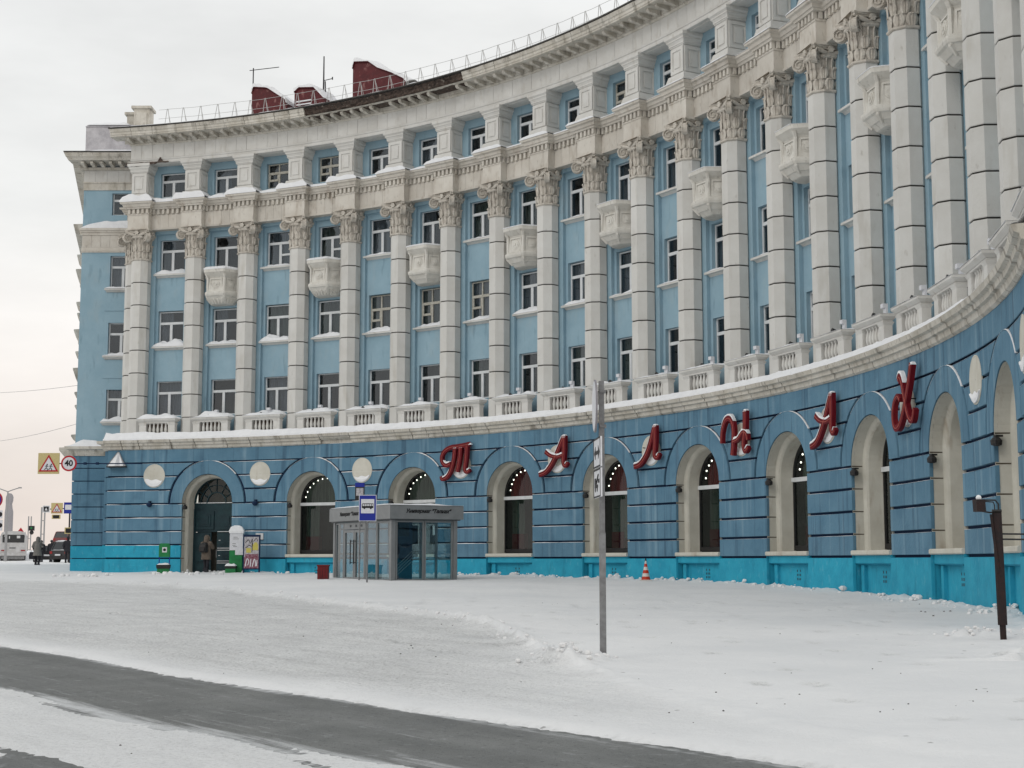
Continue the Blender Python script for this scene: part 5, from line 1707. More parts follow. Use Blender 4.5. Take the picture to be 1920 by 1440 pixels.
    mb = MB(); run([(0, 19.9), (0.06, 20.2), (0.06, 20.9), (0.22, 21.0), (0.25, 21.18), (0.62, 21.22), (0.70, 21.58), (0, 21.62)], 0.2, 22, mb); run([(0, 17.35), (0.14, 17.4), (0.16, 17.6), (0.42, 17.68), (0.5, 17.95), (0, 18)], 0.2, 24, mb); run([(0, 5.4), (0.45, 5.45), (0.8, 5.75), (0.8, 5.9), (0, 5.95)], -0.2, 24, mb)
    mb.build('street_cornice', M['cor'], ROOT)
    for q, (z, o, h_) in enumerate(((13.9, 0.26, 0.35), (13.3, 0.2, 0.3), (12.4, 0.34, 0.7), (11.2, 0.22, 0.25), (10.3, 0.32, 0.9), (9.0, 0.2, 0.2), (8.3, 0.16, 0.25), (6.7, 0.3, 0.35), (15.7, 0.34, 0.9), (16.5, 0.3, 0.5))):
        for s_ in (1.2, 6.0, 11.0):
            mb = MB(); run([(0, z - h_), (o * .5, z - h_ * .6), (o, z - .08), (o, z), (0, z + .03)], s_, s_ + 2.4, mb); mb.build('window_hood', M['cor'], ROOT)
    # plain end of the building on the right, out of the picture
    t = TH0 + RIGHT * DTH
    dr_ = Vector((cos(t), sin(t), 0)); E_ = fpt(RIGHT, RG - 0.08, 0); tn = Vector((sin(t), -cos(t), 0))
    for z0, z1, m, off in ((-1.6, 5.4, 'lowb', 0.0), (5.4, 21.2, 'blue', 0.9)):
        mb = MB(); A = E_ + dr_ * off
        mb.prism([A + Vector((0, 0, zz(z0) - A.z)), A + dr_ * 11 + Vector((0, 0, zz(z0) - A.z)), A + dr_ * 11 + Vector((0, 0, zz(z1) - A.z)), A + Vector((0, 0, zz(z1) - A.z))], tn * 0.4)
        mb.build('end_wall', M[m], ROOT)
wing()

# ================================================================== the red letters
def crom(pts, n=7):
    P = [Vector((p[0], p[1])) for p in pts]
    out = []
    for k in range(len(P) - 1):
        a, b, c, d = P[max(k - 1, 0)], P[k], P[k + 1], P[min(k + 2, len(P) - 1)]
        for q in range(n):
            t = q / n
            out.append(0.5 * ((2 * b) + (c - a) * t + (2 * a - 5 * b + 4 * c - d) * t * t + (3 * b - a - 3 * c + d) * t ** 3))
    out.append(P[-1])
    return out
RW = 1.0
def ribbon(mb, pts, w0, w1, y0, y1, S, ox, oz, mi=0):
    P = crom(pts)
    rings = []
    for k, p in enumerate(P):
        d = (P[min(k + 1, len(P) - 1)] - P[max(k - 1, 0)]).normalized()
        nn = Vector((-d.y, d.x))
        w_ = (w0 + (w1 - w0) * k / (len(P) - 1)) / 2 * RW
        A, B = (p + nn * w_), (p - nn * w_)
        rings.append([(A.x * S + ox, y0, A.y * S + oz), (B.x * S + ox, y0, B.y * S + oz), (B.x * S + ox, y1, B.y * S + oz), (A.x * S + ox, y1, A.y * S + oz)])
    mb.loops(rings, mi)
GL = {
 'T': [([(0.34, 0.46), (0.18, 0.42), (0.05, 0.52), (0.03, 0.68), (0.14, 0.84), (0.36, 0.93), (0.65, 0.95), (1.02, 0.99)], .13, .15),
       ([(0.50, 0.92), (0.46, 0.60), (0.36, 0.28), (0.22, 0.09), (0.05, 0.03), (0.01, 0.12)], .16, .11),
       ([(0.70, 0.92), (0.66, 0.55), (0.58, 0.22)], .17, .15),
       ([(0.92, 0.95), (0.90, 0.60), (0.86, 0.28), (0.93, 0.20), (1.03, 0.26)], .17, .10)],
 'A': [([(0.92, 0.97), (0.74, 0.66), (0.52, 0.32), (0.28, 0.08), (0.02, 0.0)], .15, .13),
       ([(0.93, 1.0), (0.93, 0.62), (0.91, 0.30), (0.98, 0.20), (1.06, 0.28)], .19, .10),
       ([(0.26, 0.62), (0.45, 0.50), (0.70, 0.45), (0.90, 0.50)], .14, .09)],
 'L': [([(0.86, 0.98), (0.74, 0.66), (0.56, 0.32), (0.32, 0.09), (0.08, 0.03)], .15, .14),
       ([(0.88, 1.0), (0.88, 0.60), (0.86, 0.28), (0.95, 0.20), (1.04, 0.30)], .19, .10)],
 'N': [([(0.02, 0.36), (0.05, 0.62), (0.18, 0.86), (0.36, 0.90), (0.48, 0.74), (0.50, 0.45), (0.44, 0.06)], .12, .17),
       ([(0.96, 1.02), (0.94, 0.62), (0.88, 0.28), (0.94, 0.12), (1.06, 0.20)], .18, .11),
       ([(0.48, 0.36), (0.66, 0.40), (0.86, 0.54), (1.0, 0.50), (1.04, 0.36)], .11, .10)],
 'H': [([(0.36, 0.84), (0.44, 0.90), (0.54, 0.76), (0.66, 0.42), (0.80, 0.16), (0.96, 0.10), (1.06, 0.28)], .17, .11),
       ([(0.98, 1.06), (0.84, 0.74), (0.62, 0.36), (0.38, 0.08), (0.17, 0.03), (0.06, 0.20), (0.12, 0.46), (0.30, 0.58), (0.42, 0.50)], .16, .10)],
}
RW = 0.88
GL = {c: [([(x * 1.10, z) for x, z in p], a, b) for p, a, b in v] for c, v in GL.items()}
lsn = MB()
for nm, i, ch, lab in (('T', 6.47, 'T', 'red script letter Т, first of the shop sign'), ('A', 8.50, 'A', 'red script letter А between the second and third lit shop windows'), ('L', 10.50, 'L', 'narrow red script letter Л in the shop sign'),
                       ('N', 12.48, 'N', 'red script letter Н with a curled left stroke'), ('A', 14.54, 'A', 'red script letter А beside the last letter of the shop sign'), ('H', 16.62, 'H', 'red script letter Х, last of the shop sign')):
    W = FM(i, 3.50, RG)
    S = 1.53
    ox = -0.58 * S
    t = thing('sign_letter', lab, 'sign letter', W.translation, TH0 + i * DTH - pi / 2, 'letters of the red shop sign')
    mb, ml = MB(), MB()
    for k, (pts, w0, w1) in enumerate(GL[ch]):
        y0 = -0.28 - 0.004 * k
        ribbon(mb, pts, w0, w1, y0, -0.15 - 0.004 * k, S, ox, 0)
        ribbon(ml, pts, 0.012, 0.010, y0 - 0.012, y0 + 0.01, S, ox, 0)
    o = mb.build('letter_body', M['red'], t, W)
    ml.build('tube_outline', M['redl'], t, W)
    mb = MB()
    for x in (-0.35, 0.35): mb.tube([(x, 0.05, 0.75), (x, -0.13, 0.75)], 0.02, 5)
    mb.build('bracket', M['blk'], t, W)
    lsn.X = W
    for k, (pts, w0, w1) in enumerate(GL[ch]):
        P = crom(pts)
        # snow where the stroke's upper edge faces up, and on the ends
        run_ = []
        for q, p in enumerate(P):
            d = (P[min(q + 1, len(P) - 1)] - P[max(q - 1, 0)]).normalized()
            nn = Vector((-d.y, d.x))
            if nn.y < 0: nn = -nn
            w_ = (w0 + (w1 - w0) * q / (len(P) - 1)) / 2
            if nn.y > 0.42:
                run_.append((p + nn * w_, nn.y))
            elif run_:
                break
        if len(run_) > 3:
            rows = []
            for q, (p, ny) in enumerate(run_):
                h_ = (0.02 + 0.05 * ny * (0.7 + 0.5 * noise.noise((q * 0.5, k, i)))) * min(1, q / 2 + .2, (len(run_) - 1 - q) / 2 + .2)
                rows.append([(p.x * S + ox, -0.288, p.y * S - 0.01), (p.x * S + ox, -0.28, p.y * S + h_), (p.x * S + ox, -0.16, p.y * S + h_), (p.x * S + ox, -0.145, p.y * S - 0.01)])
            lsn.loops(rows)
        p = P[0] if P[0].y > P[-1].y else P[-1]
        if p.y > 0.85:
            snow_w = w0 * 0.40 * S
            lsn.frus(p.x * S + ox - snow_w, p.x * S + ox + snow_w, -0.29, -0.145, p.y * S - 0.03, p.x * S + ox - snow_w * .5, p.x * S + ox + snow_w * .55, -0.26, -0.17, p.y * S + 0.05)
    lsn.X = None
tag(lsn.build('letter_snow', M['snow']), 'caps of snow on the red sign letters', 'snow', kind='stuff')

RW = 1.0
# lamps under the arch springing
lm = MB(); lm.box(-0.05, 0.05, -0.16, 0.02, -0.02, 0.02)
wl_arm = lm.mesh('arm', M['blk'])
lm = MB(); lm.lathe([(0.05, -0.20), (0.12, -0.18), (0.13, -0.08), (0.08, -0.02), (0.04, 0.0)], 10)
wl_head = lm.mesh('lamp_head', M['blk'])
ORD = ['dark entrance door', 'arch left of the glass pavilion', 'arch behind the glass pavilion', 'first arch right of the pavilion', 'arch behind the tall sign pole', 'arch right of the traffic cone', 'last arch with bulbs in its window', 'arch under the last two letters', 'blank arch right of the last letter', 'arch at the right edge']
for k, a in enumerate(ARCH):
    i = a - (ROPEN - 0.12) / BG
    W = FM(i, 2.70, RG - 0.14) @ Matrix.Rotation(rad(20), 4, 'Z')
    t = thing('wall_lamp', 'small black lamp on the left jamb of the ' + ORD[k], 'lamp', W.translation, TH0 + i * DTH - pi / 2, 'lamps on the arch jambs')
    inst(wl_arm, 'arm', t, W); inst(wl_head, 'lamp_head', t, W @ Matrix.Translation((0.0, -0.12, -0.02)))
for i, lab in ((0.44, 'small dark camera on the wall left of the entrance door'), (2.44, 'small dark camera on the wall right of the entrance door')):
    W = FM(i, 2.78, RG)
    t = thing('wall_camera', lab, 'camera', W.translation, TH0 + i * DTH - pi / 2)
    mb = MB(); mb.box(-0.05, 0.05, -0.12, 0.02, 0.05, 0.12); mb.build('bracket', M['navy'], t, W)
    mb = MB(); mb.lathe([(0.13, -0.02), (0.14, -0.12), (0.09, -0.2), (0.02, -0.23)][::-1], 10, 0, (0, -0.12, 0.05)); mb.build('dome', M['navy'], t, W)
    mb = MB()
for i, z, w_, h_, lab in ((5.98, 1.12, 0.24, 0.42, 'white paper notice on the blue wall right of the glass pavilion'), (2.52, 1.0, 0.42, 0.30, 'small grey board on the wall above the poster stand')):
    W = FM(i, z, RG + 0.012)
    t = thing('wall_notice', lab, 'notice', W.translation, TH0 + i * DTH - pi / 2)
    mb = MB(); mb.box(-w_ / 2, w_ / 2, -0.03, 0.0, 0, h_); mb.build('board', M['paper'], t, W)
    mb = MB(); mb.box(-w_ / 2 - 0.015, w_ / 2 + .015, -0.035, 0.0, -0.02, 0); mb.build('lower_edge', M['blk'], t, W)

# ================================================================== text helper
def text_mesh(name, body, size, m, shear=0.0, extrude=0.006, bold=0.0, align='CENTER'):
    cu = bpy.data.curves.new(name, 'FONT')
    cu.body = body; cu.size = size; cu.extrude = extrude; cu.shear = shear; cu.offset = bold
    cu.align_x = align; cu.align_y = 'CENTER'; cu.resolution_u = 3
    o = bpy.data.objects.new('tmp', cu)
    COL.objects.link(o)
    dg = bpy.context.evaluated_depsgraph_get()
    me = bpy.data.meshes.new_from_object(o.evaluated_get(dg))
    bpy.data.objects.remove(o)
    bpy.data.curves.remove(cu)
    me.name = name
    me.materials.clear(); me.materials.append(m)
    return me
UPR = Matrix.Rotation(pi / 2, 4, 'X')        # text lies in XY: stand it up facing -Y

# ================================================================== glass entrance pavilion
def pavilion():
    c0 = gp(733, 1091)
    Yc = c0.y
    a = at(733, 1088, Yc); a.z = hg(a.x, a.y)
    uL = Vector((-2.60, 4.50, 0)).normalized(); LL = 5.2     # left face runs back and left
    uR = Vector((2.28, 1.32, 0)).normalized(); LR = 2.65
    uR = Vector((-uL.y * -1, 0, 0)) if False else Vector((uL.y, -uL.x, 0)).normalized()
    z0 = a.z - 0.05
    W0 = Matrix.Translation((a.x, a.y, z0))
    # local frame: x along the right face, y along the left face going back
    R = Matrix(((uR.x, uL.x, 0, 0), (uR.y, uL.y, 0, 0), (0, 0, 1, 0), (0, 0, 0, 1)))
    W = W0 @ R
    t = inst(None, 'entrance_pavilion', None, W, label='grey framed glass entrance pavilion with a flat lettered fascia on the pavement', category='pavilion')
    H = 2.86
    mb = MB(); mb.box(-0.02, LR + 0.02, -0.02, LL + 0.02, 0, 0.14); mb.build('base', M['kgrey'], t, W)
    mb = MB(); mb.box(-0.12, LR + 0.20, -0.12, LL + 0.12, H - 0.50, H - 0.02); mb.box(-0.10, LR + .18, -0.10, LL + .10, H - 0.02, H)
    fa = mb.build('fascia', M['kgrey'], t, W)
    mb = MB(); mb.box(-0.06, LR + .1, -0.06, LL + .06, H - 0.54, H - 0.50); mb.build('fascia_shadow_gap', M['kdark'], t, W)
    posts = [(-0.0, 0.0, 0.17), (LR - 0.14, 0.0, 0.15), (0.0, LL - 0.15, 0.15), (LR - .14, LL - .15, .15)]
    for x, y, s_ in posts:
        mb = MB(); mb.box(x, x + s_, y, y + s_, 0.14, H - 0.54); mb.build('corner_post', M['kgrey'], t, W)
    # right face: two big panes
    def pane(x0, x1, y0, y1, z0_, z1_, face, fw=0.055, nm='window_frame'):
        mb = MB()
        if face == 'R':
            mb.box(x0, x0 + fw, 0.03, 0.11, z0_, z1_); mb.box(x1 - fw, x1, 0.03, 0.11, z0_, z1_)
            mb.box(x0 + fw, x1 - fw, 0.03, 0.11, z0_, z0_ + fw); mb.box(x0 + fw, x1 - fw, 0.03, 0.11, z1_ - fw, z1_)
        else:
            mb.box(0.03, 0.11, y0, y0 + fw, z0_, z1_); mb.box(0.03, 0.11, y1 - fw, y1, z0_, z1_)
            mb.box(0.03, 0.11, y0 + fw, y1 - fw, z0_, z0_ + fw); mb.box(0.03, 0.11, y0 + fw, y1 - fw, z1_ - fw, z1_)
        f = mb.build(nm, M['kgrey'], t, W)
        g = MB()
        if face == 'R': g.box(x0 + fw, x1 - fw, 0.065, 0.075, z0_ + fw, z1_ - fw)
        else: g.box(0.065, 0.075, y0 + fw, y1 - fw, z0_ + fw, z1_ - fw)
        g.build('pane', M['glassk'], f, W)
        return f
    pane(0.20, 1.32, 0, 0, 0.16, H - 0.56, 'R'); pane(1.34, LR - 0.16, 0, 0, 0.16, H - 0.56, 'R')
    # left face: narrow pane, double door, two panes
    pane(0, 0, 0.19, 1.30, 0.16, H - 0.56, 'L'); pane(0, 0, 1.32, 2.30, 0.16, H - 0.56, 'L')
    for y0, y1 in ((2.33, 3.28), (3.30, 4.25)):
        f = pane(0, 0, y0, y1, 0.16, 2.02, 'L', 0.10, 'door')
        h_ = MB(); yy = y0 + 0.14 if y0 > 3 else y1 - 0.14
        h_.tube([(-0.06, yy, 0.75), (-0.06, yy, 1.65)], 0.022, 6); h_.tube([(0.03, yy, 0.8), (-0.06, yy, 0.8)], 0.015, 5); h_.tube([(0.03, yy, 1.6), (-0.06, yy, 1.6)], 0.015, 5)
        h_.build('door_handle', M['blk'], f, W)
    mb = MB(); mb.box(0.03, 0.11, 2.33, 4.25, 2.04, H - 0.56); mb.build('door_header', M['kgrey'], t, W)
    for q in range(3):
        mb = MB(); mb.disc((0.02, 2.62 + q * 0.5, 2.17), (1, 0, 0), 0.045, 0.04, 10); mb.build('header_fitting', M['kdark'], t, W)
    pane(0, 0, 4.28, LL - 0.17, 0.16, H - 0.56, 'L')
    # far faces
    for x0, x1 in ((0.2, 1.35), (1.37, LR - 0.16)):
        mb = MB(); mb.box(x0, x0 + .06, LL - .11, LL - .03, .16, H - .56); mb.box(x1 - .06, x1, LL - .11, LL - .03, .16, H - .56); mb.box(x0, x1, LL - .11, LL - .03, 1.1, 1.16)
        f = mb.build('window_frame', M['kgrey'], t, W)
        g = MB(); g.box(x0 + .06, x1 - .06, LL - .075, LL - .065, .16, H - .56); g.build('pane', M['glassk'], f, W)
    for y0 in (0.2, 1.5, 2.8, 4.0):
        mb = MB(); mb.box(LR - .11, LR - .03, y0, y0 + .07, .16, H - .56); mb.box(LR - .11, LR - .03, y0, y0 + 1.15, 0.9, 0.95)
        f = mb.build('window_frame', M['kgrey'], t, W)
        g = MB(); g.box(LR - .075, LR - .065, y0 + .07, y0 + 1.2, .16, H - .56); g.build('pane', M['glassk'], f, W)
    # interior: dark blue screen and stair rails
    mb = MB(); mb.box(0.55, 1.45, 1.25, 1.33, 0.14, H - 0.56); mb.build('inner_screen', M['kint'], t, W)
    mb = MB(); mb.box(0.14, LR - 0.15, 0.15, LL - .15, 0.14, 0.16); mb.build('floor', M['kint'], t, W)
    mb = MB()
    for q in range(4): mb.tube([(0.45, 0.6 + q * 0.02, 0.30 + q * 0.1), (1.35, 0.9, 0.92 + q * 0.12)], 0.018, 5)
    mb.tube([(1.6, 2.2, 0.16), (1.6, 2.2, 1.2), (2.3, 2.2, 1.2), (2.3, 2.2, .16)], 0.03, 5)
    mb.build('stair_rails', M['sgrey'], t, W)
    mb = MB(); mb.box(0.3, 1.1, 0.8, 0.9, 1.75, 2.25); mb.box(1.5, 2.3, 2.5, 2.6, 1.5, 2.2); mb.build('dark_boxes', M['blk'], t, W)
    mb = MB(); mb.box(1.45, 2.0, 1.9, 1.93, 1.0, 1.12); mb.build('notice', M['paper'], t, W)
    # lettering on both faces
    me = text_mesh('fascia_lettering', 'Универмаг "Талнах"', 0.185, M['text'], 0.35, 0.005, 0.006)
    inst(me, 'fascia_lettering', t, W @ Matrix.Translation((LR * 0.53, -0.125, H - 0.22)) @ UPR)
    inst(me, 'fascia_lettering', t, W @ Matrix.Translation((-0.125, LL * 0.66, H - 0.25)) @ Matrix.Rotation(-pi / 2, 4, 'Z') @ UPR)
    sn = MB()
    snow_mound(sn, W, -0.12, LR + 0.2, -0.13, LL + 0.1, H, 0.12, 33, 22, 8)
    tag(sn.build('pavilion_snow', M['snow']), 'thin snow on the flat roof of the glass pavilion', 'snow', kind='stuff')
pavilion()

# ================================================================== signs
def bus_pict(mb, W, s, y):
    """front-on plan of the bus symbol: body with windows left open, two wheels"""
    mb.X = W
    def q(x0, x1, z0, z1): mb.box(x0 * s, x1 * s, y - 0.004, y, z0 * s, z1 * s)
    q(-0.5, 0.5, -0.16, 0.02); q(-0.46, 0.5, 0.18, 0.24); q(-0.5, -0.44, 0.02, 0.18)
    for x in (-0.26, -0.06, 0.14, 0.34): q(x - 0.02, x + 0.02, 0.02, 0.18)
    q(0.46, 0.5, 0.02, 0.18)
    for x in (-0.28, 0.28): mb.disc((x * s, y - 0.001, -0.17 * s), (0, 1, 0), 0.085 * s, 0.012, 14)
    mb.X = None
def bus_stop_sign(base, pole_h, name_lab, face_w=0.60, face_h=0.90, top=None, rz=0.0, rp=0.028):
    t = thing('bus_stop_sign', name_lab, 'sign', base, rz)
    W = WM[t.name]
    mb = MB(); mb.tube([(0, 0, -0.1), (0, 0, pole_h)], rp, 8); mb.build('pole', M['sgrey'], t, W)
    zc = pole_h - face_h / 2 - 0.02
    mb = MB(); mb.box(-face_w / 2, face_w / 2, -0.055, -0.035, zc - face_h / 2, zc + face_h / 2)
    pl = mb.build('sign_plate', M['swhite'], t, W)
    mb = MB(); mb.box(-face_w / 2 + 0.02, face_w / 2 - 0.02, -0.060, -0.0555, zc - face_h / 2 + 0.02, zc + face_h / 2 - 0.02); mb.build('blue_field', M['sblue'], pl, W)
    mb = MB(); mb.box(-face_w * 0.38, face_w * 0.38, -0.065, -0.0605, zc - face_h * 0.20, zc + face_h * 0.34); mb.build('white_field', M['swhite'], pl, W)
    mb = MB(); bus_pict(mb, W @ Matrix.Translation((0, -0.066, zc + face_h * 0.07)), face_w * 0.66, 0)
    o = MB(); o.v, o.f, o.m = [tuple(W.inverted() @ Vector(p)) for p in mb.v], mb.f, mb.m
    o.build('bus_symbol', M['text'], pl, W)
    return t
b = gp(688, 1094)
pt = at(688, 927, b.y)
bus_stop_sign(b, pt.z - b.z, 'blue and white bus stop sign on a thin pole before the glass pavilion')

# small board behind the stop sign: its own pole
p_ = at(675, 925, 54.5); g_ = hg(p_.x, 54.5)
t = thing('street_board', 'dark framed board with a grey photo panel rising behind the bus stop sign', 'board', (p_.x, 54.5, g_))
W = WM[t.name]
top = at(675, 906, 54.5).z - g_
mb = MB(); mb.tube([(0, 0, -0.1), (0, 0, top)], 0.03, 6); mb.build('pole', M['sgrey'], t, W)
mb = MB(); mb.box(-0.17, 0.17, -0.10, -0.03, top - 0.62, top + 0.0); mb.build('frame', M['blk'], t, W)
mb = MB(); mb.box(-0.13, 0.13, -0.105, -0.10, top - 0.46, top - 0.18); mb.build('photo_panel', M['pwhi'], t, W)
mb = MB(); mb.box(-0.17, 0.17, -0.11, -0.02, top - 0.14, top + 0.01); mb.build('top_band', M['sblue'], t, W)

# tall sign pole on the snow
def tall_pole():
    b = gp(1131, 1237)
    Y = b.y
    topz = at(1128, 712, Y).z - b.z
    t = thing('sign_pole', 'tall grey pole on open snow with a round sign and two plates seen edge on', 'sign pole', b)
    W = WM[t.name]
    mb = MB(); s_ = 0.042
    mb.box(-s_, s_, -s_, s_, -0.2, topz * 0.46); mb.box(-s_ * .86, s_ * .86, -s_ * .86, s_ * .86, topz * 0.46, topz - 0.02)
    mb.build('pole', M['sgrey'], t, W)
    zr = topz - 0.36
    n = Matrix.Rotation(rad(-89), 4, 'Z')
    Wn = W @ Matrix.Translation((-0.075, -0.02, 0)) @ n
    mb = MB(); mb.disc((0, -0.012, zr), (0, 1, 0), 0.355, 0.022, 36); r_ = mb.build('round_sign', M['sback'], t, Wn)
    mb = MB(); mb.disc((0, -0.026, zr), (0, 1, 0), 0.335, 0.004, 36); mb.build('sign_face', M['swhite'], r_, Wn)
    for z in (zr - 0.27, zr + 0.2):
        mb = MB(); mb.box(0.03, 0.12, -0.06, 0.06, z - 0.02, z + 0.02); mb.build('clamp', M['sgrey'], r_, W @ Matrix.Translation((-0.06, 0, 0)))
    for q, (ya, yb) in enumerate(((822, 877), (880, 933))):
        za, zb = at(1124, yb, Y).z - b.z, at(1124, ya, Y).z - b.z
        Wp = W @ Matrix.Translation((-0.055, -0.05, 0)) @ Matrix.Rotation(rad(-86), 4, 'Z')
        mb = MB(); mb.box(-0.35, 0.35, -0.012, 0.012, za, zb); p = mb.build('sign_plate', M['swhite'], t, Wp)
        mb = MB()
        for x0, x1, z0, z1 in ((-.35, .35, za, za + .02), (-.35, .35, zb - .02, zb), (-.35, -.325, za, zb), (.325, .35, za, zb)): mb.box(x0, x1, -0.017, -0.012, z0, z1)
        mb.build('border', M['text'], p, Wp)
        zc = (za + zb) / 2
        mb = MB()
        if q == 0:      # double arrow
            mb.box(-0.16, 0.16, -0.017, -0.0121, zc - 0.025, zc + 0.025)
            for s_ in (-1, 1): mb.prism([(s_ * 0.27, -0.017, zc), (s_ * 0.14, -0.017, zc + 0.09), (s_ * 0.14, -0.017, zc - 0.09)], (0, 0.0049, 0))
        else:           # tow truck symbol
            mb.box(-0.24, 0.10, -0.017, -0.0121, zc - 0.06, zc - 0.02); mb.box(-0.24, -0.10, -0.017, -0.0121, zc - 0.02, zc + 0.07)
            for x in (-0.17, 0.02): mb.disc((x, -0.0146, zc - 0.075), (0, 1, 0), 0.04, 0.005, 12)
            mb.tube([(-0.05, -0.0145, zc - 0.01), (0.16, -0.0145, zc + 0.11)], 0.012, 4); mb.box(0.10, 0.24, -0.017, -0.0121, zc + 0.0, zc + 0.05)
        mb.build('symbol', M['text'], p, Wp)
tall_pole()

# leaning floodlight post on the right
def lean_post():
    b = gp(1880, 1203)
    Y = b.y
    t = thing('leaning_lamp_post', 'dark rusty post leaning to the left with a floodlight bracket on top', 'lamp post', b)
    W = WM[t.name]
    top = at(1869, 962, Y) - b
    top.y = 0
    mb = MB()
    n = 10
    mb.tube([(0.02, 0, -0.15), (0.012 + top.x * .15, 0, top.z * .17)], 0.05, n)
    mb.tube([(top.x * .14 + .012, 0, top.z * .16), (top.x, 0, top.z)], 0.074, n)
    mb.build('post', M['rust'], t, W)
    px = 1 / 130.0
    mb = MB()
    A = Vector((top.x, 0, top.z))
    hd = A + Vector((-0.24, -0.02, 0.13))
    mb.tube([A + Vector((0.03, 0, -0.05)), A + Vector((0.03, 0, 0.14)), A + Vector((-0.02, 0, 0.20)), hd + Vector((0, 0, 0.07))], 0.014, 6)
    mb.tube([A + Vector((-0.03, 0, 0)), A + Vector((-0.03, 0, 0.12)), A + Vector((-0.05, 0, 0.17)), hd + Vector((0.04, 0.0, 0.05))], 0.010, 6)
    mb.tube([A + Vector((0.06, 0, 0.0)), A + Vector((-0.12, 0, 0.01)), hd + Vector((0, 0, -0.10))], 0.014, 6)
    mb.tube([A + Vector((-0.07, 0, 0.03)), A + Vector((0.07, 0, 0.03))], 0.03, 6)
    mb.build('bracket', M['blk'], t, W)
    mb = MB()
    mb.hexa([hd + Vector(q) for q in ((-0.10, -0.10, -0.11), (0.04, -0.10, -0.11), (0.04, 0.10, -0.11), (-0.10, 0.10, -0.11), (-0.11, -0.10, 0.08), (0.03, -0.10, 0.08), (0.03, 0.10, 0.08), (-0.11, 0.10, 0.08))])
    f = mb.build('floodlight', M['rust'], t, W)
    mb = MB(); mb.lathe([(0.04, 0), (0.045, 0.03), (0.03, 0.06), (0.005, 0.07)], 8, 0, hd + Vector((-0.04, 0, 0.08))); mb.build('snow_lump', M['snow'], f, W)
    mb = MB(); mb.tube([A + Vector((-0.10, -0.03, -0.02)), A * 0.55 + Vector((-0.03, -0.06, 0))], 0.022, 6); mb.build('side_tube', M['rust'], t, W)
    for k, (ya, yb) in enumerate(((1001, 1002), (1011, 1013))):
        P0 = at(1876, ya, Y); P1 = at(1960, yb, Y) + Vector((6, 3, 0.05))
        mb = MB(); mb.tube([P0, P0.lerp(P1, 0.5) + Vector((0, 0, -0.03)), P1], 0.014, 5)
        tag(mb.build('cable', M['blk']), ('upper' if k == 0 else 'lower') + ' black cable running from the leaning post to the right edge', 'cable', 'cables on the leaning post')
lean_post()

# traffic cone
b = gp(1211, 1084)
b = Vector(at(1211, 1084, 54.5)); b.z = hg(b.x, b.y) + 0.09
t = thing('traffic_cone', 'orange and white striped traffic cone in the snow by the turquoise plinth', 'traffic cone', b)
W = WM[t.name]
mb = MB(); mb.box(-0.20, 0.20, -0.20, 0.20, 0, 0.04); mb.build('base', M['conew'], t, W)
for k in range(6):
    z0, z1 = 0.04 + k * 0.115, 0.04 + (k + 1) * 0.115
    r = lambda z: 0.17 - 0.205 * z
    mb = MB(); mb.lathe([(r(z0), z0), (r(z1), z1)], 16); mb.build('stripe', M['cone'] if k % 2 == 0 else M['conew'], t, W)
mb = MB(); mb.lathe([(0.035, 0.72), (0.02, 0.80)], 10); mb.build('tip', M['blk'], t, W)

# red bin by the pavilion
b = gp(606, 1086); b = Vector(at(606, 1085, 56.5)); b.z = hg(b.x, 56.5)
t = thing('litter_bin', 'dark red slatted litter bin left of the glass pavilion', 'bin', b)
W = WM[t.name]
mb = MB(); mb.box(-0.16, 0.16, -0.16, 0.16, 0.03, 0.56); mb.build('liner', M['blk'], t, W)
for s_ in range(4):
    for q in range(4):
        mb = MB(); mb.box(-0.19 + q * 0.098, -0.19 + q * 0.098 + 0.085, -0.20, -0.17, 0.04, 0.60)
        mb.build('slat', M['binred'], t, W @ Matrix.Rotation(pi / 2 * s_, 4, 'Z'))
mb = MB(); mb.box(-0.22, 0.22, -0.22, 0.22, 0.58, 0.63); mb.build('rim', M['binred'], t, W)

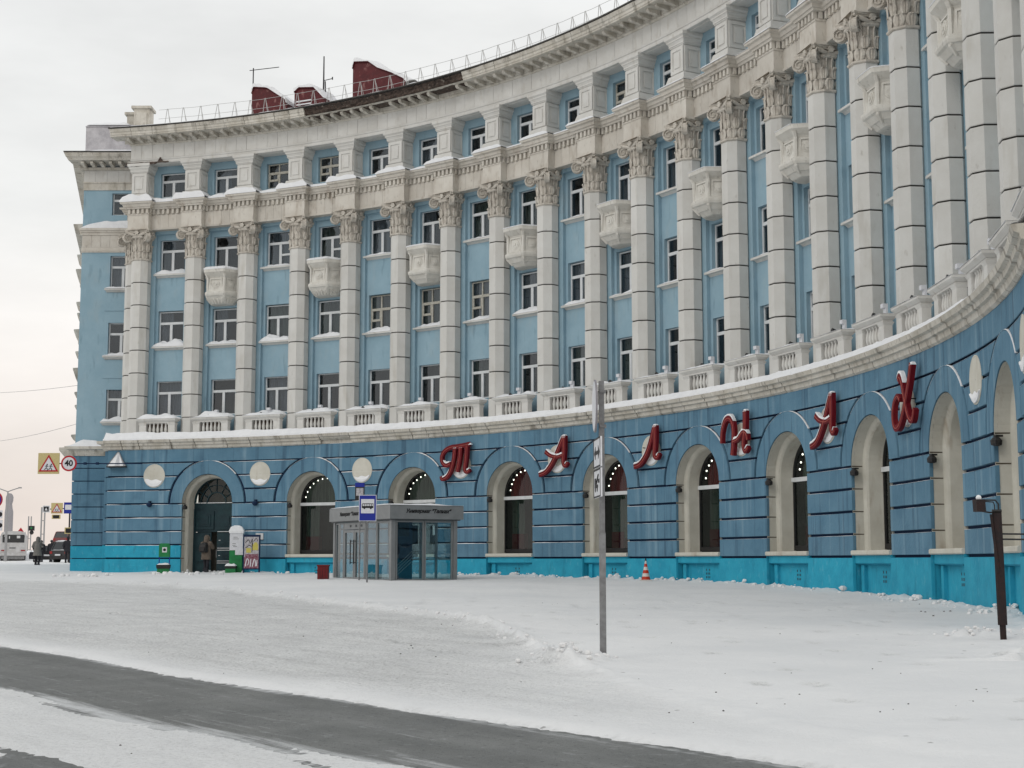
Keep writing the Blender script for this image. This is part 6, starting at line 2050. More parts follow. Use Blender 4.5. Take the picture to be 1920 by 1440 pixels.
# green bins with panels beside the entrance
def green_bin(x, lab, white_top):
    Y = 71.2 if not white_top else 71.6
    p = at(x, 1073, Y); p.z = hg(p.x, Y)
    t = thing('waste_stand', lab, 'bin', p)
    W = WM[t.name]
    pxm = 39.6
    if not white_top:
        for s_ in (-1, 1):
            mb = MB(); mb.box(s_ * 0.24 - 0.02, s_ * 0.24 + 0.02, -0.02, 0.02, 0, 1.42); mb.build('leg', M['sblue'], t, W)
        mb = MB(); mb.box(-0.26, 0.26, -0.05, 0.05, 0.88, 1.42); mb.prism([(-0.26, -0.05, 1.42), (0.26, -0.05, 1.42), (0.20, -0.05, 1.52), (-0.20, -0.05, 1.52)], (0, 0.1, 0)); h = mb.build('head_panel', M['green'], t, W)
        mb = MB(); mb.box(-0.10, 0.12, -0.056, -0.051, 1.10, 1.34); mb.build('white_square', M['swhite'], h, W)
        mb = MB(); mb.disc((0.01, -0.06, 1.22), (0, 1, 0), 0.07, 0.008, 12); mb.build('emblem', M['text'], h, W)
        bz = 0.0
        mb = MB(); mb.box(-0.28, 0.28, -0.24, -0.03, 0.05, 0.34); bb = mb.build('bin_body', M['green'], t, W)
        mb = MB(); mb.frus(-0.30, 0.30, -0.27, -0.02, 0.34, -0.32, 0.32, -0.29, 0, 0.52); mb.build('bin_mouth', M['blk'], bb, W)
        mb = MB(); snow_mound(mb, Matrix.Identity(4), -0.28, 0.28, -0.28, -0.02, 0.52, 0.10, 3.0, 10, 4); mb.build('snow_cap', M['snow'], bb, W, kind='stuff')
    else:
        mb = MB(); mb.box(-0.30, 0.30, -0.12, 0.12, 0, 1.20); lo = mb.build('cabinet', M['green'], t, W)
        mb = MB(); mb.box(-0.29, 0.33, -0.14, 0.12, 1.20, 2.0); mb.box(-0.02, 0.40, -0.16, 0.0, 0.98, 1.30); up = mb.build('upper_box', M['swhite'], t, W)
        mb = MB()
        for z, w_ in ((1.80, .20), (1.72, .26), (1.50, .12), (1.42, .10), (1.36, .18)): mb.box(-0.12 if w_ > .15 else -.16, -0.12 + w_, -0.146, -0.141, z, z + 0.025)
        mb.build('print', M['sgrey'], up, W)
        mb = MB(); mb.loops([[(-0.31, -0.17, 2.0), (0.36, -0.17, 2.0), (0.36, 0.15, 2.0), (-0.31, 0.15, 2.0)], [(-0.33, -0.18, 2.12), (0.37, -0.18, 2.12), (0.37, 0.16, 2.12), (-0.33, 0.16, 2.12)], [(-0.25, -0.14, 2.30), (0.27, -0.14, 2.30), (0.27, 0.12, 2.30), (-0.25, 0.12, 2.30)], [(-0.10, -0.06, 2.37), (0.12, -0.06, 2.37), (0.12, 0.05, 2.37), (-0.10, 0.05, 2.37)]])
        mb.build('snow_cap', M['snow'], up, W, kind='stuff')
        mb = MB(); mb.box(-0.42, 0.06, -0.44, -0.15, 0.05, 0.34); bb = mb.build('bin_body', M['green'], t, W)
        mb = MB(); mb.frus(-0.43, 0.07, -0.46, -0.14, 0.34, -0.45, 0.09, -0.48, -0.12, 0.46); mb.build('bin_mouth', M['blk'], bb, W)
        mb = MB(); snow_mound(mb, Matrix.Identity(4), -0.44, 0.08, -0.47, -0.12, 0.46, 0.14, 5.0, 10, 4); mb.build('snow_cap', M['snow'], bb, W, kind='stuff')
green_bin(307.5, 'green waste stand with a white logo panel left of the entrance door', False)
green_bin(442, 'green and white box stand with a thick snow cap right of the entrance door', True)

# poster stand
p = at(471, 1076, 70.6); p.z = hg(p.x, 70.6)
t = thing('poster_stand', 'dark framed poster stand with a yellow, white and maroon poster', 'poster stand', p, rad(-8))
W = WM[t.name]
for s_ in (-1, 1):
    mb = MB(); mb.box(s_ * 0.38 - 0.03, s_ * 0.38 + 0.03, -0.03, 0.03, -0.1, 1.88); mb.build('leg', M['navy'], t, W)
for za, zb in ((1.82, 1.92), (0.30, 0.36)):
    mb = MB(); mb.box(-0.41, 0.41, -0.04, 0.04, za, zb); mb.build('crossbar', M['navy'], t, W)
mb = MB(); mb.box(-0.35, 0.35, -0.035, -0.02, 0.36, 1.82); po = mb.build('poster', M['pwhi'], t, W)
mb = MB(); mb.box(-0.35, 0.35, -0.040, -0.0355, 0.36, 0.90); mb.box(-0.30, 0.33, -0.0402, -0.0356, 0.90, 1.02); mb.build('maroon_field', M['pmar'], po, W)
mb = MB(); mb.box(-0.25, -0.02, -0.041, -0.0355, 1.08, 1.30); mb.box(0.05, 0.32, -0.041, -0.0355, 1.20, 1.48); mb.box(0.12, 0.28, -0.041, -0.0355, 1.48, 1.56); mb.build('yellow_shapes', M['pyel'], po, W)
mb = MB()
for pts in ([(-0.28, 0.45), (-0.26, 0.62), (-0.20, 0.80), (-0.12, 0.70), (-0.16, 0.5)], [(-0.04, 0.44), (-0.02, 0.78)], [(0.06, 0.44), (0.10, 0.64), (0.16, 0.78), (0.22, 0.60), (0.20, 0.45)], [(0.26, 0.46), (0.28, 0.74)]):
    ribbon(mb, pts, 0.045, 0.035, -0.0435, -0.0405, 1, 0, 0)
mb.build('white_strokes', M['swhite'], po, W)
mb = MB()
for pts in ([(-0.30, 1.55), (-0.15, 1.68), (-0.05, 1.52), (0.04, 1.72), (0.02, 1.40)], [(0.02, 1.10), (0.05, 1.45), (0.02, 1.62)], [(0.10, 1.60), (0.22, 1.75), (0.30, 1.62)], [(-0.30, 1.30), (-0.10, 1.42), (0.0, 1.34)]):
    ribbon(mb, pts, 0.03, 0.02, -0.044, -0.0415, 1, 0, 0)
mb.build('dark_strokes', M['text'], po, W)

# ---- triangular sign on a bracket and cantilevered warning signs at the corner
W = FM(-0.17, 4.62, RG + 0.02)
t = thing('bracket_sign', 'snow plastered folded triangular sign fixed to the blue wall near the corner', 'sign', W.translation, TH0 - 0.17 * DTH - pi / 2)
for s_ in (-1, 1):
    mb = MB()
    mb.hexa([(-0.42, -0.30, 0.0), (0.42, -0.30 - 0.0, 0.0), (0.42, -0.27, 0.0), (-0.42, -0.27, 0.0), (-0.02, -0.02, 0.72), (0.02, -0.02, 0.72), (0.02, 0.0, 0.72), (-0.02, 0.0, 0.72)] if s_ < 0 else [(0.06, -0.45, 0.0), (0.46, -0.10, 0.0), (0.44, -0.08, 0.0), (0.04, -0.43, 0.0), (0.0, -0.05, 0.70), (0.06, -0.03, 0.70), (0.05, -0.01, 0.70), (0, -0.02, 0.70)])
    mb.build('sign_plate', M['snow'] if s_ < 0 else M['swhite'], t, W)
mb = MB(); mb.tube([(-0.45, -0.31, 0.0), (0.0, -0.04, 0.74), (0.47, -0.12, 0.0)], 0.022, 5); mb.build('edge', M['sgrey'], t, W)
mb = MB(); mb.box(-0.46, 0.48, -0.34, 0.0, -0.06, 0.0); mb.build('shelf', M['blk'], t, W)

def warn_tri(par, W, c, s, y, red=True):
    x, z = c
    mb = MB()
    h = s * 0.866
    P = lambda k, yy: [(x - s / 2 * k, yy, z - h / 3 * k), (x + s / 2 * k, yy, z - h / 3 * k), (x, yy, z + 2 * h / 3 * k)]
    mb.loops([P(1.0, y), P(1.0, y - 0.01)]); tr = mb.build('red_triangle', M['sred'], par, W)
    mb = MB(); mb.loops([P(0.74, y - 0.0105), P(0.74, y - 0.015)]); mb.build('white_triangle', M['swhite'], par, W)
    mb = MB()
    for dx, k in ((-0.10, 1), (0.11, 1)):       # two running figures
        cx = x + dx * s
        cz = z - 0.10 * s
        mb.disc((cx + 0.03 * s, y - 0.018, cz + 0.17 * s), (0, 1, 0), 0.035 * s, 0.006, 10)
        for a_, b_ in (((0.02, 0.13), (-0.02, 0.0)), ((-0.02, 0.0), (0.07, -0.06)), ((0.07, -0.06), (0.05, -0.13)), ((-0.02, 0.0), (-0.07, -0.07)), ((-0.07, -0.07), (-0.12, -0.07)), ((0.01, 0.11), (0.09, 0.06)), ((0.01, 0.11), (-0.07, 0.08))):
            mb.tube([(cx + a_[0] * s, y - 0.018, cz + a_[1] * s), (cx + b_[0] * s, y - 0.018, cz + b_[1] * s)], 0.017 * s, 4)
    mb.build('running_figures', M['text'], par, W)

Yc = 73.0
pa = at(92, 869, Yc)
t = thing('cantilever_sign', 'yellow children warning sign and round 40 speed limit hung out from the corner', 'sign', (at(230, 870, Yc).x, Yc, pa.z))
W = WM[t.name]
lx = lambda px: at(px, 869, Yc).x - W.translation.x
mb = MB(); mb.tube([(lx(75), 0.06, 0.0), (lx(238), 0.06, 0.0)], 0.03, 6); mb.tube([(lx(236), 0.06, 0.0), (lx(262), 0.45, 0.02)], 0.03, 6); mb.build('arm', M['navy'], t, W)
for px in (157, 180):
    mb = MB(); mb.tube([(lx(px), 0.0, 0.0), (lx(px + 5), 0.0, 0.0)], 0.07, 6); mb.build('clamp', M['navy'], t, W)
q = (lx(111.5) - lx(71.5)) / 2
mb = MB(); mb.box(lx(91.5) - q, lx(91.5) + q, -0.02, 0.02, -q * 0.98, q * 0.98); sq = mb.build('yellow_square', M['syel'], t, W)
warn_tri(sq, W, (lx(91.5), -0.12), 0.96, -0.022)
mb = MB(); mb.disc((lx(129.5), -0.02, 0.0), (0, 1, 0), 0.385, 0.03, 32); rd = mb.build('round_sign', M['sred'], t, W)
mb = MB(); mb.disc((lx(129.5), -0.038, 0.0), (0, 1, 0), 0.30, 0.006, 32); mb.build('white_face', M['swhite'], rd, W)
inst(text_mesh('number', '40', 0.40, M['text'], 0, 0.004, 0.012), 'number', rd, W @ Matrix.Translation((lx(129.5), -0.046, 0.0)) @ UPR)

# second, farther cluster
Yd = 127.0
pb = at(128, 1045, Yd); zg = hg(pb.x, Yd)
t = thing('crossing_sign_post', 'far post carrying crossing, children and bus stop signs beside the corner of the building', 'sign post', (pb.x, Yd, zg))
W = WM[t.name]
L = lambda px, py: (at(px, py, Yd).x - pb.x, at(px, py, Yd).z - zg)
mb = MB(); x, z = L(128, 945); mb.tube([(0, 0, 0), (0, 0, z)], 0.07, 6); mb.tube([(L(82, 955)[0], 0, L(82, 955)[1]), (0, 0, L(128, 953)[1])], 0.05, 6); mb.build('post', M['blk'], t, W)
def sq_sign(px0, px1, py0, py1, m1, m2, name, inner=0.14):
    x0, z1 = L(px0, py0); x1, z0 = L(px1, py1)
    mb = MB(); mb.box(x0, x1, -0.12, -0.09, z0, z1); o = mb.build(name, m1, t, W)
    w_, h_ = x1 - x0, z1 - z0
    mb = MB(); mb.box(x0 + w_ * inner, x1 - w_ * inner, -0.13, -0.121, z0 + h_ * inner, z1 - h_ * inner); mb.build('field', m2, o, W)
    return o, x0, x1, z0, z1
o, x0, x1, z0, z1 = sq_sign(81, 94, 948, 961, M['swhite'], M['text'], 'crossing_sign')
mb = MB(); mb.prism([((x0 + x1) / 2, -0.14, z1 - .17), (x0 + .18, -0.14, z0 + .17), (x1 - .18, -0.14, z0 + .17)], (0, .009, 0)); mb.build('triangle', M['swhite'], o, W)
o, x0, x1, z0, z1 = sq_sign(97, 118, 943, 963, M['syel'], M['syel'], 'children_sign', 0.02)
warn_tri(o, W, ((x0 + x1) / 2, (z0 + z1) / 2 - 0.1), 0.85, -0.135)
o, x0, x1, z0, z1 = sq_sign(98, 114, 965, 973, M['syel'], M['text'], 'small_plate')
o, x0, x1, z0, z1 = sq_sign(121, 136, 942, 963, M['sblue'], M['sblue'], 'bus_stop_plate', 0.02)
mb = MB(); mb.box(x0 + .1, x1 - .05, -0.14, -0.131, z0 + .32, z1 - .2); mb.build('white_field', M['swhite'], o, W)
o, x0, x1, z0, z1 = sq_sign(122, 136, 989, 1001, M['syel'], M['text'], 'crossing_sign')

# no-stopping sign and plates cut by the left edge
Ye = 62.0
pb = at(3, 1060, Ye); zg = hg(pb.x, Ye)
t = thing('no_stopping_post', 'round blue and red sign over two white plates at the left edge of the street', 'sign post', (pb.x - 0.4, Ye, zg))
W = WM[t.name]
L = lambda px, py: (at(px, py, Ye).x - W.translation.x, at(px, py, Ye).z - zg)
mb = MB(); mb.tube([(0, 0, -.1), (0, 0, L(0, 915)[1])], 0.04, 8); mb.build('pole', M['sgrey'], t, W)
x, z = L(-10, 937)
mb = MB(); mb.disc((x, -0.05, z), (0, 1, 0), 0.35, 0.02, 28); o = mb.build('round_sign', M['sred'], t, W)
mb = MB(); mb.disc((x, -0.063, z), (0, 1, 0), 0.29, 0.006, 28); mb.build('blue_field', M['sblue'], o, W)
mb = MB(); mb.tube([(x - .2, -.068, z - .2), (x + .2, -.068, z + .2)], .03, 4); mb.tube([(x + .2, -.068, z - .2), (x - .2, -.068, z + .2)], .03, 4); mb.build('red_cross', M['sred'], o, W)
for k, (ya, yb) in enumerate(((956, 973), (974, 996))):
    (xa, zb), (xb, za) = L(-26, ya), L(5, yb)
    mb = MB(); mb.box(xa, xb, -0.06, -0.045, za + .02, zb - .02); o = mb.build('sign_plate', M['swhite'], t, W)
    mb = MB(); mb.disc(((xa + xb) / 2 + .25, -.064, (za + zb) / 2), (0, 1, 0), 0.10, .006, 12); mb.box((xa + xb) / 2 - .2, (xa + xb) / 2 + .1, -.067, -.061, (za + zb) / 2 - .04, (za + zb) / 2 + .04); mb.build('symbol', M['text'], o, W)

# ================================================================== street at the left: bus, cars, lamps, stele
def bus():
    Y = 150.0
    p = at(24, 1050, Y); p.z = hg(p.x, Y) + 0.05
    t = thing('city_bus', 'dusty white minibus seen from behind at the left edge of the street', 'bus', p, rad(18.5))
    W = WM[t.name]
    w_, H, Lg = 1.28, 2.95, 7.0
    def sec(y, k):
        return [(-w_ * k, y, 0.55), (w_ * k, y, 0.55), (w_ * k, y, 1.9), (w_ * k * 0.97, y, 2.55), (w_ * k * 0.86, y, 2.83), (w_ * k * 0.5, y, H), (-w_ * k * 0.5, y, H), (-w_ * k * 0.86, y, 2.83), (-w_ * k * 0.97, y, 2.55), (-w_ * k, y, 1.9)]
    mb = MB(); mb.loops([sec(0.0, 0.95), sec(0.12, 1.0), sec(Lg - .2, 1.0), sec(Lg, 0.95)]); mb.build('body', M['busw'], t, W)
    mb = MB(); mb.prism([(-1.04, -0.012, 1.82), (1.02, -0.012, 1.82), (1.04, -0.012, 2.5), (0.98, -0.012, 2.6), (-1.0, -0.012, 2.6), (-1.06, -0.012, 2.5)], (0, 0.02, 0)); rw_ = mb.build('rear_window', M['cargl'], t, W)
    mb = MB(); mb.box(0.30, 0.62, -0.02, -0.013, 2.25, 2.5); mb.box(-0.9, -0.6, -0.02, -0.013, 2.42, 2.5); mb.box(-0.45, -0.35, -.02, -.013, 2.2, 2.45); mb.build('stickers', M['paper'], rw_, W)
    mb = MB(); mb.box(-1.22, 1.22, -0.10, 0.02, 0.52, 0.80); mb.build('bumper', M['busw'], t, W)
    mb = MB(); mb.box(-1.1, 1.1, 0.0, 0.5, 0.18, 0.54); mb.build('skirt', M['sgrey'], t, W)
    for s_ in (-1, 1):
        mb = MB(); mb.box(*sorted((s_ * 0.72, s_ * 1.12)), -0.02, 0.01, 0.98, 1.10); mb.build('rear_lamp', M['lens'], t, W)
        for y in (1.5, 5.6):
            mb = MB(); mb.disc((s_ * 1.05, y, 0.42), (1, 0, 0), 0.42, 0.28, 20); wh = mb.build('wheel', M['tyre'], t, W)
            mb = MB(); mb.disc((s_ * 1.20, y, 0.42), (1, 0, 0), 0.22, 0.02, 14); mb.build('rim', M['sgrey'], wh, W)
        for y in (1.0, 2.4, 3.8, 5.2):
            mb = MB(); mb.box(*sorted((s_ * 1.265, s_ * 1.285)), y, y + 1.2, 1.75, 2.5); mb.build('side_window', M['cargl'], t, W)
    mb = MB(); mb.box(-0.38, 0.22, -0.02, 0.0, 1.22, 1.36); mb.build('number_plate', M['sgrey'], t, W)
    mb = MB(); mb.tube([(1.02, 0.2, 2.2), (1.1, 0.15, 2.9)], 0.02, 4); mb.build('roof_ladder', M['sgrey'], t, W)
    return t
bus()
def car(x, Y, lab, m, snowy, sc_=1.0, rz=0.0, dz=0.0, suv=True):
    p = at(x, 1050, Y); p.z = hg(p.x, Y) + dz
    t = inst(None, 'parked_car', None, Matrix.Translation(p) @ Matrix.Rotation(rz, 4, 'Z') @ Matrix.Scale(sc_, 4), label=lab, category='car')
    W = WM[t.name]
    def sec(y, w_, z0, z1, zt, wt): return [(-w_, y, z0), (w_, y, z0), (w_ * 1.02, y, z1), (wt, y, zt), (-wt, y, zt), (-w_ * 1.02, y, z1)]
    top = 1.70 if suv else 1.42
    mb = MB(); mb.loops([sec(0, .80, .42, .80, .98, .74), sec(.12, .88, .30, .88, 1.02, .80), sec(1.2, .90, .28, .92, 1.04, .82), sec(3.0, .90, .28, .90, 1.02, .82), sec(4.0, .88, .30, .82, .92, .78), sec(4.35, .78, .40, .70, .78, .70)]); mb.build('body', m, t, W)
    mb = MB(); mb.loops([[(-.80, .12, 1.0), (.80, .12, 1.0), (.80, 3.05, 1.0), (-.80, 3.05, 1.0)], [(-.66, .42, top - .06), (.66, .42, top - .06), (.64, 2.2, top - .06), (-.64, 2.2, top - .06)]]); c = mb.build('cabin_glass', M['cargl'], t, W)
    mb = MB(); mb.loops([[(-.68, .38, top - .065), (.68, .38, top - .065), (.66, 2.25, top - .065), (-.66, 2.25, top - .065)], [(-.60, .5, top), (.60, .5, top), (.58, 2.1, top), (-.58, 2.1, top)]]); mb.build('roof', M['snow'] if snowy else m, t, W)
    for s_ in (-1, 1):
        mb = MB(); mb.tube([(s_ * .80, .10, 1.0), (s_ * .67, .40, top - .05)], .04, 4); mb.tube([(s_ * .80, 3.05, 1.0), (s_ * .65, 2.22, top - .05)], .04, 4); mb.build('pillar', m, t, W)
        mb = MB(); mb.box(*sorted((s_ * .60, s_ * .84)), -.02, .05, .72, .92); mb.build('rear_lamp', M['lens'], t, W)
        for y in (.80, 3.45):
            mb = MB(); mb.disc((s_ * .80, y, .34), (1, 0, 0), .34, .22, 18); wh = mb.build('wheel', M['tyre'], t, W)
            mb = MB(); mb.disc((s_ * .92, y, .34), (1, 0, 0), .19, .02, 12); mb.build('rim', M['sgrey'], wh, W)
    mb = MB(); mb.box(-.84, .84, -.08, .10, .34, .56); mb.build('bumper', M['blk'], t, W)
    mb = MB(); mb.box(-.26, .26, -.09, -.075, .58, .70); mb.build('number_plate', M['swhite'], t, W)
    if snowy:
        mb = MB(); snow_mound(mb, Matrix.Identity(4), -.78, .78, 3.0, 4.1, .98, .12, 2, 8, 4); snow_mound(mb, Matrix.Identity(4), -.64, .64, .4, 2.2, top, .13, 4, 8, 4); snow_mound(mb, Matrix.Identity(4), -.70, .70, -.03, .14, 1.0, .05, 9, 8, 2)
        mb.build('snow_cover', M['snow'], t, W, kind='stuff')
    return t
car(109, 116, 'black snow covered off-road car parked by the corner of the building', M['carb'], True, 1.0, rad(-24), 0.05)
car(88, 122, 'low dark car standing behind the walkers on the street', M['carb'], False, 1.0, rad(20), 0.0, False)
car(112, 165, 'dull red car climbing the street far behind the parked black car', M['carr'], False, 1.0, rad(-4), 1.55)
# the snowy rise the red car stands on
mb = MB()
rows = []
for k in range(14):
    y = 150 + k * 6
    h_ = 1.62 * min(1, max(0, (y - 150) / 14)) ** 1.0
    rows.append([(x, y, EYE - 0.10 + h_ * max(0, min(1, (x + 62) / 12, (-22 - x) / 10)) + 0.05 * noise.noise((x * .3, y * .2, 0))) for x in range(-66, -17, 2)])
mb.grid(rows)
tag(mb.build('snow_bank', M['snow']), 'snow covered rise of the street beyond the parked cars', kind='structure')

def lamp(x, Y, ytop, lab, arms):
    p = at(x, 1045, Y); p.z = hg(p.x, Y)
    h_ = at(x, ytop, Y).z - p.z
    t = thing('street_lamp', lab, 'street lamp', p)
    W = WM[t.name]
    mb = MB(); mb.tube([(0, 0, -.1), (0, 0, h_)], [0.14, 0.07], 8); mb.build('pole', M['pole'], t, W)
    for dx, dz in arms:
        mb = MB(); mb.tube([(0, 0, h_), (dx * .5, 0, h_ + dz * .55), (dx, 0, h_ + dz)], 0.05, 5); mb.build('arm', M['pole'], t, W)
        mb = MB(); mb.box(*sorted((dx, dx * 1.25)), -.12, .12, h_ + dz - .04, h_ + dz + .08); mb.build('lamp_head', M['pole'], t, W)
lamp(10, 140, 922, 'double armed street lamp at the left edge of the picture', ((1.0, 0.35), (-1.2, 0.4)))
def lattice(x0, x1, ytop, Y, lab):
    A = at(x0, 1045, Y); B = at(x1, 1045, Y); zg = hg(A.x, Y)
    h_ = at(x0, ytop, Y).z - zg
    t = thing('twin_mast', lab, 'mast', ((A.x + B.x) / 2, Y, zg))
    W = WM[t.name]; d = (B.x - A.x) / 2
    for s_ in (-1, 1):
        mb = MB(); mb.tube([(s_ * d, 0, -.2), (s_ * d, 0, h_)], 0.09, 6); mb.build('leg', M['pole'], t, W)
    mb = MB()
    for k in range(1, 4): mb.tube([(-d, 0, h_ * k / 4), (d, 0, h_ * k / 4)], 0.05, 5)
    mb.build('rung', M['pole'], t, W)
lattice(75, 81, 951, 175, 'taller pale twin pole mast beyond the walkers')
lattice(51, 56, 968, 230, 'lower pale twin pole mast farther down the street')

# traffic light with round sign
Y = 170
p = at(58, 1040, Y); zg = hg(p.x, Y)
t = thing('traffic_light', 'far dark traffic light over a round sign on a pole', 'traffic light', (p.x, Y, zg))
W = WM[t.name]
z = lambda py: at(58, py, Y).z - zg
mb = MB(); mb.tube([(-.1, 0, 0), (-.1, 0, z(986))], .06, 6); mb.build('pole', M['pole'], t, W)
mb = MB(); mb.box(-.32, .32, -.2, -.02, z(995), z(986)); h = mb.build('signal_box', M['blk'], t, W)
mb = MB(); mb.disc((0, -.21, z(990)), (0, 1, 0), .12, .02, 10); mb.build('signal_lens', M['green'], h, W)
mb = MB(); mb.disc((0, -.05, z(998.5)), (0, 1, 0), .24, .03, 16); mb.build('round_sign', M['blk'], t, W)
# yield triangle over the bus
Y = 158
p = at(38, 1040, Y); zg = hg(p.x, Y)
t = thing('warning_sign', 'small red triangular sign showing over the roof of the white bus', 'sign', (p.x, Y, zg))
W = WM[t.name]
z1, z0 = at(38, 989, Y).z - zg, at(38, 997, Y).z - zg
mb = MB(); mb.tube([(0, 0, 0), (0, 0, z1 - .1)], .05, 6); mb.build('pole', M['pole'], t, W)
mb = MB(); mb.prism([(-.36, -.08, z0), (.30, -.08, z0), (-.02, -.08, z1)], (0, .02, 0)); mb.build('triangle', M['sred'], t, W)
# stele
Y = 185
p = at(13, 1045, Y); zg = hg(p.x, Y)
t = thing('stone_stele', 'tall grey stone stele with a rounded head standing behind the bus', 'monument', (p.x, Y, zg))
W = WM[t.name]
z = lambda py: at(13, py, Y).z - zg
mb = MB()
mb.loops([[(-.36 * a, -.4, zz), (.44 * b, -.4, zz), (.44 * b, .4, zz), (-.36 * a, .4, zz)] for zz, a, b in ((0, 1.0, 1.0), (z(961), 1, 1), (z(958), .9, .95), (z(953), .8, .75), (z(945), .75, .6), (z(939), .8, .85), (z(932), .75, .9), (z(928), .5, .7), (z(925), .15, .3))])
mb.build('shaft', M['stele'], t, W)
mb = MB(); mb.box(-.7, .8, -.6, .6, 0, .8); mb.build('plinth', M['stele'], t, W)

# overhead wires across the left of the sky
for k, (ya, yb, sg) in enumerate(((822, 793, .25), (727, 722, .15))):
    A, B = at(-60, ya + 10, 120), at(150, yb, 84)
    mb = MB(); mb.tube([A.lerp(B, q / 10) - Vector((0, 0, sg * 4 * (q / 10) * (1 - q / 10))) for q in range(11)], 0.012, 4)
    tag(mb.build('overhead_wire', M['pole']), ('lower' if k == 0 else 'upper') + ' thin wire crossing the pale sky to the corner of the building', 'wire', 'wires over the street')

# ================================================================== people
def skin_body(bones, radii, name):
    """bones: list of (parent index, position); grown with a skin modifier into one continuous surface"""
    me = bpy.data.meshes.new(name)
    me.from_pydata([b[1] for b in bones], [(b[0], k) for k, b in enumerate(bones) if b[0] is not None], [])
    o = bpy.data.objects.new('tmp', me)
    COL.objects.link(o)
    o.modifiers.new('s', 'SKIN').use_smooth_shade = True
    sv = me.skin_vertices[0].data
    for k, r in enumerate(radii):
        sv[k].radius = (r, r) if not isinstance(r, tuple) else r
        sv[k].use_root = (k == 0)
    m = o.modifiers.new('u', 'SUBSURF'); m.levels = 1; m.render_levels = 1
    dg = bpy.context.evaluated_depsgraph_get()
    out = bpy.data.meshes.new_from_object(o.evaluated_get(dg))
    bpy.data.objects.remove(o)
    return out
def person(p, rz, lab, coat, coat_len, stride=0.0, arms='down', hood=True, scale=1.0, flare=1.0):
    t = inst(None, 'person', None, Matrix.Translation(p) @ Matrix.Rotation(rz, 4, 'Z') @ Matrix.Scale(scale, 4), label=lab, category='person')
    W = WM[t.name]
    st = stride
    B, R = [], []
    def add(par, pos, r):
        B.append((par, pos)); R.append(r); return len(B) - 1
    pel = add(None, (0, 0, 0.95), .15)
    sp_ = add(pel, (0, 0, 1.18), .15); ch = add(sp_, (0, -.01, 1.40), (.17, .13)); nk = add(ch, (0, -.01, 1.53), .055)
    hd1 = add(nk, (0, -.03, 1.61), .085); hd2 = add(hd1, (0, -.025, 1.70), .088)
    nose = add(hd1, (0, -.125, 1.64), .018)
    for s_ in (-1, 1):
        hip = add(pel, (s_ * .10, 0, .90), .105); kn = add(hip, (s_ * .105, -st * s_ * .6 - .02, .50), .07); an = add(kn, (s_ * .11, -st * s_ + .02 * 0, .10), .05)
        toe = add(an, (s_ * .12, -st * s_ - .16, .04), .045)
        sh = add(ch, (s_ * .20, 0, 1.43), .075)
        if arms == 'up' :
            el = add(sh, (s_ * .27, -.12, 1.22), .06); wr = add(el, (s_ * .12, -.30, 1.36), .042); fdir = Vector((-s_ * .3, -.5, .8)).normalized(); hp = Vector((s_ * .12, -.30, 1.36))
        elif arms == 'pocket':
            el = add(sh, (s_ * .30, .04, 1.17), .06); wr = add(el, (s_ * .24, -.12, .98), .045); fdir = Vector((-s_ * .4, -.6, -.7)).normalized(); hp = Vector((s_ * .24, -.12, .98))
        else:
            el = add(sh, (s_ * .27, .05, 1.17), .06); wr = add(el, (s_ * .28, -.04 + st * s_ * .3, .93), .043); fdir = Vector((0, -.15, -1)).normalized(); hp = Vector((s_ * .28, -.04 + st * s_ * .3, .93))
        pm_ = add(wr, tuple(hp + fdir * .07), .036)
        side = fdir.cross(Vector((1, 0, 0))).normalized()
        for q, ln in enumerate((.055, .068, .07, .058)):
            f1 = add(pm_, tuple(hp + fdir * (.10 + ln * .4) + side * (q - 1.5) * .021), .0095)
            add(f1, tuple(hp + fdir * (.10 + ln) + side * (q - 1.5) * .022 + Vector((0, -.012, 0))), .008)
        add(pm_, tuple(hp + fdir * .075 + side * -.055), .011)
    body = skin_body(B, R, 'body')
    body.materials.clear(); body.materials.append(M['cloth']); body.materials.append(M['skin'])
    for pg in body.polygons:
        z = sum(body.vertices[v].co.z for v in pg.vertices) / len(pg.vertices)
        y = sum(body.vertices[v].co.y for v in pg.vertices) / len(pg.vertices)
        pg.material_index = 1 if (z > 1.54 and y < -0.04) else 0
    bo = inst(body, 'body', t, W)
    # face
    mb = MB()
    for s_ in (-1, 1): mb.lathe([(.002, -.012), (.012, 0), (.002, .012)], 6, 0, (s_ * .033, -.112, 1.675))
    mb.box(-.025, .025, -.116, -.108, 1.592, 1.600)
    mb.build('face_features', M['text'], t, W)
    # coat: rings fitted round the torso
    n = 16
    def ring(z, rx, ry, y=0.0): return [(rx * cos(2 * pi * k / n), y + ry * sin(2 * pi * k / n), z + 0.008 * sin(5 * k)) for k in range(n)]
    zb = coat_len
    mb = MB()
    mb.loops([ring(zb, .245 * flare, .20 * flare), ring(zb + .02, .25 * flare, .205 * flare), ring((zb + 1.0) / 2, .235 * (flare + 1) / 2, .19), ring(1.0, .225, .18), ring(1.2, .225, .18), ring(1.36, .235, .165), ring(1.45, .215, .135), ring(1.52, .11, .10)])
    mb.build('coat', coat, t, W)
    for s_ in (-1, 1):
        mb = MB()
        k0 = [q for q in range(len(B)) if B[q][1][0] * s_ > .15 and abs(B[q][1][2] - 1.43) < .01][0]
        sh, el, wr = Vector(B[k0][1]), Vector(B[k0 + 1][1]), Vector(B[k0 + 2][1])
        mb.tube([sh + Vector((-s_ * .06, 0, .01)), sh, el, wr], [.10, .10, .082, .066], 10)
        mb.build('sleeve', coat, t, W)
    mb = MB()
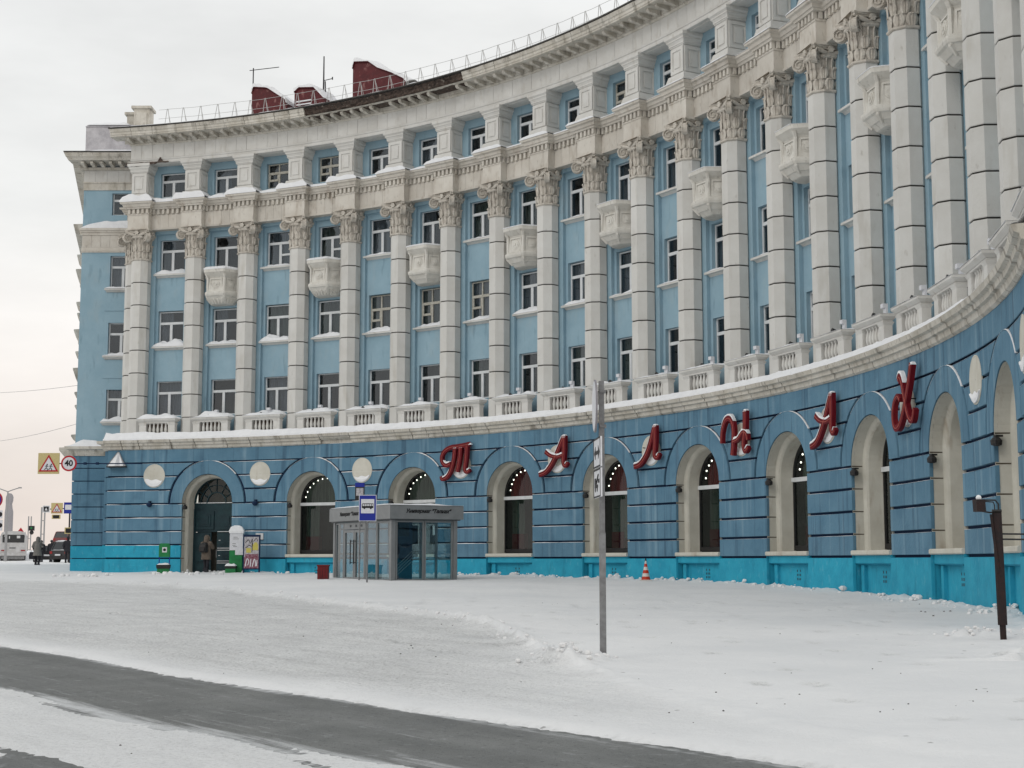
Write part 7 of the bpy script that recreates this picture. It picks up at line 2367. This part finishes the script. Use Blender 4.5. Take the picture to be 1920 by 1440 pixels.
    if hood:
        mb.loops([ring(1.48, .14, .13, .02), ring(1.56, .125, .13, .01), ring(1.66, .125, .13, 0), ring(1.75, .11, .115, 0), ring(1.81, .05, .05, 0)])
        # open the front by pushing it back over the face
        mb.v = [(x, max(y, -.07), z) for x, y, z in mb.v]
        mb.build('hood', coat, t, W)
        fr = MB()
        fr.tube([(.105 * cos(2 * pi * k / 14), -.085, 1.655 + .125 * sin(2 * pi * k / 14)) for k in range(15)], .026, 6)
        fr.build('hood_trim', M['fur'] if coat is not M['cloth'] else M['cloth'], t, W)
    else:
        mb.loops([ring(1.66, .108, .118, .0), ring(1.72, .112, .12, 0), ring(1.79, .085, .09, 0), ring(1.815, .03, .03, 0)])
        mb.v = [(x, y if z > 1.68 else max(y, -.05), z) for x, y, z in mb.v]
        mb.build('hat', M['cloth'], t, W)
    for s_ in (-1, 1):
        a_ = Vector((s_ * .11, -st * s_, 0))
        mb = MB(); mb.loops([[(a_.x - .055, a_.y - .20, 0), (a_.x + .055, a_.y - .20, 0), (a_.x + .055, a_.y + .09, 0), (a_.x - .055, a_.y + .09, 0)], [(a_.x - .055, a_.y - .20, .06), (a_.x + .055, a_.y - .20, .06), (a_.x + .06, a_.y + .10, .09), (a_.x - .06, a_.y + .10, .09)], [(a_.x - .055, a_.y - .06, .12), (a_.x + .055, a_.y - .06, .12), (a_.x + .062, a_.y + .09, .12), (a_.x - .062, a_.y + .09, .12)], [(a_.x - .06, a_.y - .05, .30), (a_.x + .06, a_.y - .05, .30), (a_.x + .06, a_.y + .08, .30), (a_.x - .06, a_.y + .08, .30)]]); mb.build('boot', M['cloth'], t, W)
    return t, W
# at the door
Y = 72.0
p = at(386, 1074, Y); p.z = hg(p.x, Y) + 0.06
t, Wp = person(p, rad(160), 'person in a beige hooded coat with a dark backpack facing the entrance door', M['coat'], 0.68, 0.10, 'up', True, 1.03)
t2 = inst(None, 'backpack', None, Wp, label='black backpack on the back of the person at the entrance door', category='backpack')
mb = MB(); mb.loops([[(-.16, .16, 1.0), (.16, .16, 1.0), (.15, .34, 1.02), (-.15, .34, 1.02)], [(-.18, .15, 1.1), (.18, .15, 1.1), (.17, .38, 1.12), (-.17, .38, 1.12)], [(-.17, .15, 1.36), (.17, .15, 1.36), (.15, .34, 1.36), (-.15, .34, 1.36)], [(-.10, .15, 1.46), (.10, .15, 1.46), (.09, .24, 1.45), (-.09, .24, 1.45)]]); mb.build('bag_body', M['blk'], t2, Wp)
mb = MB(); mb.box(-.13, .13, .36, .42, 1.08, 1.24); mb.build('front_pocket', M['blk'], t2, Wp)
for s_ in (-1, 1):
    mb = MB(); mb.tube([(s_ * .12, .16, 1.40), (s_ * .13, .0, 1.475), (s_ * .13, -.17, 1.36), (s_ * .15, -.16, 1.12), (s_ * .17, .15, 1.08)], .016, 5); mb.build('strap', M['blk'], t2, Wp)
# on the street
Y = 97.0
p = at(69.5, 1062, Y); p.z = hg(p.x, Y) + 0.06
person(p, rad(185), 'person in a loose grey hooded coat walking away along the street', M['coatg'], 0.62, 0.10, 'pocket', True, 1.03, 1.18)
# bag beside that walker
t = thing('carried_bag', 'dark shopping bag hanging at the left side of the grey coated walker', 'bag', p + Vector((-.34, .0, .42)))
W = WM[t.name]
mb = MB(); mb.loops([[(-.17, -.07, 0), (.17, -.07, 0), (.17, .07, 0), (-.17, .07, 0)], [(-.19, -.09, .2), (.19, -.09, .2), (.19, .09, .2), (-.19, .09, .2)], [(-.16, -.03, .46), (.16, -.03, .46), (.16, .03, .46), (-.16, .03, .46)]]); mb.build('bag_body', M['cloth'], t, W)
mb = MB(); mb.tube([(-.08, 0, .45), (-.03, 0, .60), (.06, 0, .60), (.10, 0, .45)], .012, 5); mb.build('handle', M['cloth'], t, W)
Y = 121.0
p = at(95.5, 1054, Y); p.z = hg(p.x, Y) + 0.05
person(p, rad(178), 'person in a black jacket with legs apart beside the dark cars', M['cloth'], 0.78, 0.16, 'down', False, 1.0, 1.05)
Y = 119.0
p = at(76.5, 1055, Y); p.z = hg(p.x, Y) + 0.05
person(p, rad(5), 'person in dark clothes half hidden behind the grey coated walker', M['cloth'], 0.80, 0.14, 'down', False, 0.98)
Y = 112.0
p = at(126.5, 1054, Y); p.z = hg(p.x, Y) + 0.05
person(p, rad(200), 'person in black stepping past the corner of the blue building', M['cloth'], 0.80, 0.18, 'pocket', False, 1.12)
